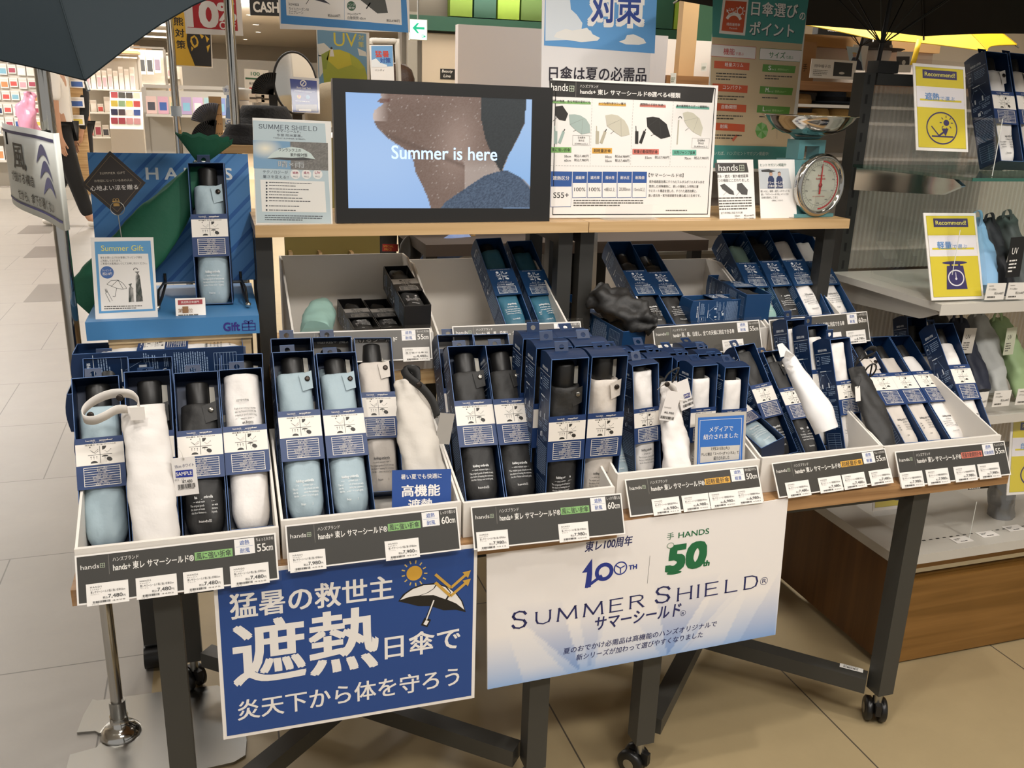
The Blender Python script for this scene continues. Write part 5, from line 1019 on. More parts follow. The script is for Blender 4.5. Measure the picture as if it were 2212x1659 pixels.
# blue cards between the boxes
s=Sign('comfort_card','plain blue card with white writing standing in the second tray','card',((846,1017),(973,1012),(974,1108),(847,1113)),1.392,1.37,'#24498f',.0012)
s.t('暑い夏でも快適に',(866,1037.5),(954,1031),11,Wt,.008); s.t('高機能',(868,1075),(950,1068.5),25,Wt,.025); s.t('遮熱',(882,1104),(935,1099),24,Wt,.025); s.done()
s=Sign('media_card','blue media card in a silver frame standing among the short white boxes','card',((1503,895),(1613,889),(1607,1012),(1500,1020)),1.412,1.393,'#b9b2a8',.0025,coat=.3)
s.p([(1508,902),(1607,896.5),(1602,1008),(1505,1014)],'#2f6ab8',1)
for a,b in (((1512,908),(1602,903)),((1602,903),(1598,1008)),((1512,908),(1509,1012))): s.l(a,b,.0007,Wt,2)
s.t('メディアで',(1532,934),(1583,930),12,Wt,.004); s.t('紹介されました',(1519,951),(1594,944),11,Wt,.004); s.p([(1513,966),(1598,961),(1596,992),(1512,1000)],'#c9c3ba',2); s.t('7月21日(火)',(1535,974.5),(1575,971),8,'#2c2a26',.006,4); s.t('テレビ朝日「スーパーJチャンネル」で',(1514,987),(1595,980.5),8,'#2c2a26',.006,4); s.t('紹介されました',(1541,994),(1575,991),8,'#2c2a26',.006,4); s.done()
# ================================================================ open umbrellas and the pole
def canopy(name,label,apex,axis,ref,Rr,dep,cout,cin,shaft=None,n=8,seg=6,cat='umbrella',rough=.55):
    """open umbrella: axis points out of the top; ref is the direction of one rib tip"""
    ax=Vector(axis).normalized(); x=Vector(ref); x=(x-ax*x.dot(ax)).normalized(); y=ax.cross(x)
    Mx=Matrix(((x.x,y.x,ax.x,apex[0]),(x.y,y.y,ax.y,apex[1]),(x.z,y.z,ax.z,apex[2]),(0,0,0,1)))
    t=thing(name,label,cat,Mx); rho=10
    def pt(k,u,s_,off=0):
        a0,a1=2*math.pi*k/n,2*math.pi*(k+1)/n; p=Vector((math.cos(a0),math.sin(a0)))*(1-u)+Vector((math.cos(a1),math.sin(a1)))*u
        sag=1-.07*math.sin(math.pi*u)*s_; r=Rr*s_*sag
        return (p.x*r,p.y*r,-dep*s_**1.8+off-.012*math.sin(math.pi*u)*s_*s_*.0+.010*math.sin(math.pi*u)*s_*0)
    g=MB()
    for (off,c) in ((0,cout),(-.0025,cin)):
        for k in range(n):
            vs=[pt(k,i/seg,j/rho,off) for j in range(rho+1) for i in range(seg+1)]
            g.add(vs,[(j*(seg+1)+i,j*(seg+1)+i+1,(j+1)*(seg+1)+i+1,(j+1)*(seg+1)+i) for j in range(rho) for i in range(seg)],c,True)
    for k in range(n): # hem between the two faces and a raised seam
        g.add([pt(k,i/seg,1,o_) for o_ in (0,-.0025) for i in range(seg+1)],[(i,i+1,seg+2+i,seg+1+i) for i in range(seg)],cout)
        g.tube([pt(k,0,j/rho,.0008) for j in range(1,rho+1)],.0012,cout,5)
    g.build('canopy',t)
    for k in range(n):
        g=MB(); g.tube([pt(k,0,j/rho,-.006) for j in range(1,rho+1)],.0016,BLACKM,6); e=pt(k,0,1,-.004); d=Vector(pt(k,0,1))-Vector(pt(k,0,.9)); d.normalize(); g.tube([Vector(e),Vector(e)+d*.012],.0028,STEEL,8); g.tube([pt(k,0,.5,-.006),(0,0,-dep-.09)],.0014,BLACKM,6); g.build('rib',t)
    if shaft:
        g=MB(); g.tube([(0,0,.035),(0,0,-shaft)],.0055,BLACKM,12); g.build('shaft',t)
    return t
up_=-DN
tip=at(183,172,Y=1.40); ax=(-FW*.80+up_*.42+RI*.05).normalized()
dirn=(-.29*RI+.956*up_); dirn=(dirn-ax*dirn.dot(ax)).normalized()
Rr=.50; dep=.15; apex=tip+dirn*Rr+ax*dep
canopy('open_umbrella','open dark teal umbrella showing its outer side at the pole top',apex,ax,-dirn,Rr,dep,M('#071c24',.75,bump=.15,bscale=25),M('#101719',.8),.30)
canopy('open_umbrella','open black umbrella standing over the acrylic shelf, seen from underneath',(1.585,1.95,1.757),(.075,0,1),(.418,.35,0),.545,.19,M('#15130f',.6),M('#17130e',.75),.33)
yt=at(1887,84,Y=2.75); ax=(-FW*.45+up_*.80+RI*.1).normalized(); dirn=(.24*RI+.97*up_); dirn=(dirn-ax*dirn.dot(ax)).normalized()
canopy('open_umbrella','open yellow umbrella partly hidden behind the black one',yt+dirn*.55+ax*.16,ax,-dirn,.55,.16,M('#e2b818',.6),M('#cdbf9a',.7),.3)
t=thing('closing_strap','narrow yellow strap hanging from the yellow umbrella rim','strap',Matrix.Translation(at(1978,115,Y=2.7))); T=t.matrix_world.inverted()
g=MB(); g.ribbon([T@v for v in px3((1986,84,2.72),(1981,105,2.70),(1975,128,2.69),(1971,140,2.69))],(1,0,.1),.022,M('#e2b818',.6)); g.build('strap_band',t)
# flag pole
t=thing('pole_stand','chrome pole stand with notched flat metal base at the left','stand',Matrix.Translation((-.2625,1.79,0))); T=t.matrix_world.inverted()
g=MB(); P=[(200,1510),(180,1545),(166,1582),(205,1578.5),(220,1586),(222.5,1598),(208,1614.5),(151,1630),(140,1672),(425,1664),(505,1646),(530,1631),(533,1598),(522,1530),(505,1500),(470,1480),(349,1494),(210,1513)]
g.prism([tuple((T@at(x,y,z=.006))[:2]) for x,y in P],.0005,.006,STEEL,'XY'); g.build('base_plate',t)
g=MB(); g.lathe([(.042,.0065),(.041,.012),(.030,.024),(.0185,.031),(.0185,.05)],CHROME,32); g.build('flange_cone',t)
g=MB(); g.tube([(0,0,.04),(0,0,.088)],.0165,STEEL,20); g.tube([(0,0,.088),(0,0,1.55)],.0125,CHROME,20); g.build('pole',t)
t=thing('flag_sign','curved white sign with blue wave shapes clipped to the chrome pole','sign',Matrix.Translation((-.27,1.62,1.2))); T=t.matrix_world.inverted()
path=[Vector(p) for p in ((-.334,1.79,0),(-.322,1.735,0),(-.300,1.665,0),(-.272,1.595,0),(-.245,1.53,0),(-.222,1.465,0),(-.207,1.418,0),(-.200,1.405,0),(-.196,1.42,0))]
path=smooth(path,4); ln_=[0]
for a_,b_ in zip(path,path[1:]): ln_.append(ln_[-1]+(b_-a_).length)
FLW=ln_[-1]; zb,zt=1.130,1.262
def onp(u,v,d):
    u=max(0,min(FLW-1e-6,u)); i=max(k for k in range(len(ln_)-1) if ln_[k]<=u); f=(u-ln_[i])/(ln_[i+1]-ln_[i]); p=path[i].lerp(path[i+1],f); tn=(path[i+1]-path[i]).normalized(); nrm=Vector((tn.y,-tn.x,0)); nrm=nrm if nrm.dot(Vector((0,0,0))-p)>0 else -nrm
    return tuple(T@(p+nrm*d+Vector((0,0,zb+v))))
g=MB(); H_=zt-zb; vs=[]
for k_ in range(len(path)):
    for d in (.0,-.001):
        for v in (0,H_): vs.append(onp(ln_[k_],v,d))
fs=[]
for k_ in range(len(path)-1):
    a_,b_=4*k_,4*k_+4; fs+=[(a_,b_,b_+1,a_+1),(a_+2,a_+3,b_+3,b_+2),(a_,a_+2,b_+2,b_),(a_+1,b_+1,b_+3,a_+3)]
g.add(vs,fs,M('#dfe3de',.5),True); g.build('sheet',t)
class Sub(Art):
    def into(s,mb,fn=None,step=.00015,rough=.55,coat=0):
        for pts,fs,c,L in s.it: mb.add([fn(p[0],p[1],.0006+L*step) for p in pts],fs,M(c,rough),False)
        return mb
a=Sub(); bl='#3c3f78'; n_=24
for k_ in range(n_):
    u0,u1=.012+(FLW-.03)*k_/n_,.012+(FLW-.03)*(k_+1)/n_; a.rect(u0,H_*.905,u1-u0,.0045,bl,2); a.rect(u0,H_*.075,u1-u0,.0035,bl,2)
a.rect(.012,H_*.075,.0035,H_*.84,bl,2)
a.text('風',.13,H_*.5,.078,H_*.30,'#33312c',.012); a.text('が抜ける構造',.095,H_*.335,.15,H_*.125,'#33312c',.006); a.text('だから、傘下が暑くない',.135,H_*.13,.225,H_*.125,'#33312c',.006)
for k_ in range(3):
    x0,y0=.272+.012*k_,H_*(.72-.17*k_); P1=[(x0+.09*i/14,y0-.012+.030*math.sin(math.pi*i/15)) for i in range(15)]; P2=[(x0+.09*i/14,y0-.012+.012*math.sin(math.pi*i/15)*(1+i/30)) for i in range(14,-1,-1)]; 
    for i in range(14): a.poly([P1[i],P1[i+1],P2[13-i],P2[14-i]],'#5a5d8c',2)
a.build('lettering',t,None,onp)
g=MB(); g.bar(T@Vector((-.2625,1.777,1.24)),T@Vector((-.31,1.70,1.24)),.012,.02,BLACKM); g.build('clip',t)
# ================================================================ the wall gondola on the right
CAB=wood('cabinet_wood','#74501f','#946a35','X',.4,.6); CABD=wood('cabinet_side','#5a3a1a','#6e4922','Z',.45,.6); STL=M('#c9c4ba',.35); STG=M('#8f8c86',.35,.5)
t=thing('wall_gondola','tall black posted gondola with wooden base at the right edge','gondola',Matrix.Translation((1.5,1.55,0))); T=t.matrix_world.inverted()
def gb(name,bs,parent=t):
    g=MB()
    for b in bs: g.box(*b[:6],b[6],T)
    return g.build(name,parent)
X0,X1=1.5,3.1
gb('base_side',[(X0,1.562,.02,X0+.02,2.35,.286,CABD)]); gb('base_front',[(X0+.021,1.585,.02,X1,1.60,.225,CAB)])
gb('base_stile',[(X0,1.551,.006,X0+.028,1.5615,.286,CAB)]); gb('front_board',[(X0+.029,1.553,.006,X1,1.572,.232,CAB)]); gb('top_rail',[(X0+.029,1.563,.262,X1,1.58,.286,CAB)])
gb('deck',[(X0-.006,1.54,.289,X1,2.0,.314,STL)])
a=Art(); 
for k_ in range(70): a.rect(.03+k_*.021,.058,.010,.004,'#2b2926',1)
a.build('slot_row',t,None,lambda u,v,d:tuple(T@Vector((X0+u,1.54+v,.314+d))))
pst=gb('post',[(1.512,1.93,.316,1.544,1.972,1.412,POST)])
a=Art()
for k_ in range(24): a.rect(.014,.03+k_*.045,.007,.022,'#0d0c0b',1); None
a.build('slot_print',pst,None,lambda u,v,d:tuple(T@Vector((1.508+u,1.93-d,.32+v))))  # slots of the post, laid on as flat dark rectangles
gb('top_bar',[(1.553,1.935,1.385,X1,1.965,1.412,POST)])
def ribbed(name,h,al):
    m=bpy.data.materials.new(name); m.use_nodes=True; nt=m.node_tree; b=nt.nodes['Principled BSDF']; b.inputs['Base Color'].default_value=lin(h); b.inputs['Roughness'].default_value=.22; b.inputs['Alpha'].default_value=al; b.inputs['Specular IOR Level'].default_value=.6; return m
RB=ribbed('ribbed_sheet','#c4bdb3',.6)
def corr(name,x0,x1,z0,z1,y):
    g=MB(); n=int((x1-x0)/.0035); vs=[T@Vector((x0+(x1-x0)*i/n,y+.0022*(1 if i%4 in(1,2) else -1),z)) for z in (z0,z1) for i in range(n+1)]
    g.add(vs,[(i,i+1,n+2+i,n+1+i) for i in range(n)],RB); return g.build(name,t)
corr('ribbed_panel',1.556,X1,.93,1.384,1.955); corr('ribbed_panel',1.556,X1,.318,.90,1.955)
gl=clear('shelf_glass','#dfeee8',.3)
gb('glass_shelf',[(1.515,1.545,1.190,X1,1.93,1.197,gl)])
gb('glass_edge',[(1.514,1.543,1.1902,X1,1.5448,1.1968,M('#2f5f52',.2))])
def bracket(name,z,mat,xx):
    g=MB(); g.prism([(1.93,z),(1.60,z),(1.575,z-.012),(1.63,z-.036),(1.93,z-.055)],xx,xx+.012,mat,'YZ'); g.v=[tuple(T@Vector(v)) for v in g.v]; return g.build(name,t)
bracket('chrome_bracket',1.1895,CHROME,1.519)
gb('white_shelf',[(1.49,1.545,.912,X1,1.93,.928,STL),(1.49,1.5425,.903,X1,1.545,.928,STL)]); bracket('shelf_bracket',.9115,STL,1.517)
gb('white_shelf',[(1.49,1.545,.642,X1,1.93,.655,STL),(1.49,1.5425,.634,X1,1.545,.655,STL)])
def rec(label,q,Yt,Yb,jp,art,n3=True):
    s=Sign('recommend_sign',label,'sign',q,Yt,Yb,'#efeae4',.002); TL,TR,BR,BL=q
    def L(u,v):
        a=(TL[0]*(1-u)+TR[0]*u,TL[1]*(1-u)+TR[1]*u); b=(BL[0]*(1-u)+BR[0]*u,BL[1]*(1-u)+BR[1]*u); return (a[0]*(1-v)+b[0]*v,a[1]*(1-v)+b[1]*v)
    W,H=s.W,s.H; a=s.a; Y_='#d9c62c'; P_='#2c2460'; bl='#3f86c6'
    a.rect(-W*.46,H*.035,W*.92,H*.93,Y_,1); a.frame(-W*.46,H*.035,W*.92,H*.93,.0005,'#8a8130',2)
    a.rect(-W*.33,H*.835,W*.66,H*.10,P_,2); a.text('Recommend!',0,H*.862,W*.58,H*.048,'#e3d85a',.012,3,'c')
    a.rect(-W*.46,H*.50,W*.92,H*.24,'#e9e4e6',2); a.rect(-W*.40,H*.575,W*.80,H*.022,Y_,3)
    a.text(jp[0],-W*.30,H*.585,W*jp[2],H*.085,bl,.015,4); a.text(jp[1],-W*.30+W*jp[2]+W*.02,H*.585,W*.28,H*.05,bl,0,4)
    art(a,W,H,P_); s.done()
    g=MB(); g.box(-W/2-.004,-.004,-.012,W/2+.010,-.003,H+.008,clear('holder_sheet',gloss=.2)); g.build('acrylic_holder',s.o); return s
def art_sun(a,W,H,P):
    a.ring(0,H*.265,W*.30,W*.022,P,3,36,ry=H*.19); a.circ(W*.09,H*.33,W*.055,P,3,20,ry=H*.036)
    for k_ in range(8):
        an=k_*math.pi/4; a.line(W*.09+W*.085*math.cos(an),H*.33+H*.055*math.sin(an),W*.09+W*.13*math.cos(an),H*.33+H*.084*math.sin(an),W*.014,P,3)
    a.rect(-W*.20,H*.16,W*.42,H*.018,P,3); a.line(-W*.20,H*.285,-W*.06,H*.178,W*.02,P,3); a.arrow(-W*.06,H*.178,W*.13,H*.265,W*.03,P,3,4)
def art_scale(a,W,H,P):
    a.circ(0,H*.425,W*.24,P,3,28,ry=H*.018); a.rect(-W*.10,H*.385,W*.04,H*.03,P,3); a.rect(W*.06,H*.385,W*.04,H*.03,P,3)
    a.poly([(-W*.155,H*.39),(W*.155,H*.39),(W*.20,H*.12),(-W*.20,H*.12)],P,3); a.ring(0,H*.25,W*.155,W*.02,'#e9e4e6',4,32,ry=H*.095); a.rect(-W*.006,H*.245,W*.012,H*.07,'#e9e4e6',4); a.circ(0,H*.24,W*.02,'#e9e4e6',4)
rec('yellow recommend sign with sun reflecting symbol above the glass shelf',((1963,137),(2073,143),(2092,330),(1979,323)),1.675,1.62,('遮熱','で選ぶ',.27),art_sun)
rec('yellow recommend sign with kitchen scale symbol on the white shelf',((1988,459),(2103,461),(2124,645),(2014,650)),1.63,1.56,('軽量','で選ぶ',.27),art_scale)
def art_auto(a,W,H,P): a.ring(0,H*.26,W*.28,W*.022,P,3,36,ry=H*.17)
rec('yellow recommend sign cut off by the right edge below the lower shelf',((2166,905),(2285,900),(2290,1062),(2176,1070)),1.59,1.55,('自動開閉','で選ぶ',.34),art_auto)
rec('yellow recommend sign mostly hidden behind the table edge',((1868,905),(1985,895),(1990,1093),(1889,1104)),1.67,1.62,('耐風','で選ぶ',.27),art_auto)
def divider(label,x,y0,y1,z,h):
    t=thing('acrylic_divider',label,'divider',Matrix.Translation((x,y0,z))); g=MB(); g.box(0,0,.0006,.001,y1-y0,h,clear('divider_sheet',gloss=.25)); g.build('sheet',t); g=MB(); g.box(-.0004,-.0006,.0006,.0014,0,h,M('#d9dbd6',.3)); g.build('front_edge',t)
for k_,(x,z,h,l) in enumerate(((1.54,.9285,.155,'tall clear divider standing left of the kitchen scale symbol sign'),(1.60,1.1975,.12,'clear divider on the glass shelf left of the navy boxes'),(1.585,.3145,.14,'clear divider behind the hidden recommend sign on the deck'),(1.74,.3145,.10,'clear divider left of the silver package on the deck'))): divider(l,x,1.58,1.84,z,h)
# goods on the gondola
boxed('navy boxed beige umbrella with printed side on the glass shelf',(1.780,1.706,1.222,23.9,3.9,1.8,.071,.266),'W','white',d=.06,tab=5,ct=.84)
boxed('navy boxed beige umbrella cut by the right frame edge on the glass shelf',(1.856,1.709,1.222,23.9,3.9,1.8,.071,.266),'W','beige',d=.06,tab=5,ct=.84)
def leaning(label,P,rad,col,seed,tagc=None,flat=.7):
    t=thing('folded_umbrella',label,'umbrella',Matrix.Translation(at(*P[0][:2],Y=P[0][2]))); T=t.matrix_world.inverted()
    g=wavy(px3(*P),rad,flat,M(col,.6,bump=.4,bscale=34),seed,24,.003); g.v=[tuple(T@Vector(v)) for v in g.v]; g.build('cover',t)
    strap('wrist_strap',t,smooth(px3(*[(P[-1][0]+dx,P[-1][1]+dy,P[-1][2]-.02) for dx,dy in ((-6,4),(-2,-12),(9,-14),(12,2),(8,22))])),(1,0,.3),.008,col,T)
    if tagc:
        q,Y,c,lines=tagc; s=Sign('x','x','x',q,Y,None,c,.0006,board=False); bpy.data.objects.remove(s.o)
        g=MB(); W=s.W;H=s.H; g.box(-W/2,0,0,W/2,.0006,H,M(c,.5)); A=Art(); fc=Wt if c.startswith('#1') else '#55514b'
        A.rows(-W*.38,H*.12,W*.5,H*.35,4,fc,2,seed); A.text('UV',-W*.30,H*.58,W*.4,H*.16,fc,0,2); A.into(g); g.v=[tuple(T@(s.M@Vector(v))) for v in g.v]; g.build('paper_tag',t)
    return t
leaning('pale blue folded umbrella right of the kitchen scale symbol sign',[(2128,625,1.60),(2125,575,1.63),(2118,530,1.66),(2112,495,1.69),(2108,470,1.70)],[.026,.03,.026,.02,.014],'#86b2d6',81)
leaning('black folded umbrella with black hang tag on the white shelf',[(2176,655,1.60),(2165,605,1.63),(2150,555,1.66),(2140,510,1.69),(2134,475,1.71)],[.022,.028,.028,.024,.018],'#1d1f26',82,(((2133,544),(2164,536),(2203,600),(2170,598)),1.585,'#161616',3))
leaning('dark grey folded umbrella at the frame edge of the white shelf',[(2215,640,1.62),(2205,590,1.65),(2192,540,1.68),(2180,500,1.71),(2172,468,1.73)],[.026,.03,.03,.026,.02],'#4b5150',83,(((2170,517),(2186,519),(2190,572),(2172,570)),1.63,'#b5afa6',3))
leaning('navy folded umbrella with white paper band on the lower shelf',[(2116,845,1.60),(2105,800,1.63),(2090,755,1.66),(2075,715,1.69),(2065,690,1.71)],[.024,.027,.026,.023,.018],'#1d2233',84,(((2062,714),(2090,716),(2098,762),(2074,765)),1.63,'#cfc8be',3))
leaning('pale grey folded umbrella between the navy and green ones',[(2156,850,1.60),(2146,800,1.63),(2130,750,1.66),(2118,705,1.69),(2112,680,1.71)],[.026,.031,.031,.027,.02],'#a9aaa6',85)
leaning('pale green folded umbrella with white loop on the lower shelf',[(2215,855,1.60),(2200,805,1.63),(2183,760,1.66),(2163,712,1.69),(2152,690,1.71)],[.028,.034,.033,.028,.02],'#93ab7c',86,(((2150,718),(2176,716),(2186,765),(2168,768)),1.62,'#c9cbb4',3))
leaning('black folded umbrella behind the tall navy boxes on the lower shelf',[(2075,840,1.74),(2060,790,1.77),(2040,735,1.80),(2022,690,1.83),(2015,672,1.84)],[.024,.028,.028,.024,.02],'#171614',87)
def deck_tag(label,q,Y,price,Yb=None):
    s=Sign('price_label',label,'price label',q,Y,Yb or Y,'#e6e1d9',.001,part='label_card'); W,H=s.W,s.H; s.a.text('HANDS',-W*.4,H*.8,W*.25,H*.07,'#55514b',0,2); s.a.text('スリム50cm',-W*.4,H*.58,W*.4,H*.12,'#3a3733',0,2); s.a.text('税込'+price+'円',-W*.05,H*.3,W*.48,H*.17,'#2c2a26',0,2); s.a.bar(-W*.4,H*.12,W*.4,H*.1,'#2c2a26',2); s.done()
deck_tag('white 4,400 yen label on the shelf edge, nearer the scale symbol sign',((2128,613),(2168,612),(2167.5,647),(2126,648)),1.541,'4,400'); deck_tag('white 4,400 yen label on the shelf edge, at the right frame edge',((2173,612),(2213,611),(2213,646),(2171.5,647)),1.541,'4,400')
deck_tag('white 6,600 yen label below the green folded umbrella',((2192,842),(2235,840),(2235,872),(2192,875)),1.541,'6,600'); deck_tag('white 6,600 yen label below the pale grey folded umbrella',((2143,846),(2180,844),(2179,876),(2142,880)),1.541,'6,600'); deck_tag('white 6,600 yen label below the navy folded umbrella',((2103,849),(2131,847.5),(2130,879),(2102,882)),1.541,'6,600')
for k_,(x,y,l) in enumerate(((2077,1166,'flat white price label on the metal deck nearest the table leg'),(2133,1154,'flat white price label in the middle of the metal deck edge'),(2190,1141,'flat white price label on the metal deck near the frame edge'))):
    p=at(x,y,z=.3146); t=thing('price_label',l,'price label',Matrix.Translation(p)); g=MB(); g.box(-.026,-.014,0,.026,.014,.0008,PAPER); g.build('label_card',t); A=Art(); A.rows(-.02,-.002,.02,.01,2,'#55514b',2,k_); A.rows(-.01,-.011,.03,.006,1,'#2c2a26',2,k_+9); A.build('lettering',t,None,lambda u,v,d:(u,v,.0008+d))
t=thing('wrapped_umbrella','silver grey plastic wrapped umbrella standing on the metal deck','umbrella',Matrix.Translation(at(2165,1125,Y=1.66))); T=t.matrix_world.inverted()
g=wavy(px3((2162,1128,1.66),(2163,1095,1.67),(2164,1055,1.68),(2166,1015,1.69),(2166,960,1.70)),[.033,.034,.033,.032,.03],.8,M('#8f8e8c',.22,.5,bump=.5,bscale=50),91,24,.002); g.v=[tuple(T@Vector(v)) for v in g.v]; g.build('wrapped_cover',t)
s=Sign('hang_card','small black hang card in front of the silver wrapped umbrella','card',((2091,1044),(2136,1036),(2136,1056),(2092,1056)),1.60,None,'#171513',.001); s.rows((2095,1049),(2133,1054),2,'#d9d4cc',2,4); s.done()
# ================================================================ hanging signs and posters behind the rack
s=Sign('sale_sign','red and white ten percent off sign behind a chrome pole','sign',((391,-40),(514,-40),(527,81),(400,69)),2.75,None,'#e9e3dc',.003)
s.p([(401,-30),(507,-30),(514,67),(405,59)],'#b8262c',1); s.t('10',(407,55),(471,60),54,Wt,.04); s.t('%',(472,43),(510,47),38,Wt,.03); s.t('OFF',(475,62),(509,65),16,Wt,.02); s.done()
s=Sign('bear_sign','yellow bear warning sign with black roaring animal drawing','sign',((366,22),(449,28),(460,147),(379,143)),3.4,None,'#e6dccb',.003)
s.p([(368,25),(446,30),(457,144.5),(381,140.5)],'#d0a52a',1)
for c_,y in (('熊',55),('対',80),('策',105)): s.t(c_,(376+(y-55)*.12,y),(396+(y-55)*.1,y+.5),18,'#1d1712',.02)
s.p([(404,72),(446,60),(455,75),(457,144),(421,142),(416,128),(410,114),(405,100),(403,86)],'#1d1712',2); s.p([(412,80),(420,76),(426,82),(429,92),(427,100),(420,104),(415,98),(411,90)],'#d0a52a',3); s.p([(414,84),(420,80),(424,86),(425,94),(421,99),(417,94)],'#1d1712',4)
for P in ([(430,72),(436,84),(441,78)],[(443,76),(447,92),(452,84)],[(446,100),(449,114),(454,96)],[(413,100),(414,111),(418,104)]): s.p(P,'#d0a52a',3)
s.done()
s=Sign('cash_sign','black hanging sign with white CASH lettering','sign',((537,-30),(601,-30),(604,36),(541,31)),6.5,None,'#171412',.03); s.t('CASH',(548,25),(602,28),22,Wt,.03); s.done()
s=Sign('product_poster','large blue bordered poster with two umbrella prices at the top edge','poster',((597,-110),(878,-110),(888,77),(602,55)),2.45,None,'#ece6df',.003)
s.p([(604,-100),(872,-100),(882,70.5),(607,51)],'#3f86c2',1); s.p([(613,-95),(862,-95),(868,54),(619,33)],'#ebe5dd',2)
s.l((744,-60),(744,44),.0008,'#7d95b8',3); s.p([(680,0),(690,-8),(714,10),(709,8)],'#2b2a33',3); s.p([(776,-2),(790,-20),(828,-20),(838,28),(815,29)],'#4a4a44',3); s.l((800,6),(791,19),.003,'#2b2a28',3); s.l((672,-8),(661,9),.0015,'#55514b',3)
for t_,xb,y in (('kowaza',646,13),('ライトカーボン50',667,24),('ミニプレーン',655,31)): s.t(t_,(624,y-1.5),(xb,y),7,'#3a3733',0,4)
s.t('税込6,600円',(708,36.5),(735,38.5),7,'#3a3733',.008,4); s.c((759,13),9.5,'#2f5a3c',4); s.t('ハンズ',(751,12),(767,13),5.5,Wt,0,5); s.t('限定',(753,19.5),(766,20.5),5.5,Wt,0,5); s.t('Wpc.IZA™',(750,33),(779,35),6,'#3a3733',0,4); s.t('自動開閉 60cm',(751,41),(790,44),7,'#3a3733',0,4); s.t('税込4,980円',(835,47),(863,50),7,'#3a3733',.008,4); s.done()
s=Sign('uv_poster','poster with yellow UV lettering over a green umbrella drawing','poster',((683,62),(796,72),(800,230),(688,230)),2.9,None,'#e6e2da',.003)
s.p([(685,64),(791,73),(795,228),(690,228)],'#6f9cbd',1)
for P in ([(686,95),(700,93),(714,106),(708,120),(688,122)],[(688,118),(700,122),(702,150),(690,168)],[(772,104),(790,112),(792,122),(776,120)]): s.p(P,'#d7d8d2',2)
ctr=(743,188); s.c(ctr,52,'#93a63a',3,ry=None) if 0 else None
s.p([(694,118),(712,108),(733,107),(755,115),(774,128),(788,146),(793,165),(793,228),(705,228),(698,160)],'#9fa93c',3); s.p([(712,108),(733,107),(755,115),(760,140),(730,150),(705,128)],'#c3bb3a',4); s.p([(694,118),(712,108),(705,150),(698,150)],'#8a9a3c',4); s.p([(755,115),(774,128),(788,146),(775,150),(760,140)],'#a8b03e',4)
s.t('UV',(721,98),(771,103),29,'#ded04a',-.0,5); s.t('対',(774,86),(786,87.5),12,'#ded04a',0,5); s.t('策',(774,101),(786,103),12,'#ded04a',0,5); s.c((716,104),2.5,'#3a3733',5); s.p([(712,122),(714,106),(719,106),(722,122)],'#e6e2da',5); s.done()
s=Sign('heat_sign','small poster on a frame stand with red and blue lettering under a sky picture','poster',((800,97),(850,97),(853,200),(803,200)),4.2,None,'#e6e2dc',.003)
s.p([(802,99),(848,99),(849,143),(803,145)],'#6c9cc8',1); s.p([(803,130),(812,126),(822,136),(836,140),(836,145),(803,145)],'#dfe2e2',2); s.t('猛暑',(811,124),(840,123),14,'#c5432f',.02,4); s.t('対策',(821,136),(844,136),11,'#2d4a94',.02,4); s.t('ハンディ',(810,154),(830,154),5,'#3a3733',0,4); s.done()
t=thing('sign_stand','pale round cornered frame stand behind the small heat poster','stand',Matrix.Translation(at(830,200,Y=4.25))); T=t.matrix_world.inverted(); g=MB(); g.tube([T@v for v in smooth(px3((800,95,4.24),(801,89,4.24),(806,88,4.24),(845,89,4.24),(856,90,4.24),(858,96,4.24),(864,230,4.24)),3)],.012,M('#c9c3b8',.4),8); g.build('tube_frame',t)
s=Sign('sky_poster','tall white poster with blue sky picture and parasol wording behind the monitor','poster',((1181,-120),(1430,-110),(1392,330),(1170,330)),2.2,None,'#e6e3e2',.003)
g=MB(); g.box(-.02,.004,-s.M.translation.z,.02,.02,s.H,STEEL); g.build('post',s.o)
s.p([(1180,-100),(1423,-95),(1414,115.5),(1175,98)],'#5f9cd4',1)
s.p([(1178,88),(1179,-60),(1226,-60),(1233,20),(1246,32),(1258,50),(1256,62),(1276,66),(1280,74),(1296,82),(1290,88),(1256,90),(1230,86)],'#dbe2e8',2); s.p([(1196,80),(1202,70),(1222,62),(1236,66),(1258,62),(1268,60),(1280,74),(1296,82),(1290,88),(1256,91),(1222,86)],'#ebe9e4',3); s.p([(1337,90),(1350,85),(1354,76),(1368,74),(1378,78),(1390,84),(1396,93),(1380,97),(1352,96)],'#ebe9e4',2)
s.t('対策',(1272,57),(1388,54),85,'#efece8',.07,4); s.t('対策',(1277,51),(1383,49),78,'#27428f',.02,6)
s.t('日傘は夏の必需品',(1186,172),(1395,178),31,'#2b2733',.018); s.done()
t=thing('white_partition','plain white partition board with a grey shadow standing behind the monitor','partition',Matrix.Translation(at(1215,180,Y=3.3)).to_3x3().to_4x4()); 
a_,b_=at(990,52,Y=3.3),at(1443,88,Y=3.3); g=MB(); g.box(a_.x,3.3,0,b_.x,3.34,a_.z,M('#d3cdcb',.6)); g.build('board',t)
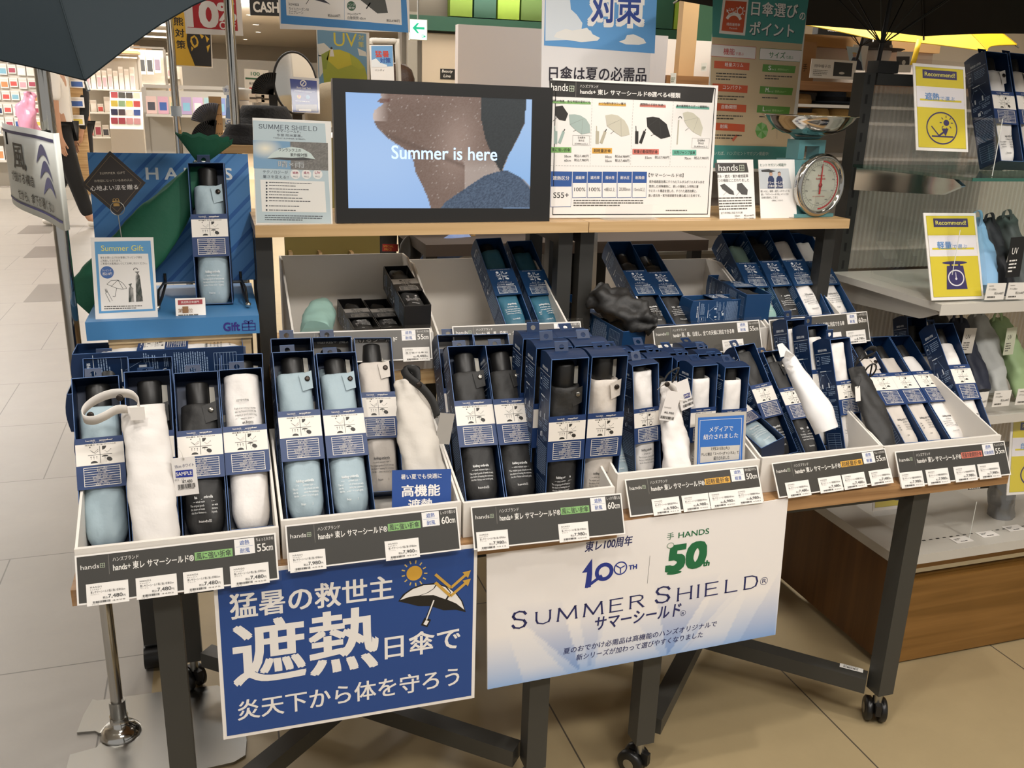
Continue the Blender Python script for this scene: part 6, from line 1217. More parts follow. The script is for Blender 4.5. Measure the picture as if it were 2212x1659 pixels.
# green banner with the parasol guide
TQ='#4a938a'
s=Sign('guide_banner','tall beige and teal banner explaining how to choose a parasol','banner',((1543,-30),(1757,-18),(1704,373),(1526,368)),2.12,2.10,'#e6dfd3',.003,coat=.25)
s.p([(1540,-20),(1748,-8),(1733,95),(1538,80)],TQ,1); s.p([(1538,80),(1733,95),(1705,317.5),(1530,313)],'#c9b28d',1); s.p([(1530,313),(1705,317.5),(1702,366),(1527,362)],TQ,1)
s.p([(1562,-5),(1617,-3),(1609,77),(1553,72)],'#e9e2d8',2); s.p([(1567,1),(1613,4),(1605,71),(1558,66)],'#c9562f',3); s.t('UV',(1574,24),(1585,25),7,Wt,.01,5); ringpx(s,(1598.5,24),7,.25,Wt,5)
for k_ in range(8): an=k_*math.pi/4; s.l((1598.5+8.5*math.cos(an),24+8.5*math.sin(an)),(1598.5+11*math.cos(an),24+11*math.sin(an)),.0022,Wt,5)
ringpx(s,(1584,50),19,.3,Wt,5,a0=25,a1=155); s.l((1577,34),(1586,25),.002,Wt,5); s.ar((1577,34),(1569,20),.002,Wt,5); s.t('晴雨兼用傘',(1569,56),(1598,57),7,Wt,.005,5); s.t('Parasols',(1575,63),(1592,63.5),4,Wt,0,5)
s.t('日傘選び',(1622,34),(1722,41),31,'#23444a',.03,4); s.t('日傘選び',(1622,33),(1721,40),31,Wt,.018,6); s.t('の',(1726,43),(1738,43.5),16,Wt,.018,6); s.t('ポイント',(1619,76),(1714,81),29,'#23444a',.03,4); s.t('ポイント',(1618,75),(1713,80),29,Wt,.018,6)
s.p([(1538,95.5),(1633,102),(1631,127.5),(1535,121)],'#e6dfda',3); s.p([(1642,104),(1732,109.5),(1727,134),(1640,128)],'#e6dfda',3)
for a,b,c in (((1538,95.5),(1633,102),'#c2433c'),((1631,127.5),(1535,121),'#c2433c'),((1633,102),(1631,127.5),'#c2433c'),((1642,104),(1732,109.5),'#3f7a45'),((1727,134),(1640,128),'#3f7a45'),((1642,104),(1640,128),'#3f7a45')): s.l(a,b,.0009,c,4)
s.t('機能',(1562,118),(1586,119),14,'#c2433c',.01,5); s.t('で選ぶ',(1588,119),(1606,120.5),6.5,'#c2433c',0,5); s.t('サイズ',(1660,125),(1695,127),14,'#3f7a45',.01,5); s.t('で選ぶ',(1697,127),(1713,128),6.5,'#3f7a45',0,5)
for x,y,t_,n_,sd in ((1543,131,'軽量スリム',3,1),(1539,180,'コンパクト',2,2),(1536,222,'自動開閉',2,3),(1533,264,'耐風',2,4)): s.p([(x,y),(x+76,y+5),(x+75,y+21),(x-1,y+16)],'#c9562f',3); s.t(t_,(x+22,y+12.5),(x+22+(8*len(t_)),y+14),8.5,Wt,.004,5); s.rows((x+4,y+24),(x+68,y+24+n_*7),n_,'#4a4238',4,sd)
for x,y,t_,s_,n_ in ((1648,138.5,'S','親骨50cm〜',2),(1642,186,'M','親骨53cm〜',1),(1636,227,'L','親骨58cm〜',1)): s.p([(x,y),(x+71,y+4.5),(x+68,y+20),(x-2,y+16)],'#5c8f36',3); s.t(t_,(x+11,y+13),(x+17,y+13.3),9.5,Wt,.01,5); s.t('サイズ',(x+18,y+13.4),(x+28,y+14),4,Wt,0,5); s.t(s_,(x+31,y+13.8),(x+56,y+15),5,'#b9d08c',0,5); s.rows((x+4,y+22),(x+62,y+22+n_*7),n_,'#4a4238',4,n_+7)
for k_ in range(8):
    a0,a1=k_*math.pi/4,(k_+1)*math.pi/4; s.p([(1645,282),(1645+14*math.cos(a0),282+18*math.sin(a0)),(1645+14*math.cos(a1),282+18*math.sin(a1))],'#5f9a44' if k_%2 else '#86b070',4)
s.p([(1666,281),(1672,268),(1684,264),(1684,280),(1678,276)],'#4f8a3c',4); s.l((1678,278),(1678,300),.0012,'#9a8f78',4); s.p([(1580,302),(1590,290),(1594,293),(1584,306)],'#c9664a',4)
s.t('といえば、ハンズ!ヒントマガジン掲載中!',(1536,335),(1660,336),8.5,'#cfe0d8',0,4); s.done()
# exit sign, seasonal sign
t=thing('exit_sign','lit green and white exit sign hanging from a rod','sign',Matrix.Translation(at(904,64,Y=7.0))); W_=.125; h_=.135
g=MB(); g.box(-W_/2-.004,0,-h_/2-.004,W_/2+.004,.03,h_/2+.004,WHITE); g.build('case',t); g=MB(); g.add([(-W_/2,-.001,-h_/2),(W_/2,-.001,-h_/2),(W_/2,-.001,h_/2),(-W_/2,-.001,h_/2)],[(0,1,2,3)],M('#dff7ef',.5,emit=1.3)); f_=g.build('lit_face',t)
a=Art(); gn='#1fb98a'; a.poly([(-.045,.01),(-.01,.045),(.005,.045),(-.017,.018),(.045,.018),(.045,.002),(-.017,.002),(.005,-.025),(-.01,-.025)],gn,2); a.frame(.025,-.055,.014,.022,.003,gn,2); a.circ(.046,-.045,.007,gn,2,10)
mb=MB(); a.into(mb,lambda u,v,d:(u,-.0012-d,v)); mb.mats=[M(gn,.5,emit=.9)]; mb.m=[0]*len(mb.m); mb.build('arrow',f_)
g=MB(); g.tube([(0,.015,h_/2+.004),(0,.015,ZC-at(904,64,Y=7.0).z)],.006,STEEL); g.build('rod',t)
s=Sign('seasonal_sign','black sign with white seasonal merchandise lettering over the hat shelves','sign',((1770,33),(1884,43),(1880,83),(1766,73)),4.6,None,'#14120f',.05); s.t('季節のイベント',(1791,56),(1862,60),13,Wt,.015); s.t('Seasonal Merchandise',(1788,67),(1863,73.5),8,Wt,.02); s.done()
for x in (-.09,.09): g=MB(); g.tube([(x,.03,s.H),(x,.03,ZC-s.M.translation.z)],.005,STEEL,8); g.build('hanger_rod',s.o)
# chrome poles of the poster stands
for lab,P,r in (('thin chrome pole left of the bear sign',[(383,350,3.3),(364,-60,3.3)],.012),('chrome pole in front of the ten percent sign',[(510,350,2.6),(494,-60,2.6)],.0125)):
    a_,b_=px3(*P); x=(a_.x+b_.x)/2; t=thing('display_pole',lab,'pole',Matrix.Translation((x,P[0][2],0))); g=MB(); g.tube([(0,0,0.01),(0,0,2.4)],r,CHROME,16); g.build('tube',t); g=MB(); g.lathe([(.16,0),(.16,.008),(.03,.014),(.02,.03)],STEEL,28); g.build('foot_plate',t)
    if P[0][0]<400: g=MB(); z=at(377,240,Y=3.3).z; g.tube([(0,0,z-.016),(0,0,z+.016)],.017,M('#b9c6d2',.5),14); g.build('clip_ring',t)
# ================================================================ the shelf behind the rack with hats and fans
t=thing('back_shelf','pale shelf behind the rack carrying hats mirror and fans','shelf',Matrix.Translation((.2,2.8,0))); T=t.matrix_world.inverted()
g=MB(); g.box(.03,2.5,1.17,.85,3.42,1.19,WL,T); g.build('shelf_board',t)
for x in (.05,.83):
    for y in (2.52,3.40): g=MB(); g.box(x-.015,y-.015,0,x+.015,y+.015,1.17,POST,T); g.build('leg',t)
def hat(label,px,py,Y,z,r,hc,col,brim,band=None,kind='bucket',rough=.9):
    p=at(px,py,Y=Y); t=thing('hat',label,'hat',Matrix.Translation((p.x,p.y,z))); m=M(col,rough,bump=.6,bscale=120,var=.12)
    g=MB()
    if kind=='bucket': g.lathe([(0,hc+brim*.5),(r*.80,hc+brim*.5-.002),(r*.88,hc+brim*.5-.012),(r,brim*.5+.003),(r*1.02,brim*.5),(r*1.45,.004),(r*1.46,0),(r*1.42,.001),(r*1.0,brim*.5-.004)],m,36); 
    else: g.lathe([(0,hc-.006),(r*.55,hc),(r*.80,hc-.004),(r*.93,hc-.025),(r,.012),(r+.004,.006),(r+brim*.6,.004),(r+brim,.012),(r+brim,.014),(r+brim*.6,.0065),(r,.009)],m,40)
    g.build('crown_brim',t)
    if band: g=MB(); g.lathe([(r+.001,.011),(r*.985+.003,.032)],M(band,.7),40,None,True,False); g.build('band',t)
    return t
hat('black bucket hat on the back shelf above the placard',572,250,2.7,1.228,.074,.035,'#1f1e1f',.05)
hat('second black bucket hat partly covered by the placard',537,285,2.62,1.1905,.066,.03,'#232224',.04)
p=at(725,190,Y=2.8); t=thing('cap','khaki cap on the back shelf behind the monitor','cap',Matrix.Translation((p.x,p.y,p.z-.10))); g=MB(); m=M('#a5957a',.85,bump=.3,bscale=90); g.lathe([(.09,0),(.092,.03),(.086,.065),(.068,.095),(.04,.112),(.008,.118),(0,.120)],m,32); g.build('crown',t)
g=MB(); P=[(.09*math.cos(R(a_)),-.09*math.sin(R(a_)),.004) for a_ in range(20,161,10)]+[(.10*math.cos(R(a_))*.9,-.15*math.sin(R(a_))-.01,-.008) for a_ in range(160,19,-10)]; g.add(P+[(x,y,z+.002) for x,y,z in P],[list(range(len(P))),list(range(2*len(P)-1,len(P)-1,-1))],m); g.build('visor',t)
p=at(638,180,Y=3.0); ph=abs(at(638,113,Y=3.0).z-at(638,247,Y=3.0).z)/2; pw=abs(at(590,180,Y=3.0).x-at(687,180,Y=3.0).x)/2
t=thing('oval_mirror','tall oval standing mirror with thin black rim on the back shelf','mirror',pose(p.x,p.y,p.z,6,14,0)); g=MB(); N=48; g.add([(pw*math.cos(2*math.pi*i/N),-.002,ph*math.sin(2*math.pi*i/N)) for i in range(N)],[list(range(N))],M('#d4d0c8',.08,1)); g.build('glass',t); g=MB(); g.tube([(pw*math.cos(2*math.pi*i/N),0,ph*math.sin(2*math.pi*i/N)) for i in range(N+1)],.004,BLACKM,8,False); g.build('rim',t); g=MB(); g.bar((0,.005,-ph),(0,.02,1.19-p.z),.03,.01,BLACKM); g.box(-.08,-.05,1.19-p.z,.08,.09,1.205-p.z,WL); g.build('stand',t)
s=Sign('cool_placard','blue placard with white hexagon symbol in front of the oval mirror','placard',((624,164),(685,170),(691,245),(631,243)),2.62,2.6,'#e6e2de',.002,coat=.4)
s.p([(626,170),(684,175),(688,243),(633,242)],'#2b3f94',1); ringpx(s,(655,180),7,.3,Wt,3); s.l((652,184),(658,176),.0022,Wt,3); s.t('Blumi Cool Tech',(641,191),(671,193),4,Wt,.01); s.rows((636,194),(680,201),2,'#c4cbe6',2,3); s.c((646,209),4.5,'#c9a43f',3); s.c((646,207),2.5,'#b94a3a',4); s.c((665,210),4.5,'#4f94c4',3); s.rows((638,217),(680,222),1,'#dfe0ea',2,5); s.p([(638,226),(684,226),(686,241),(640,240)],'#8f8a92',2); s.p([(645,236),(672,236),(672,241),(646,240)],'#e6e0dc',3); s.done()
def fan(label,px,py,Y,r,a0,a1,col,rib):
    p=at(px,py,Y=Y); t=thing('folding_fan',label,'fan',Matrix.Translation(p)); n=16; g=MB(); vs=[]
    for i in range(2*n+1):
        a=R(a0+(a1-a0)*i/(2*n)); d=.003*(i%2)
        for k_ in (.35*r,r): vs.append((k_*math.cos(a),d,k_*math.sin(a)))
    g.add(vs,[(2*i,2*i+1,2*i+3,2*i+2) for i in range(2*n)],M(col,.7)); g.build('fan_leaf',t); g=MB()
    for i in range(n+1): a=R(a0+(a1-a0)*i/n); g.bar((0,-.001,0),(r*.99*math.cos(a),-.001,r*.99*math.sin(a)),.003,.0015,M(rib,.5),(0,1,0))
    g.build('fan_ribs',t)
    if px>500: g=MB(); g.box(-.012,.0,1.191-p.z,.012,.012,.0,BLACKM); g.build('fan_stand',t)
fan('dark folding fan spread open left of the oval mirror',590,204,2.9,.062,80,178,'#3b342e','#15120f'); fan('pale grey folding fan spread open beside the pegboard',462,272,3.045,.068,75,165,'#b7b6c6','#3a3836'); fan('dark folding fan spread open low beside the pegboard',462,308,3.045,.068,80,172,'#3f3a37','#141210')
t=thing('peg_panel','small beige pegboard panel with rows of holes behind the green bag','board',Matrix.Translation(at(466,260,Y=3.05))); T=t.matrix_world.inverted(); a_,b_=at(450,208,Y=3.05),at(487,360,Y=3.05); g=MB(); g.box(a_.x,3.05,.0,b_.x,3.06,a_.z,M('#b9966a',.7),T); pb=g.build('panel',t); A=Art()
for i in range(5):
    for j in range(14): A.circ((b_.x-a_.x)*(.15+.175*i),(a_.z-.9)*(.03+.07*j),.0016,'#3b2f22',1,8)
A.build('holes',pb,None,lambda u,v,d:tuple(T@Vector((a_.x+u,3.05-d,.9+v))))
s=Sign('bottle_display','blue cardboard bottle display with cloud shaped header','display',((484,190),(535,196),(534,275),(488,268)),3.3,None,'#6f93cc',.02); s.p([(480,190),(490,184),(530,190),(540,200),(532,208),(484,205)],'#d5e0ee',2); s.t('氷の',(484,199),(499,200),9,'#3f62a8',.01,4); s.p([(488,212),(494,212),(494,232),(488,232)],'#8fb0de',2); s.p([(486,255),(532,262),(532,272),(488,266)],'#d5e0ee',2); s.t('OZETU',(490,266),(530,269),6,'#3f62a8',.02,4); s.done()
p=at(524,240,Y=3.2); t=thing('bottle','pale grey lidded bottle in front of the blue bottle display','bottle',Matrix.Translation((p.x,p.y,p.z-.07))); g=MB(); g.lathe([(.0,0),(.030,0),(.032,.004),(.032,.10),(.03,.103)],M('#bdb7ae',.5),24); g.build('body',t); g=MB(); g.lathe([(.031,.104),(.033,.106),(.033,.135),(.03,.14),(0,.141)],M('#a9a49b',.5),24); g.build('lid',t)
s=Sign('yen_sign','green and white price board reading 100 beside the dark folding fan','sign',((527,148),(579,152),(581,215),(529,212)),3.5,None,'#dcd8cd',.003); s.t('100',(542,163),(561,164),8,'#3c7a56',.01); s.t('50',(568,163),(574,163.5),5,'#3c7a56'); s.p([(530,167),(578,170),(578,173),(530,171)],'#2f5f40',2); s.t('扇風機 全',(538,183),(563,184),5.5,'#2c2a26'); s.t('1',(543,202),(551,202),12,'#b3302c',.05); s.done(); g=MB(); g.box(-.012,.004,-s.M.translation.z,.012,.02,s.H*.8,STEEL); g.build('post',s.o)
for k_,(x,y) in enumerate(((547,210),(561,209),(574,212))): p=at(x,y,Y=3.15); t=thing('small_box',('small white carton left of the fan row','small white carton in the middle of the row by the mirror','small white carton touching the oval mirror')[k_],'box',Matrix.Translation(p)); g=MB(); g.box(-.014,-.01,-.016,.014,.01,.010,PAPER); g.box(-.012,-.0104,-.006,.010,-.01,.0,M('#55514b',.6)); g.build('carton',t)
# ================================================================ people
SKIN=M('#b98a6b',.6)
def skin_mesh(name,pts,edges,mat,parent,sub=2,T=None):
    me=bpy.data.meshes.new(name); me.from_pydata([p[:3] for p in pts],edges,[]); me.materials.append(mat)
    o=obj(name,me,parent,T); sk=o.modifiers.new('skin','SKIN'); sk.use_smooth_shade=True
    for i,p in enumerate(pts):
        v=me.skin_vertices[0].data[i]; r=p[3]; v.radius=(r,p[4] if len(p)>4 else r); v.use_root=(i==0)
    if sub: q=o.modifiers.new('sub','SUBSURF'); q.levels=sub; q.render_levels=sub
    return o
def person(label,x,y,yaw,h,shirt,trous,shoe,hair,long_=0,stride=.0,arm=(0,0),mask=False,hood=False,hem=.0):
    """standing or walking person facing local -y; heights are parts of h"""
    t=thing('person',label,'person',Matrix.Translation((x,y,0))@Matrix.Rotation(R(yaw),4,'Z')); k=h/1.7
    st=stride
    P=[(0,0,.98*k,.115*k,.09*k),(0,.01,1.12*k,.12*k,.09*k),(0,.0,1.30*k,.145*k,.10*k),(0,0,1.42*k,.07*k),(0,-.005,1.49*k,.052*k),(0,-.02,1.56*k,.078*k,.085*k),(0,-.015,1.63*k,.075*k,.085*k),(0,-.01,1.675*k,.05*k)]
    E=[(i,i+1) for i in range(7)]
    legs=[]; arms=[]
    for s_,f in ((-1,1),(1,-1)):
        i=len(P); P+=[(s_*.09*k,0,.90*k,.085*k),(s_*.095*k,-.10*st*f*k-.02,.50*k,.058*k),(s_*.095*k,-.34*st*f*k+.01+(.10*st if f<0 else 0),.085*k+(.05*st if f<0 else 0),.038*k),(s_*.10*k,-.34*st*f*k-.11*k+(.06*st if f<0 else 0),.035*k,.033*k)]; E+=[(0,i),(i,i+1),(i+1,i+2),(i+2,i+3)]; legs.append(i)
    for s_,a_ in ((-1,arm[0]),(1,arm[1])):
        i=len(P); ca,sa=math.cos(R(a_)),math.sin(R(a_)); sh=(s_*.175*k,0,1.36*k); el=(s_*.215*k,-.27*k*sa*.6+.01,(1.36-.27*math.cos(R(a_*.6)))*k); wr=(s_*.22*k,el[1]-.24*k*sa,el[2]-.24*k*ca); hd=(s_*.215*k,wr[1]-.075*k*sa-.01,wr[2]-.075*k*ca)
        P+=[(*sh,.055*k),(*el,.040*k),(*wr,.028*k),(*hd,.034*k,.02*k)]; E+=[(2,i),(i,i+1),(i+1,i+2),(i+2,i+3)]; arms.append(i)
        # fingers: four unequal ones and a thumb leaving the side
        for q,(dx,ln) in enumerate(((-.018,.060),(-.006,.072),(.006,.068),(.017,.054))):
            j=len(P); P+=[(hd[0]+dx*k*.6*0+.012*s_,hd[1]+dx*k,hd[2]-.03*k,.0085*k),(hd[0]+.010*s_,hd[1]+dx*k-.006,hd[2]-.03*k-ln*.55*k,.008*k),(hd[0]+.002*s_,hd[1]+dx*k-.016,hd[2]-.03*k-ln*k,.007*k)]; E+=[(i+3,j),(j,j+1),(j+1,j+2)]
        j=len(P); P+=[(hd[0]-.004*s_,hd[1]-.03*k,hd[2]-.004*k,.0095*k),(hd[0]-.006*s_,hd[1]-.045*k,hd[2]-.035*k,.008*k)]; E+=[(i+3,j),(j,j+1)]
    b=skin_mesh('body',P,E,SKIN,t,2)
    # face
    g=MB(); hz=1.575*k; g.lathe([(.0,.022),(.011,.008),(.014,0),(0,-.006)],SKIN,10,Matrix.Translation((0,-.098*k,hz-.02))@Matrix.Rotation(R(90),4,'X')); g.build('nose',b)
    for s_ in (-1,1):
        g=MB(); g.lathe([(0,-.010),(.0095,-.004),(.0095,.004),(0,.010)],M('#e8e2da',.3),10,Matrix.Translation((s_*.032*k,-.088*k,hz+.012))); g.lathe([(0,.0105),(.005,.0085),(.006,.006)],M('#221811',.3),10,Matrix.Translation((s_*.032*k,-.088*k,hz+.012))@Matrix.Rotation(R(90),4,'X')); g.build('eye',b)
        g=MB(); g.lathe([(0,-.03),(.014,-.016),(.016,.012),(0,.028)],SKIN,10,Matrix.Translation((s_*.082*k,.0,hz))); g.build('ear',b)
    if mask: g=MB(); g.lathe([(.083*k,-.055),(.096*k,-.03),(.096*k,.0),(.088*k,.02)],M('#dcdad4',.7),24,Matrix.Translation((0,-.02,hz-.02)),True,False); g.build('face_mask',t)
    else: g=MB(); g.box(-.022*k,-.0985*k,hz-.052*k,.022*k,-.094*k,hz-.044*k,M('#8c4a41',.5)); g.build('mouth',b)
    # hair
    g=MB(); pr=[(.0,.118*k),(.05*k,.112*k),(.085*k,.085*k),(.1*k,.04*k),(.1*k,-.01*k),(.095*k,-.05*k-long_*.5),(.08*k,-.08*k-long_)]
    g.lathe(pr,M(hair,.55,bump=.5,bscale=120),28,Matrix.Translation((0,.012,1.592*k)),True,False)
    vs=g.v; g.v=[(x,(y if y>-.035*k else -.035*k+(y+.035*k)*(.35 if z<1.62*k else .9)),z) for x,y,z in vs]; g.build('hair',t)
    # clothing
    sm=M(shirt,.85,bump=.4,bscale=22); tp=[(0,0,(.90-hem)*k,.150*k,.118*k),(0,.005,1.02*k,.142*k,.112*k),(0,.01,1.14*k,.140*k,.108*k),(0,0,1.30*k,.165*k,.118*k),(0,0,1.405*k,.085*k,.075*k)]; te=[(i,i+1) for i in range(4)]
    for i in arms:
        j=len(tp); el=P[i+1]; tp+=[(P[i][0],P[i][1],P[i][2],.075*k),(el[0],el[1],el[2]+(.06*k if not hood else 0),.066*k)]; te+=[(3,j),(j,j+1)]
        if hood: tp+=[(P[i+2][0],P[i+2][1],P[i+2][2],.045*k)]; te+=[(j+1,j+2)]
    sh=skin_mesh('shirt' if not hood else 'hooded_jacket',tp,te,sm,t,2)
    if hood: skin_mesh('hood',[(-.07*k,.06*k,1.42*k,.05*k),(0,.10*k,1.38*k,.065*k),(.07*k,.06*k,1.42*k,.05*k)],[(0,1),(1,2)],sm,sh,2)
    tm=M(trous,.85,bump=.3,bscale=22); pp=[(0,0,.97*k,.135*k,.112*k)]; pe=[]
    for i in legs: j=len(pp); A,B,Cc=P[i],P[i+1],P[i+2]; pp+=[(A[0],A[1],A[2],.108*k),(B[0],B[1],B[2],.082*k),(Cc[0],Cc[1]+.005,Cc[2]+.015*k,.064*k)]; pe+=[(0,j),(j,j+1),(j+1,j+2)]
    skin_mesh('trousers',pp,pe,tm,t,2)
    for i in legs: A,B=P[i+2],P[i+3]; skin_mesh('shoe',[(A[0],A[1]+.03,max(.042,B[2]+.008),.043*k,.04),(A[0],A[1]-.04,max(.042,B[2]+.006),.046*k,.04),(B[0],B[1]-.03,.034+max(0,B[2]-.035*k),.042*k,.03)],[(0,1),(1,2)],M(shoe,.6),t,2)
    return t,P,arms
p=at(163,490,z=0)
t,P_,arms=person('person in a white print t-shirt and black trousers walking past the left shelves',p.x-.03,p.y+.02,88,1.72,'#e3ddd6','#161515','#ddd6cb','#17120f',0,.55,(4,8),hem=.04)
k_=1.72/1.7
a=Art(); a.poly([(.0,.0),(.06,.02),(.075,.13),(.03,.16),(.015,.10)],'#d8506a',1); a.ring(.03,.06,.10,.02,'#3d4a9a',2,24,ry=.04,rot=35,a0=120,a1=330); a.poly([(.03,.1),(.10,.16),(.06,.08)],'#6a58a8',2)
a.build('chest_print',[c for c in t.children if c.name.startswith('shirt')][0],None,lambda u,v,d:(-.182-d,.06-u,1.17+v))
p=at(192,352,Y=13.5)
person('person in a black hooded jacket and black trousers with a face mask',at(192,200,Y=13.0).x-.13,13.0,-60,1.56,'#1b1a1b','#131213','#1b1a1a','#15110f',.05,.25,(8,14),mask=True,hood=True,hem=.06)
person('person with short brown hair seen from behind beyond the monitor',at(856,160,Y=4.4).x,4.4,165,1.459,'#4a4440','#2b2a2a','#3a3632','#3a2416',.02,0,(6,6))
# ================================================================ the shop beyond
GY=M('#b7b0a5',.6); GYD=M('#6b665f',.6); LG=M('#c9c3b8',.5)
PAL=['#c9554f','#e0d9d0','#d9a3ad','#3f5fa0','#d8c25a','#8fae8a','#b9b2c9','#e6e2dc','#4a4a52','#c98a5a','#7fb0c4','#a84a5c','#efe9e4','#2e3a5a']
rg=random.Random(77)
PK={}
def pack_mesh(c,w,h,d):
    k=(c,w,h,d)
    if k not in PK:
        g=MB(); g.box(-w/2,-d,0,w/2,0,h,M('#e9e4de',.35)); g.box(-w*.4,-d-.001,h*.12,w*.4,-d,h*.62,M(c,.5)); g.box(-w*.45,-d-.001,h*.72,w*.45,-d,h*.9,M('#d8cfc6',.5)); PK[k]=g.mesh('pack')
    return PK[k]
def goods(T,x0,x1,z,n,hmin,hmax,label,group,d=.05,kind='shelf_pack',cat='goods',pal=PAL,wf=.85,hang=False):
    w=(x1-x0)/n
    for i in range(n):
        h=rg.choice((hmin,(hmin+hmax)/2,hmax)); o=obj(kind,pack_mesh(rg.choice(pal),round(w*wf,3),round(h,3),d),None,T@Matrix.Translation((x0+w*(i+.5),-.0,z if not hang else z-h)))
        tag(o,label,cat,group)
def unit(name,label,px,Y,w,h,yaw=0,levels=(),depth=.35,mat=None,back=True,x=None,base=.12,cat='shelving'):
    p=Vector((x,Y,0)) if x is not None else Vector((at(px,250,Y=Y).x,Y,0)); T=Matrix.Translation(p)@Matrix.Rotation(R(yaw),4,'Z'); t=thing(name,label,cat,T); m=mat or GY
    for s_ in (-1,1): g=MB(); g.box(s_*w/2-.02,-.02,0,s_*w/2+.02,.02,h,m); g.build('post',t)
    if back: g=MB(); g.box(-w/2+.02,-.006,base,w/2-.02,.006,h-.02,LG); g.build('back_panel',t)
    g=MB(); g.box(-w/2,-depth,.0,w/2,-.021,base,m); g.build('plinth',t)
    for z in levels: g=MB(); g.box(-w/2+.02,-depth,z-.02,w/2-.02,-.021,z,LG); g.build('shelf_board',t)
    g=MB(); g.box(-w/2,-.02,h,w/2,.02,h+.03,m); g.build('top_rail',t)
    return T
# left wall of hanging packs
T=unit('wall_shelving','tall pale shelving hung with small packs at the left frame edge',20,12.6,1.35,2.1,0,(.75,.45),.35)
for r_,z in enumerate((1.98,1.83,1.68,1.53,1.38,1.23,1.08,.93)): goods(T,-.64,.64,z,13,.10,.135,'small hanging pack on the pale left shelving','packs hung on the left shelving',.04,'hanging_pack',hang=True)
goods(T@Matrix.Translation((0,-.2,0)),-.6,.6,.75,11,.06,.1,'small pack standing on the board of the left shelving','packs standing on the left shelving')
goods(T@Matrix.Translation((0,-.2,0)),-.6,.6,.45,11,.10,.16,'small pack standing on the board of the left shelving','packs standing on the left shelving')
p=at(62,250,Y=11.8); t=thing('plastic_bag','pink clear plastic bag hanging at the left shelving','bag',Matrix.Translation(p)); g=wavy([(0.04,0,.26),(.02,0,.16),(-.02,0,.0),(-.01,0,-.22)],[.03,.06,.10,.08],.5,M('#cf8fa6',.15),5,20,.02); g.build('bag_body',t); g=MB(); g.tube([(.04,0,.26),(.04,.5,.27),(.04,.8,.27)],.004,STEEL,6); g.build('hanger',t)
# wooden end panel
p=at(165,300,Y=12.8); g=MB(); g.box(-.13,0,0,.13,.5,2.05,WL); o=g.build('end_panel',None,Matrix.Translation((p.x,12.8,0))); tag(o,'tall light wooden end panel between the two walking people','panel')
for k_,(y,l) in enumerate(((190,'blue and white pack clipped highest on the wooden end panel'),(232,'blue and white pack clipped midway on the wooden end panel'),(270,'yellow and white pack clipped lowest on the wooden end panel'))): q_=at(168,y,Y=12.75); tag(obj('shelf_pack',pack_mesh(('#3f5fa0','#3f5fa0','#d8c25a')[k_],.16,.12,.04),None,Matrix.Translation(q_)),l,'goods')
# first aisle unit with towels
T=unit('aisle_shelving','grey aisle shelving with pink towels and a wooden top board',238,15.5,.95,1.75,0,(1.28,.95,.6),.45)
goods(T@Matrix.Translation((0,-.25,0)),-.42,.42,1.28,11,.26,.32,'hanging pale pink towel on the aisle shelving','towels on the aisle shelving',.05,'towel','towel',['#d9b3b6','#e0cfc9','#c9a0a8','#ddd4cc'],.8)
goods(T@Matrix.Translation((0,-.25,0)),-.42,.42,.95,9,.12,.22,'colourful small pack under the pink towels','packs under the towels'); goods(T@Matrix.Translation((0,-.25,0)),-.42,.42,.6,8,.12,.22,'colourful small pack on the low aisle board','packs on the low aisle board')
g=MB(); g.box(-.5,-.5,1.785,.5,.1,1.82,WL); o=g.build('top_board',None,T); tag(o,'light wooden board lying on the towel shelving','board')
for k_,(x,c,l) in enumerate(((.02,'#1f5a45','dark green small garment bust on the wooden board'),(.30,'#cfc4cf','pale lilac small garment bust on the wooden board'))):
    t=thing('bust_form',l,'display form',T@Matrix.Translation((x,-.2,1.8205))); g=MB(); g.lathe([(.0,0),(.07,0),(.085,.08),(.10,.20),(.07,.27),(.03,.30),(.028,.36),(0,.37)],M(c,.7),18); g.build('torso',t)
# second aisle unit
T=unit('aisle_shelving','dark framed aisle shelving with bags and red books',303,17.5,.95,1.95,0,(1.35,1.05,.78,.5),.45,GYD)
goods(T@Matrix.Translation((0,-.25,0)),-.42,.42,1.9,7,.34,.4,'hanging bag at the top of the dark framed shelving','bags on the dark shelving',.06,'hanging_bag','bag',['#5a5a3a','#8a4a42','#c9b9a9','#7a6a7a','#3a3a3a'],.85,True)
for z in (1.05,.78): goods(T@Matrix.Translation((0,-.25,0)),-.42,.42,z,10,.14,.2,'small dark item standing on the dark framed shelving','items on the dark shelving',.06,'shelf_pack','goods',['#4a4a4a','#2e2e2e','#7a3a3a','#c9c3b8','#5a6a5a'])
goods(T@Matrix.Translation((0,-.25,0)),-.42,.42,.5,12,.18,.2,'red spined book on the dark framed shelving','red books',.12,'book','book',['#8a2f33','#a03a3a'],.8)
T=unit('aisle_shelving','far shelving full of red and white packs at the aisle end',342,18.5,.9,1.9,0,(1.5,1.2,.9,.6),.4)
for z in (1.5,1.2,.9,.6): goods(T@Matrix.Translation((0,-.25,0)),-.4,.4,z,9,.16,.24,'red or white pack on the far aisle shelving','packs at the aisle end',.05,'shelf_pack','goods',['#c9554f','#e6e2dc','#d9a3ad','#c98a5a','#a84a5c'])
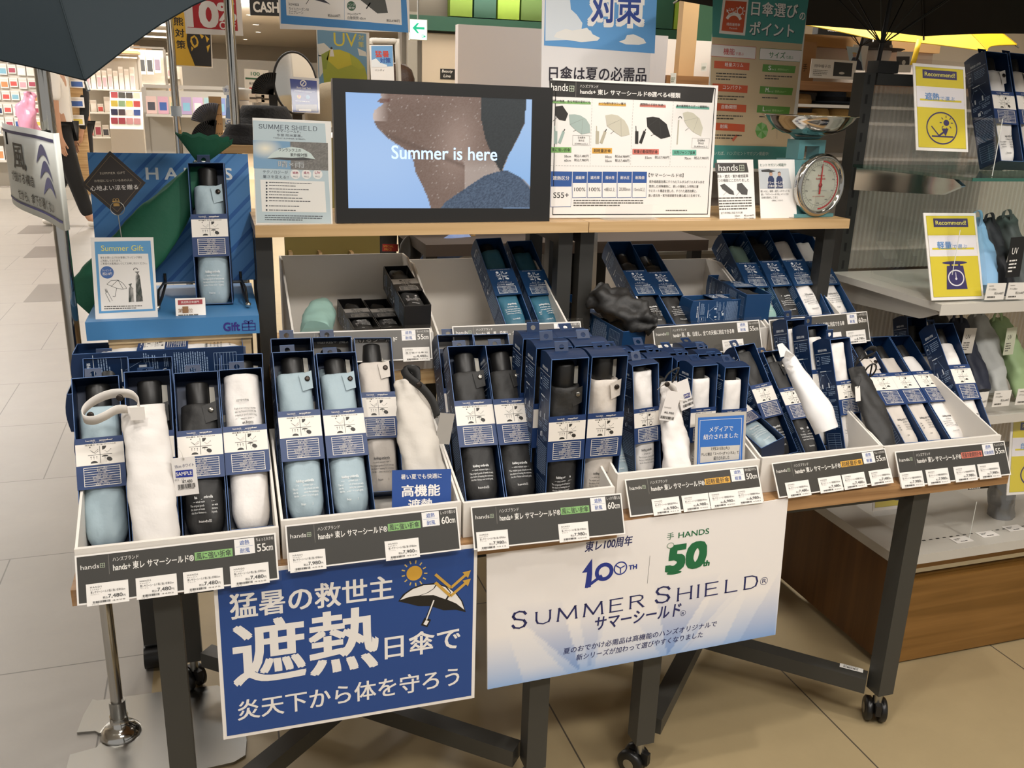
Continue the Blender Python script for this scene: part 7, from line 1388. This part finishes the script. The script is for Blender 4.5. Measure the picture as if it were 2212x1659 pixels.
# low cabinets
for k_,(x0,y0,x1,y1,z,l) in enumerate(((203,345,250,318,.5,'low white counter cabinet in front of the black clothed person'),(270,312,316,283,.55,'low white cabinet in the middle of the pale aisle floor'),(316,305,330,282,.5,'narrow white cabinet behind the aisle cabinet'))):
    pa=at(x0,y0,z=0); pb=at(x1,y0,z=0); t=thing('low_cabinet',l,'cabinet',Matrix.Translation(((pa.x+pb.x)/2,pa.y,0))); w=pb.x-pa.x; g=MB(); g.box(-w/2,0,.04,w/2,.6,z,LG); g.box(-w/2+.03,.02,0,w/2-.03,.58,.04,GYD); g.build('cabinet_body',t); g=MB(); g.box(-w/2-.01,-.01,z,w/2+.01,.61,z+.02,WHITE); g.build('top',t)
pa=at(215,290,Y=14.2); t=thing('slope_rack','pale sloped display rack behind the black clothed person','rack',Matrix.Translation((pa.x+.35,14.6,0))); g=MB(); g.prism([(-.3,0),(.3,0),(.3,1.25),(.22,1.25),(-.3,.75)],-.22,.22,M('#a59e93',.6),'YZ'); g.build('rack_body',t)
for k_ in range(4):
    for j in range(4): g=MB(); x=-.2+.1*j; g.box(x,-.23+.12*k_,.81+.115*k_,x+.085,-.15+.12*k_,.90+.115*k_,M(rg.choice(PAL),.6)); tag(g.build('shelf_pack',None,t.matrix_world.copy()),'flat pack lying on the pale sloped rack','goods','packs on the sloped rack')
# right hand aisle unit with books and bottles
T=unit('book_shelving','grey framed shelving with picture books and clear bottles left of the bear sign',418,9.2,.82,1.32,0,(1.10,.62,.26),.35)
for i in range(8):
    g=MB(); w=.085; g.box(-w/2,-.012,0,w/2,0,.15,M(('#d9b9b0','#cf9fae','#e0c39a','#a893b5','#c9a9c9','#9fc0c4','#7f8fc0','#b9c98a')[i],.5)); g.box(-w*.35,-.0125,.03,w*.35,-.012,.10,M(rg.choice(PAL),.5)); tag(g.build('picture_book',None,T@Matrix.Translation((-.345+i*.098,-.22,1.1005))@Matrix.Rotation(R(-10),4,'X')),'pastel picture book standing on the top board of the grey shelving','book','pastel picture books')
BT=None
for i in range(18):
    g=MB(); g.lathe([(0,0),(.022,0),(.024,.01),(.024,.07),(.012,.09),(.012,.105),(0,.105)],M(('#e6e4de','#d9c9c2','#cfd6d9')[i%3],.1),14); o=g.build('bottle',None,T@Matrix.Translation((-.34+(i%9)*.085,-.12-.12*(i//9),.6205))); tag(o,'small clear bottle on the middle board of the grey shelving','bottle','clear bottles')
for i in range(7): tag(obj('shelf_pack',pack_mesh(rg.choice(PAL),.09,.2,.06),None,T@Matrix.Translation((-.33+i*.11,-.15,.2605))),'pack on the lowest board of the grey shelving','goods','packs on the lowest grey board')
T=Matrix.Translation(at(350,345,Y=8.4)); p=at(350,345,Y=8.4); p.z=0
for k_ in range(9):
    t=thing('shop_basket','grey slotted shopping basket in the stack beside the book shelving','basket',Matrix.Translation((p.x,8.4,.07*k_)),'stacked shopping baskets'); w0,w1,d_,h=.15,.17,.12,.15
    g=MB(); 
    for s_ in (-1,1): g.add([(s_*w0,-d_,.005),(s_*w0,d_,.005),(s_*w1,d_+.02,h),(s_*w1,-d_-.02,h)],[(0,1,2,3)],GYD); g.add([(-w0,s_*d_,.005),(w0,s_*d_,.005),(w1,s_*(d_+.02),h),(-w1,s_*(d_+.02),h)],[(0,1,2,3)],GYD)
    g.box(-w0,-d_,0,w0,d_,.005,GYD); A=Art()
    for i in range(12): A.rect(-.14+i*.0245,.05,.012,.035,'#2b2a28',1); A.rect(-.14+i*.0245,.10,.012,.02,'#2b2a28',1)
    A.into(g,lambda u,v,d:(u,-d_-.02*v/.15-d-.0005,v)); g.build('basket_body',t); g=MB(); g.tube([(-w1,-d_-.02,h),(w1,-d_-.02,h),(w1,d_+.02,h),(-w1,d_+.02,h),(-w1,-d_-.02,h)],.006,GYD,6,False); g.build('rim',t)
# walls and columns of the shop
p0,p1=at(225,120,Y=22),at(290,120,Y=22); g=MB(); g.box(-8.4,22,0,p1.x,22.1,ZC-.01,M('#d9d2c6',.7)); g.box(-8.4,21.99,1.95,p1.x-.2,22,2.05,M('#8fa05f',.6)); struct(g.build('wall_left.001'))
p2=at(325,120,Y=21.5); p3=at(690,120,Y=21.5); g=MB(); g.box(p2.x,21.5,.0,p3.x+1.5,21.56,1.95,M('#77736c',.25)); struct(g.build('wall_back.001'))
for k_ in range(4): q_=at(297+6*k_,128+3*k_,Y=21.9); g=MB(); g.box(-.06,-.02,-.28,.06,.02,.28,M(('#9a7148','#c9a97e','#8a6a4a','#b9986a')[k_],.6)); tag(g.build('wooden_board',None,Matrix.Translation((q_.x+.07*k_,21.95,q_.z))),'narrow wooden board leaning high on the pale far wall','board','wooden boards on the wall')
GD=M('#245040',.5); GM=M('#6f8a2c',.6)
g=MB(); a_,b_=at(868,95,Y=10),at(1010,60,Y=10); g.box(a_.x,10,0,b_.x+3.2,10.2,ZC-.01,M('#6b655b',.7)); struct(g.build('wall_back.002'))
t=thing('shop_portal','dark green shop portal frame with lime panels above','portal',Matrix.Translation((a_.x+.4,9.9,0))); T=t.matrix_world.inverted(); q0,q1=at(925,90,Y=9.9),at(990,90,Y=9.9)
g=MB(); g.box(q0.x-.22,9.88,0,q0.x-.12,9.98,2.15,M('#8f8a80',.5),T); g.build('post',t); g=MB(); g.box(a_.x,9.86,1.98,b_.x+3.0,9.99,2.12,GD,T); g.build('lintel',t)
g=MB(); g.box(q0.x-.05,9.97,0,q1.x+.3,9.995,1.96,M('#b9ab97',.6),T); g.build('doorway',t)
for k_ in range(14): x=q1.x-.1+k_*.26; g=MB(); g.box(x,9.87,2.13,x+.24,9.98,2.50,(GM,GD,M('#82a034',.6),M('#4f6a2c',.6))[k_%4],T); g.build('lime_panel',t)
g=MB(); g.box(q1.x-.3,9.86,2.505,b_.x+3.0,9.99,2.53,WL,T); g.build('cornice',t)
s=Sign('beauty_sign','small black sign with white script reading Beauty Line','sign',((950,148),(986,150),(987,172),(951,171)),9.965,None,'#171412',.02); s.t('Beauty',(954,158.5),(977,159),8,Wt,0,skew=.2); s.t('Line',(958,167),(973,167),6,Wt,0,skew=.2); s.done()
q0=at(1507,50,Y=4.9); g=MB(); g.box(q0.x,4.9,0,at(1541,50,Y=4.9).x,5.1,ZC-.01,M('#3f6b50',.5)); struct(g.build('column_1'))
# hat shelves behind the scale
t=thing('hat_shelving','wooden topped white shelving with hats behind the kitchen scale','shelving',Matrix.Translation((2.6,3.55,0))); T=t.matrix_world.inverted()
xa,xb=at(1440,170,Y=3.3).x,3.3; zt=at(1745,175,Y=3.3).z
zs=[zt,at(1790,226,Y=3.3).z,at(1800,262,Y=3.3).z,at(1800,340,Y=3.3).z,.75]
g=MB(); g.box(xa,3.3,zs[0]-.035,xb,3.75,zs[0],wood('hat_wood','#8a5f36','#a87848','X',.5),T); g.build('wood_shelf',t)
for z in zs[1:]: g=MB(); g.box(xa,3.3,z-.012,xb,3.7,z,WHITE,T); g.build('white_shelf',t)
g=MB(); g.box(xa,3.75,0,xb,3.78,zs[0]+.0,M('#a49c90',.7),T); g.build('back_panel',t)
g=MB(); g.box(xa,3.74,zs[0],xb,3.78,zs[0]+.16,M('#cfc8bd',.7),T); g.build('upper_panel',t)
for x in (xa,xb-.03): g=MB(); g.box(x,3.31,0,x+.03,3.74,zs[0]-.035,M('#8f877c',.6),T); g.build('side_panel',t)
g=MB(); g.box(xa+.5,3.7,zs[0]+.16,xb,3.76,zs[0]+.21,M('#b58f5e',.6),T); g.build('top_strip',t)
for l,px,z,r,hc,c,b,kd in (('dark blue grey felt hat on the upper hat board',1793,zs[1],.062,.085,'#3f4650','#1b1b1d','brim'),('tan straw hat half hidden by the black post on the upper board',1836,zs[1],.06,.085,'#a98c62','#1d1a17','brim'),('straw hat with black band right of the felt hat row below',1764,zs[2]-.02,.06,.07,'#c09a5c','#1d1a17','brim'),('straw hat on the lower board directly above the chrome bowl',1812,zs[2]-.02,.06,.07,'#c8a264','#1d1a17','brim'),('straw hat with black band peeking out behind the guide banner',1722,zs[1]-.05,.06,.09,'#b98f58','#1d1a17','brim')): hat(l,px,230,3.45,z+.001,r,hc,c,.03,b,kd)
hz=zs[0]; p=at(1890,140,Y=3.5); t=thing('mannequin_head','white mannequin head wearing a grey wide brimmed hat','display head',Matrix.Translation((p.x,3.5,hz+.001))); g=MB(); g.lathe([(.0,0),(.06,0),(.05,.02),(.035,.05),(.045,.08),(.06,.12),(.062,.16),(.04,.2),(0,.21)],M('#ddd8d2',.5),24); g.build('head_form',t)
hat('grey wide brimmed hat worn by the white mannequin head',1890,110,3.5,hz+.135,.066,.085,'#5a5c60',.055,None,'brim')
for l,q_,Y in (('white hat shop card with a small dark photo on the hat shelving',((1754,127),(1851,131),(1846,173),(1748,167)),3.29),('small white card with a dark photo beside the mannequin head',((1932,112),(1968,112),(1966,157),(1934,156)),3.28)):
    s=Sign('shop_card',l,'card',q_,Y,None,'#e6e1db',.002); 
    if q_[0][0]<1800: s.t('田中帽子店',(1759,145.5),(1794,147),7,'#5a554f'); s.rows((1757,149),(1786,165),4,'#8a857d',2,3); s.p([(1802,133.5),(1842,136.5),(1839,166),(1799,164)],'#2b2a28',2); s.c((1818,158),6,'#c9c5be',3,ry=.005)
    else: s.p([(1936,122),(1965,122),(1964,140),(1937,140)],'#3a3735',2); s.c((1952,135),4,'#c9c5be',3)
    s.done()
s=Sign('photo_card','upright card with a straw hatted person printed on pale blue','card',((1826,98),(1861,102),(1866,153),(1836,150)),3.4,None,'#e3e2df',.002); s.p([(1828,100),(1859,103),(1864,151),(1838,149)],'#b9cfdc',1); s.c((1846,119),3.8,'#c79f86',3); s.c((1846,115),5.5,'#c9a86a',4,ry=.003); s.p([(1840,150),(1838,132),(1842,124),(1851,124),(1860,134),(1863,151)],'#2b3147',3); s.done()
for k_,(px,l) in enumerate(((1745,'brown paper bag with a black brush mark on the hat shelving'),)):
    p=at(px,150,Y=3.4); t=thing('paper_bag',l,'bag',Matrix.Translation((p.x,3.45,hz+.001))); g=MB(); g.box(-.045,-.03,0,.045,.03,.155,M('#b08a62',.7)); g.build('bag_body',t); A=Art(); A.text('手',-.012,.04,.022,.03,'#2c241c',0,2); A.build('print',t,None,lambda u,v,d:(u,-.03-d,v))
g=MB(); g.box(-.035,-.02,0,.035,.02,.30,M('#b9996c',.7)); o=g.build('cardboard_box',None,Matrix.Translation((at(1480,120,Y=3.5).x,3.5,hz+.001))); tag(o,'tall narrow tan cardboard box standing left of the guide banner','box')
for k_,(px,l) in enumerate(((1454,'small white green card clipped to the wooden hat board'),(1520,'small white card on the wooden hat board beside the banner'))): s=Sign('shelf_card',l,'card',((px-6,158 if k_==0 else 136),(px+6,158 if k_==0 else 136),(px+6,182 if k_==0 else 154),(px-6,182 if k_==0 else 154)),3.28,None,'#e6e3d6',.001); s.rows((px-4,166 if k_==0 else 143),(px+4,178 if k_==0 else 150),3,'#6a7a5a',2,k_); s.done()
p=at(1905,143,Y=1.95); t=thing('umbrella_base','small black open box holding the black umbrella shaft','holder',Matrix.Translation((1.577,1.95,1.4125))); g=MB(); g.box(-.03,-.02,0,.03,.02,.028,BLACKM); g.build('holder_body',t)
# seen under the upper shelf
a_,b_=at(615,513,Y=2.4),at(822,640,Y=2.4); g=MB(); g.box(a_.x,2.4,0,b_.x,2.42,a_.z+.25,M('#8a7a3f',.7)); o=g.build('olive_panel',None); tag(o,'olive board with wooden hooks standing behind the upper tray','panel')
for k_,(x,l) in enumerate(((627,'first wooden hook of three on the olive board'),(690,'middle wooden hook of three on the olive board'),(758,'last wooden hook of three on the olive board'))): p=at(x,553,Y=2.39); g=MB(); g.box(-.004,-.03,-.02,.004,.0105,.014,WL); tag(g.build('wooden_hook',None,Matrix.Translation(p)),l,'hook')
for k_,(x,l) in enumerate(((826,'red special price strip touching the olive board'),(921,'red special price strip next to the patterned umbrella'))): s=Sign('price_strip',l,'sign',((x,527),(x+34,528),(x+34,543),(x,543)),2.7,None,'#b5312f',.002); s.t('SPECIAL',(x+2,534),(x+24,534.5),4.5,'#e6b04a',.01); s.t('PRICE',(x+4,541),(x+20,541),4.5,'#e6b04a',.01); s.done()
t=thing('display_table','brown table seen under the upper shelf behind the trays','table',Matrix.Translation((.75,3.0,0))); g=MB(); g.box(-.25,-.78,.94,.55,.3,.97,M('#3f332a',.6)); g.build('table_top',t)
for x in (-.23,.53):
    for y in (-.74,.28): g=MB(); g.box(x-.015,y-.015,0,x+.015,y+.015,.94,BLACKM); g.build('leg',t)
def lying_u(label,P,r,col,seed,spots=None):
    t=thing('folded_umbrella',label,'umbrella',Matrix.Translation(at(*P[0][:2],Y=P[0][2]))); T=t.matrix_world.inverted(); g=wavy(px3(*P),r,.85,M(col,.6,bump=.3),seed,22,.002); g.v=[tuple(T@Vector(v)) for v in g.v]; g.build('cover',t)
    g=MB(); a_,b_=px3(P[-1],(P[-1][0]+18,P[-1][1]-8,P[-1][2])); g.tube([T@a_,T@b_],.012,M('#8a6a3a',.4),12); g.build('handle',t)
lying_u('blue patterned folded umbrella lying under the upper shelf',[(912,578,2.3),(940,556,2.32),(975,534,2.34),(1010,522,2.36)],[.014,.028,.034,.026],'#6f86b8',101)
lying_u('dark patterned folded umbrella lying beside the blue patterned one',[(880,590,2.38),(884,560,2.40),(890,535,2.42),(905,520,2.44)],[.02,.03,.03,.022],'#3a3836',102)
for k_,(x,l) in enumerate(((1160,'first black slat standing in the gap beside the middle post'),(1184,'second black slat standing in the gap beside the middle post'),(1208,'third black slat standing in the gap beside the middle post'))): a_=at(x,600,Y=2.5); g=MB(); g.box(-.011,0,0,.011,.03,1.15,BLACKM); tag(g.build('black_slat',None,Matrix.Translation((a_.x,2.5,0))),l,'slat')
g=MB(); a_=at(1370,560,Y=2.6); g.box(-.06,-.03,0,.06,.03,.17,M('#b3a283',.7)); g.box(-.03,-.0305,.03,.03,-.03,.09,M('#4a4038',.6)); o=g.build('paper_bag',None,Matrix.Translation((a_.x,2.8,.971))); tag(o,'brown paper bag with dark print seen behind the empty tray','bag')
g=MB(); a_=at(1460,560,Y=2.6); g.box(-.16,-.05,0,.16,.05,.13,M('#c3bdb2',.6)); o=g.build('carton',None,Matrix.Translation((1.35,2.75,.971))); tag(o,'plain pale carton behind the empty grey tray','carton')
t=thing('display_table','second brown table behind the right part of the rack','table',Matrix.Translation((1.65,3.0,0))); g=MB(); g.box(-.34,-.3,.94,.35,.28,.97,M('#3f332a',.6)); g.build('table_top',t)
for x in (-.32,.33): g=MB(); g.box(x-.015,-.28,0,x+.015,.26,.94,BLACKM); g.build('leg',t)
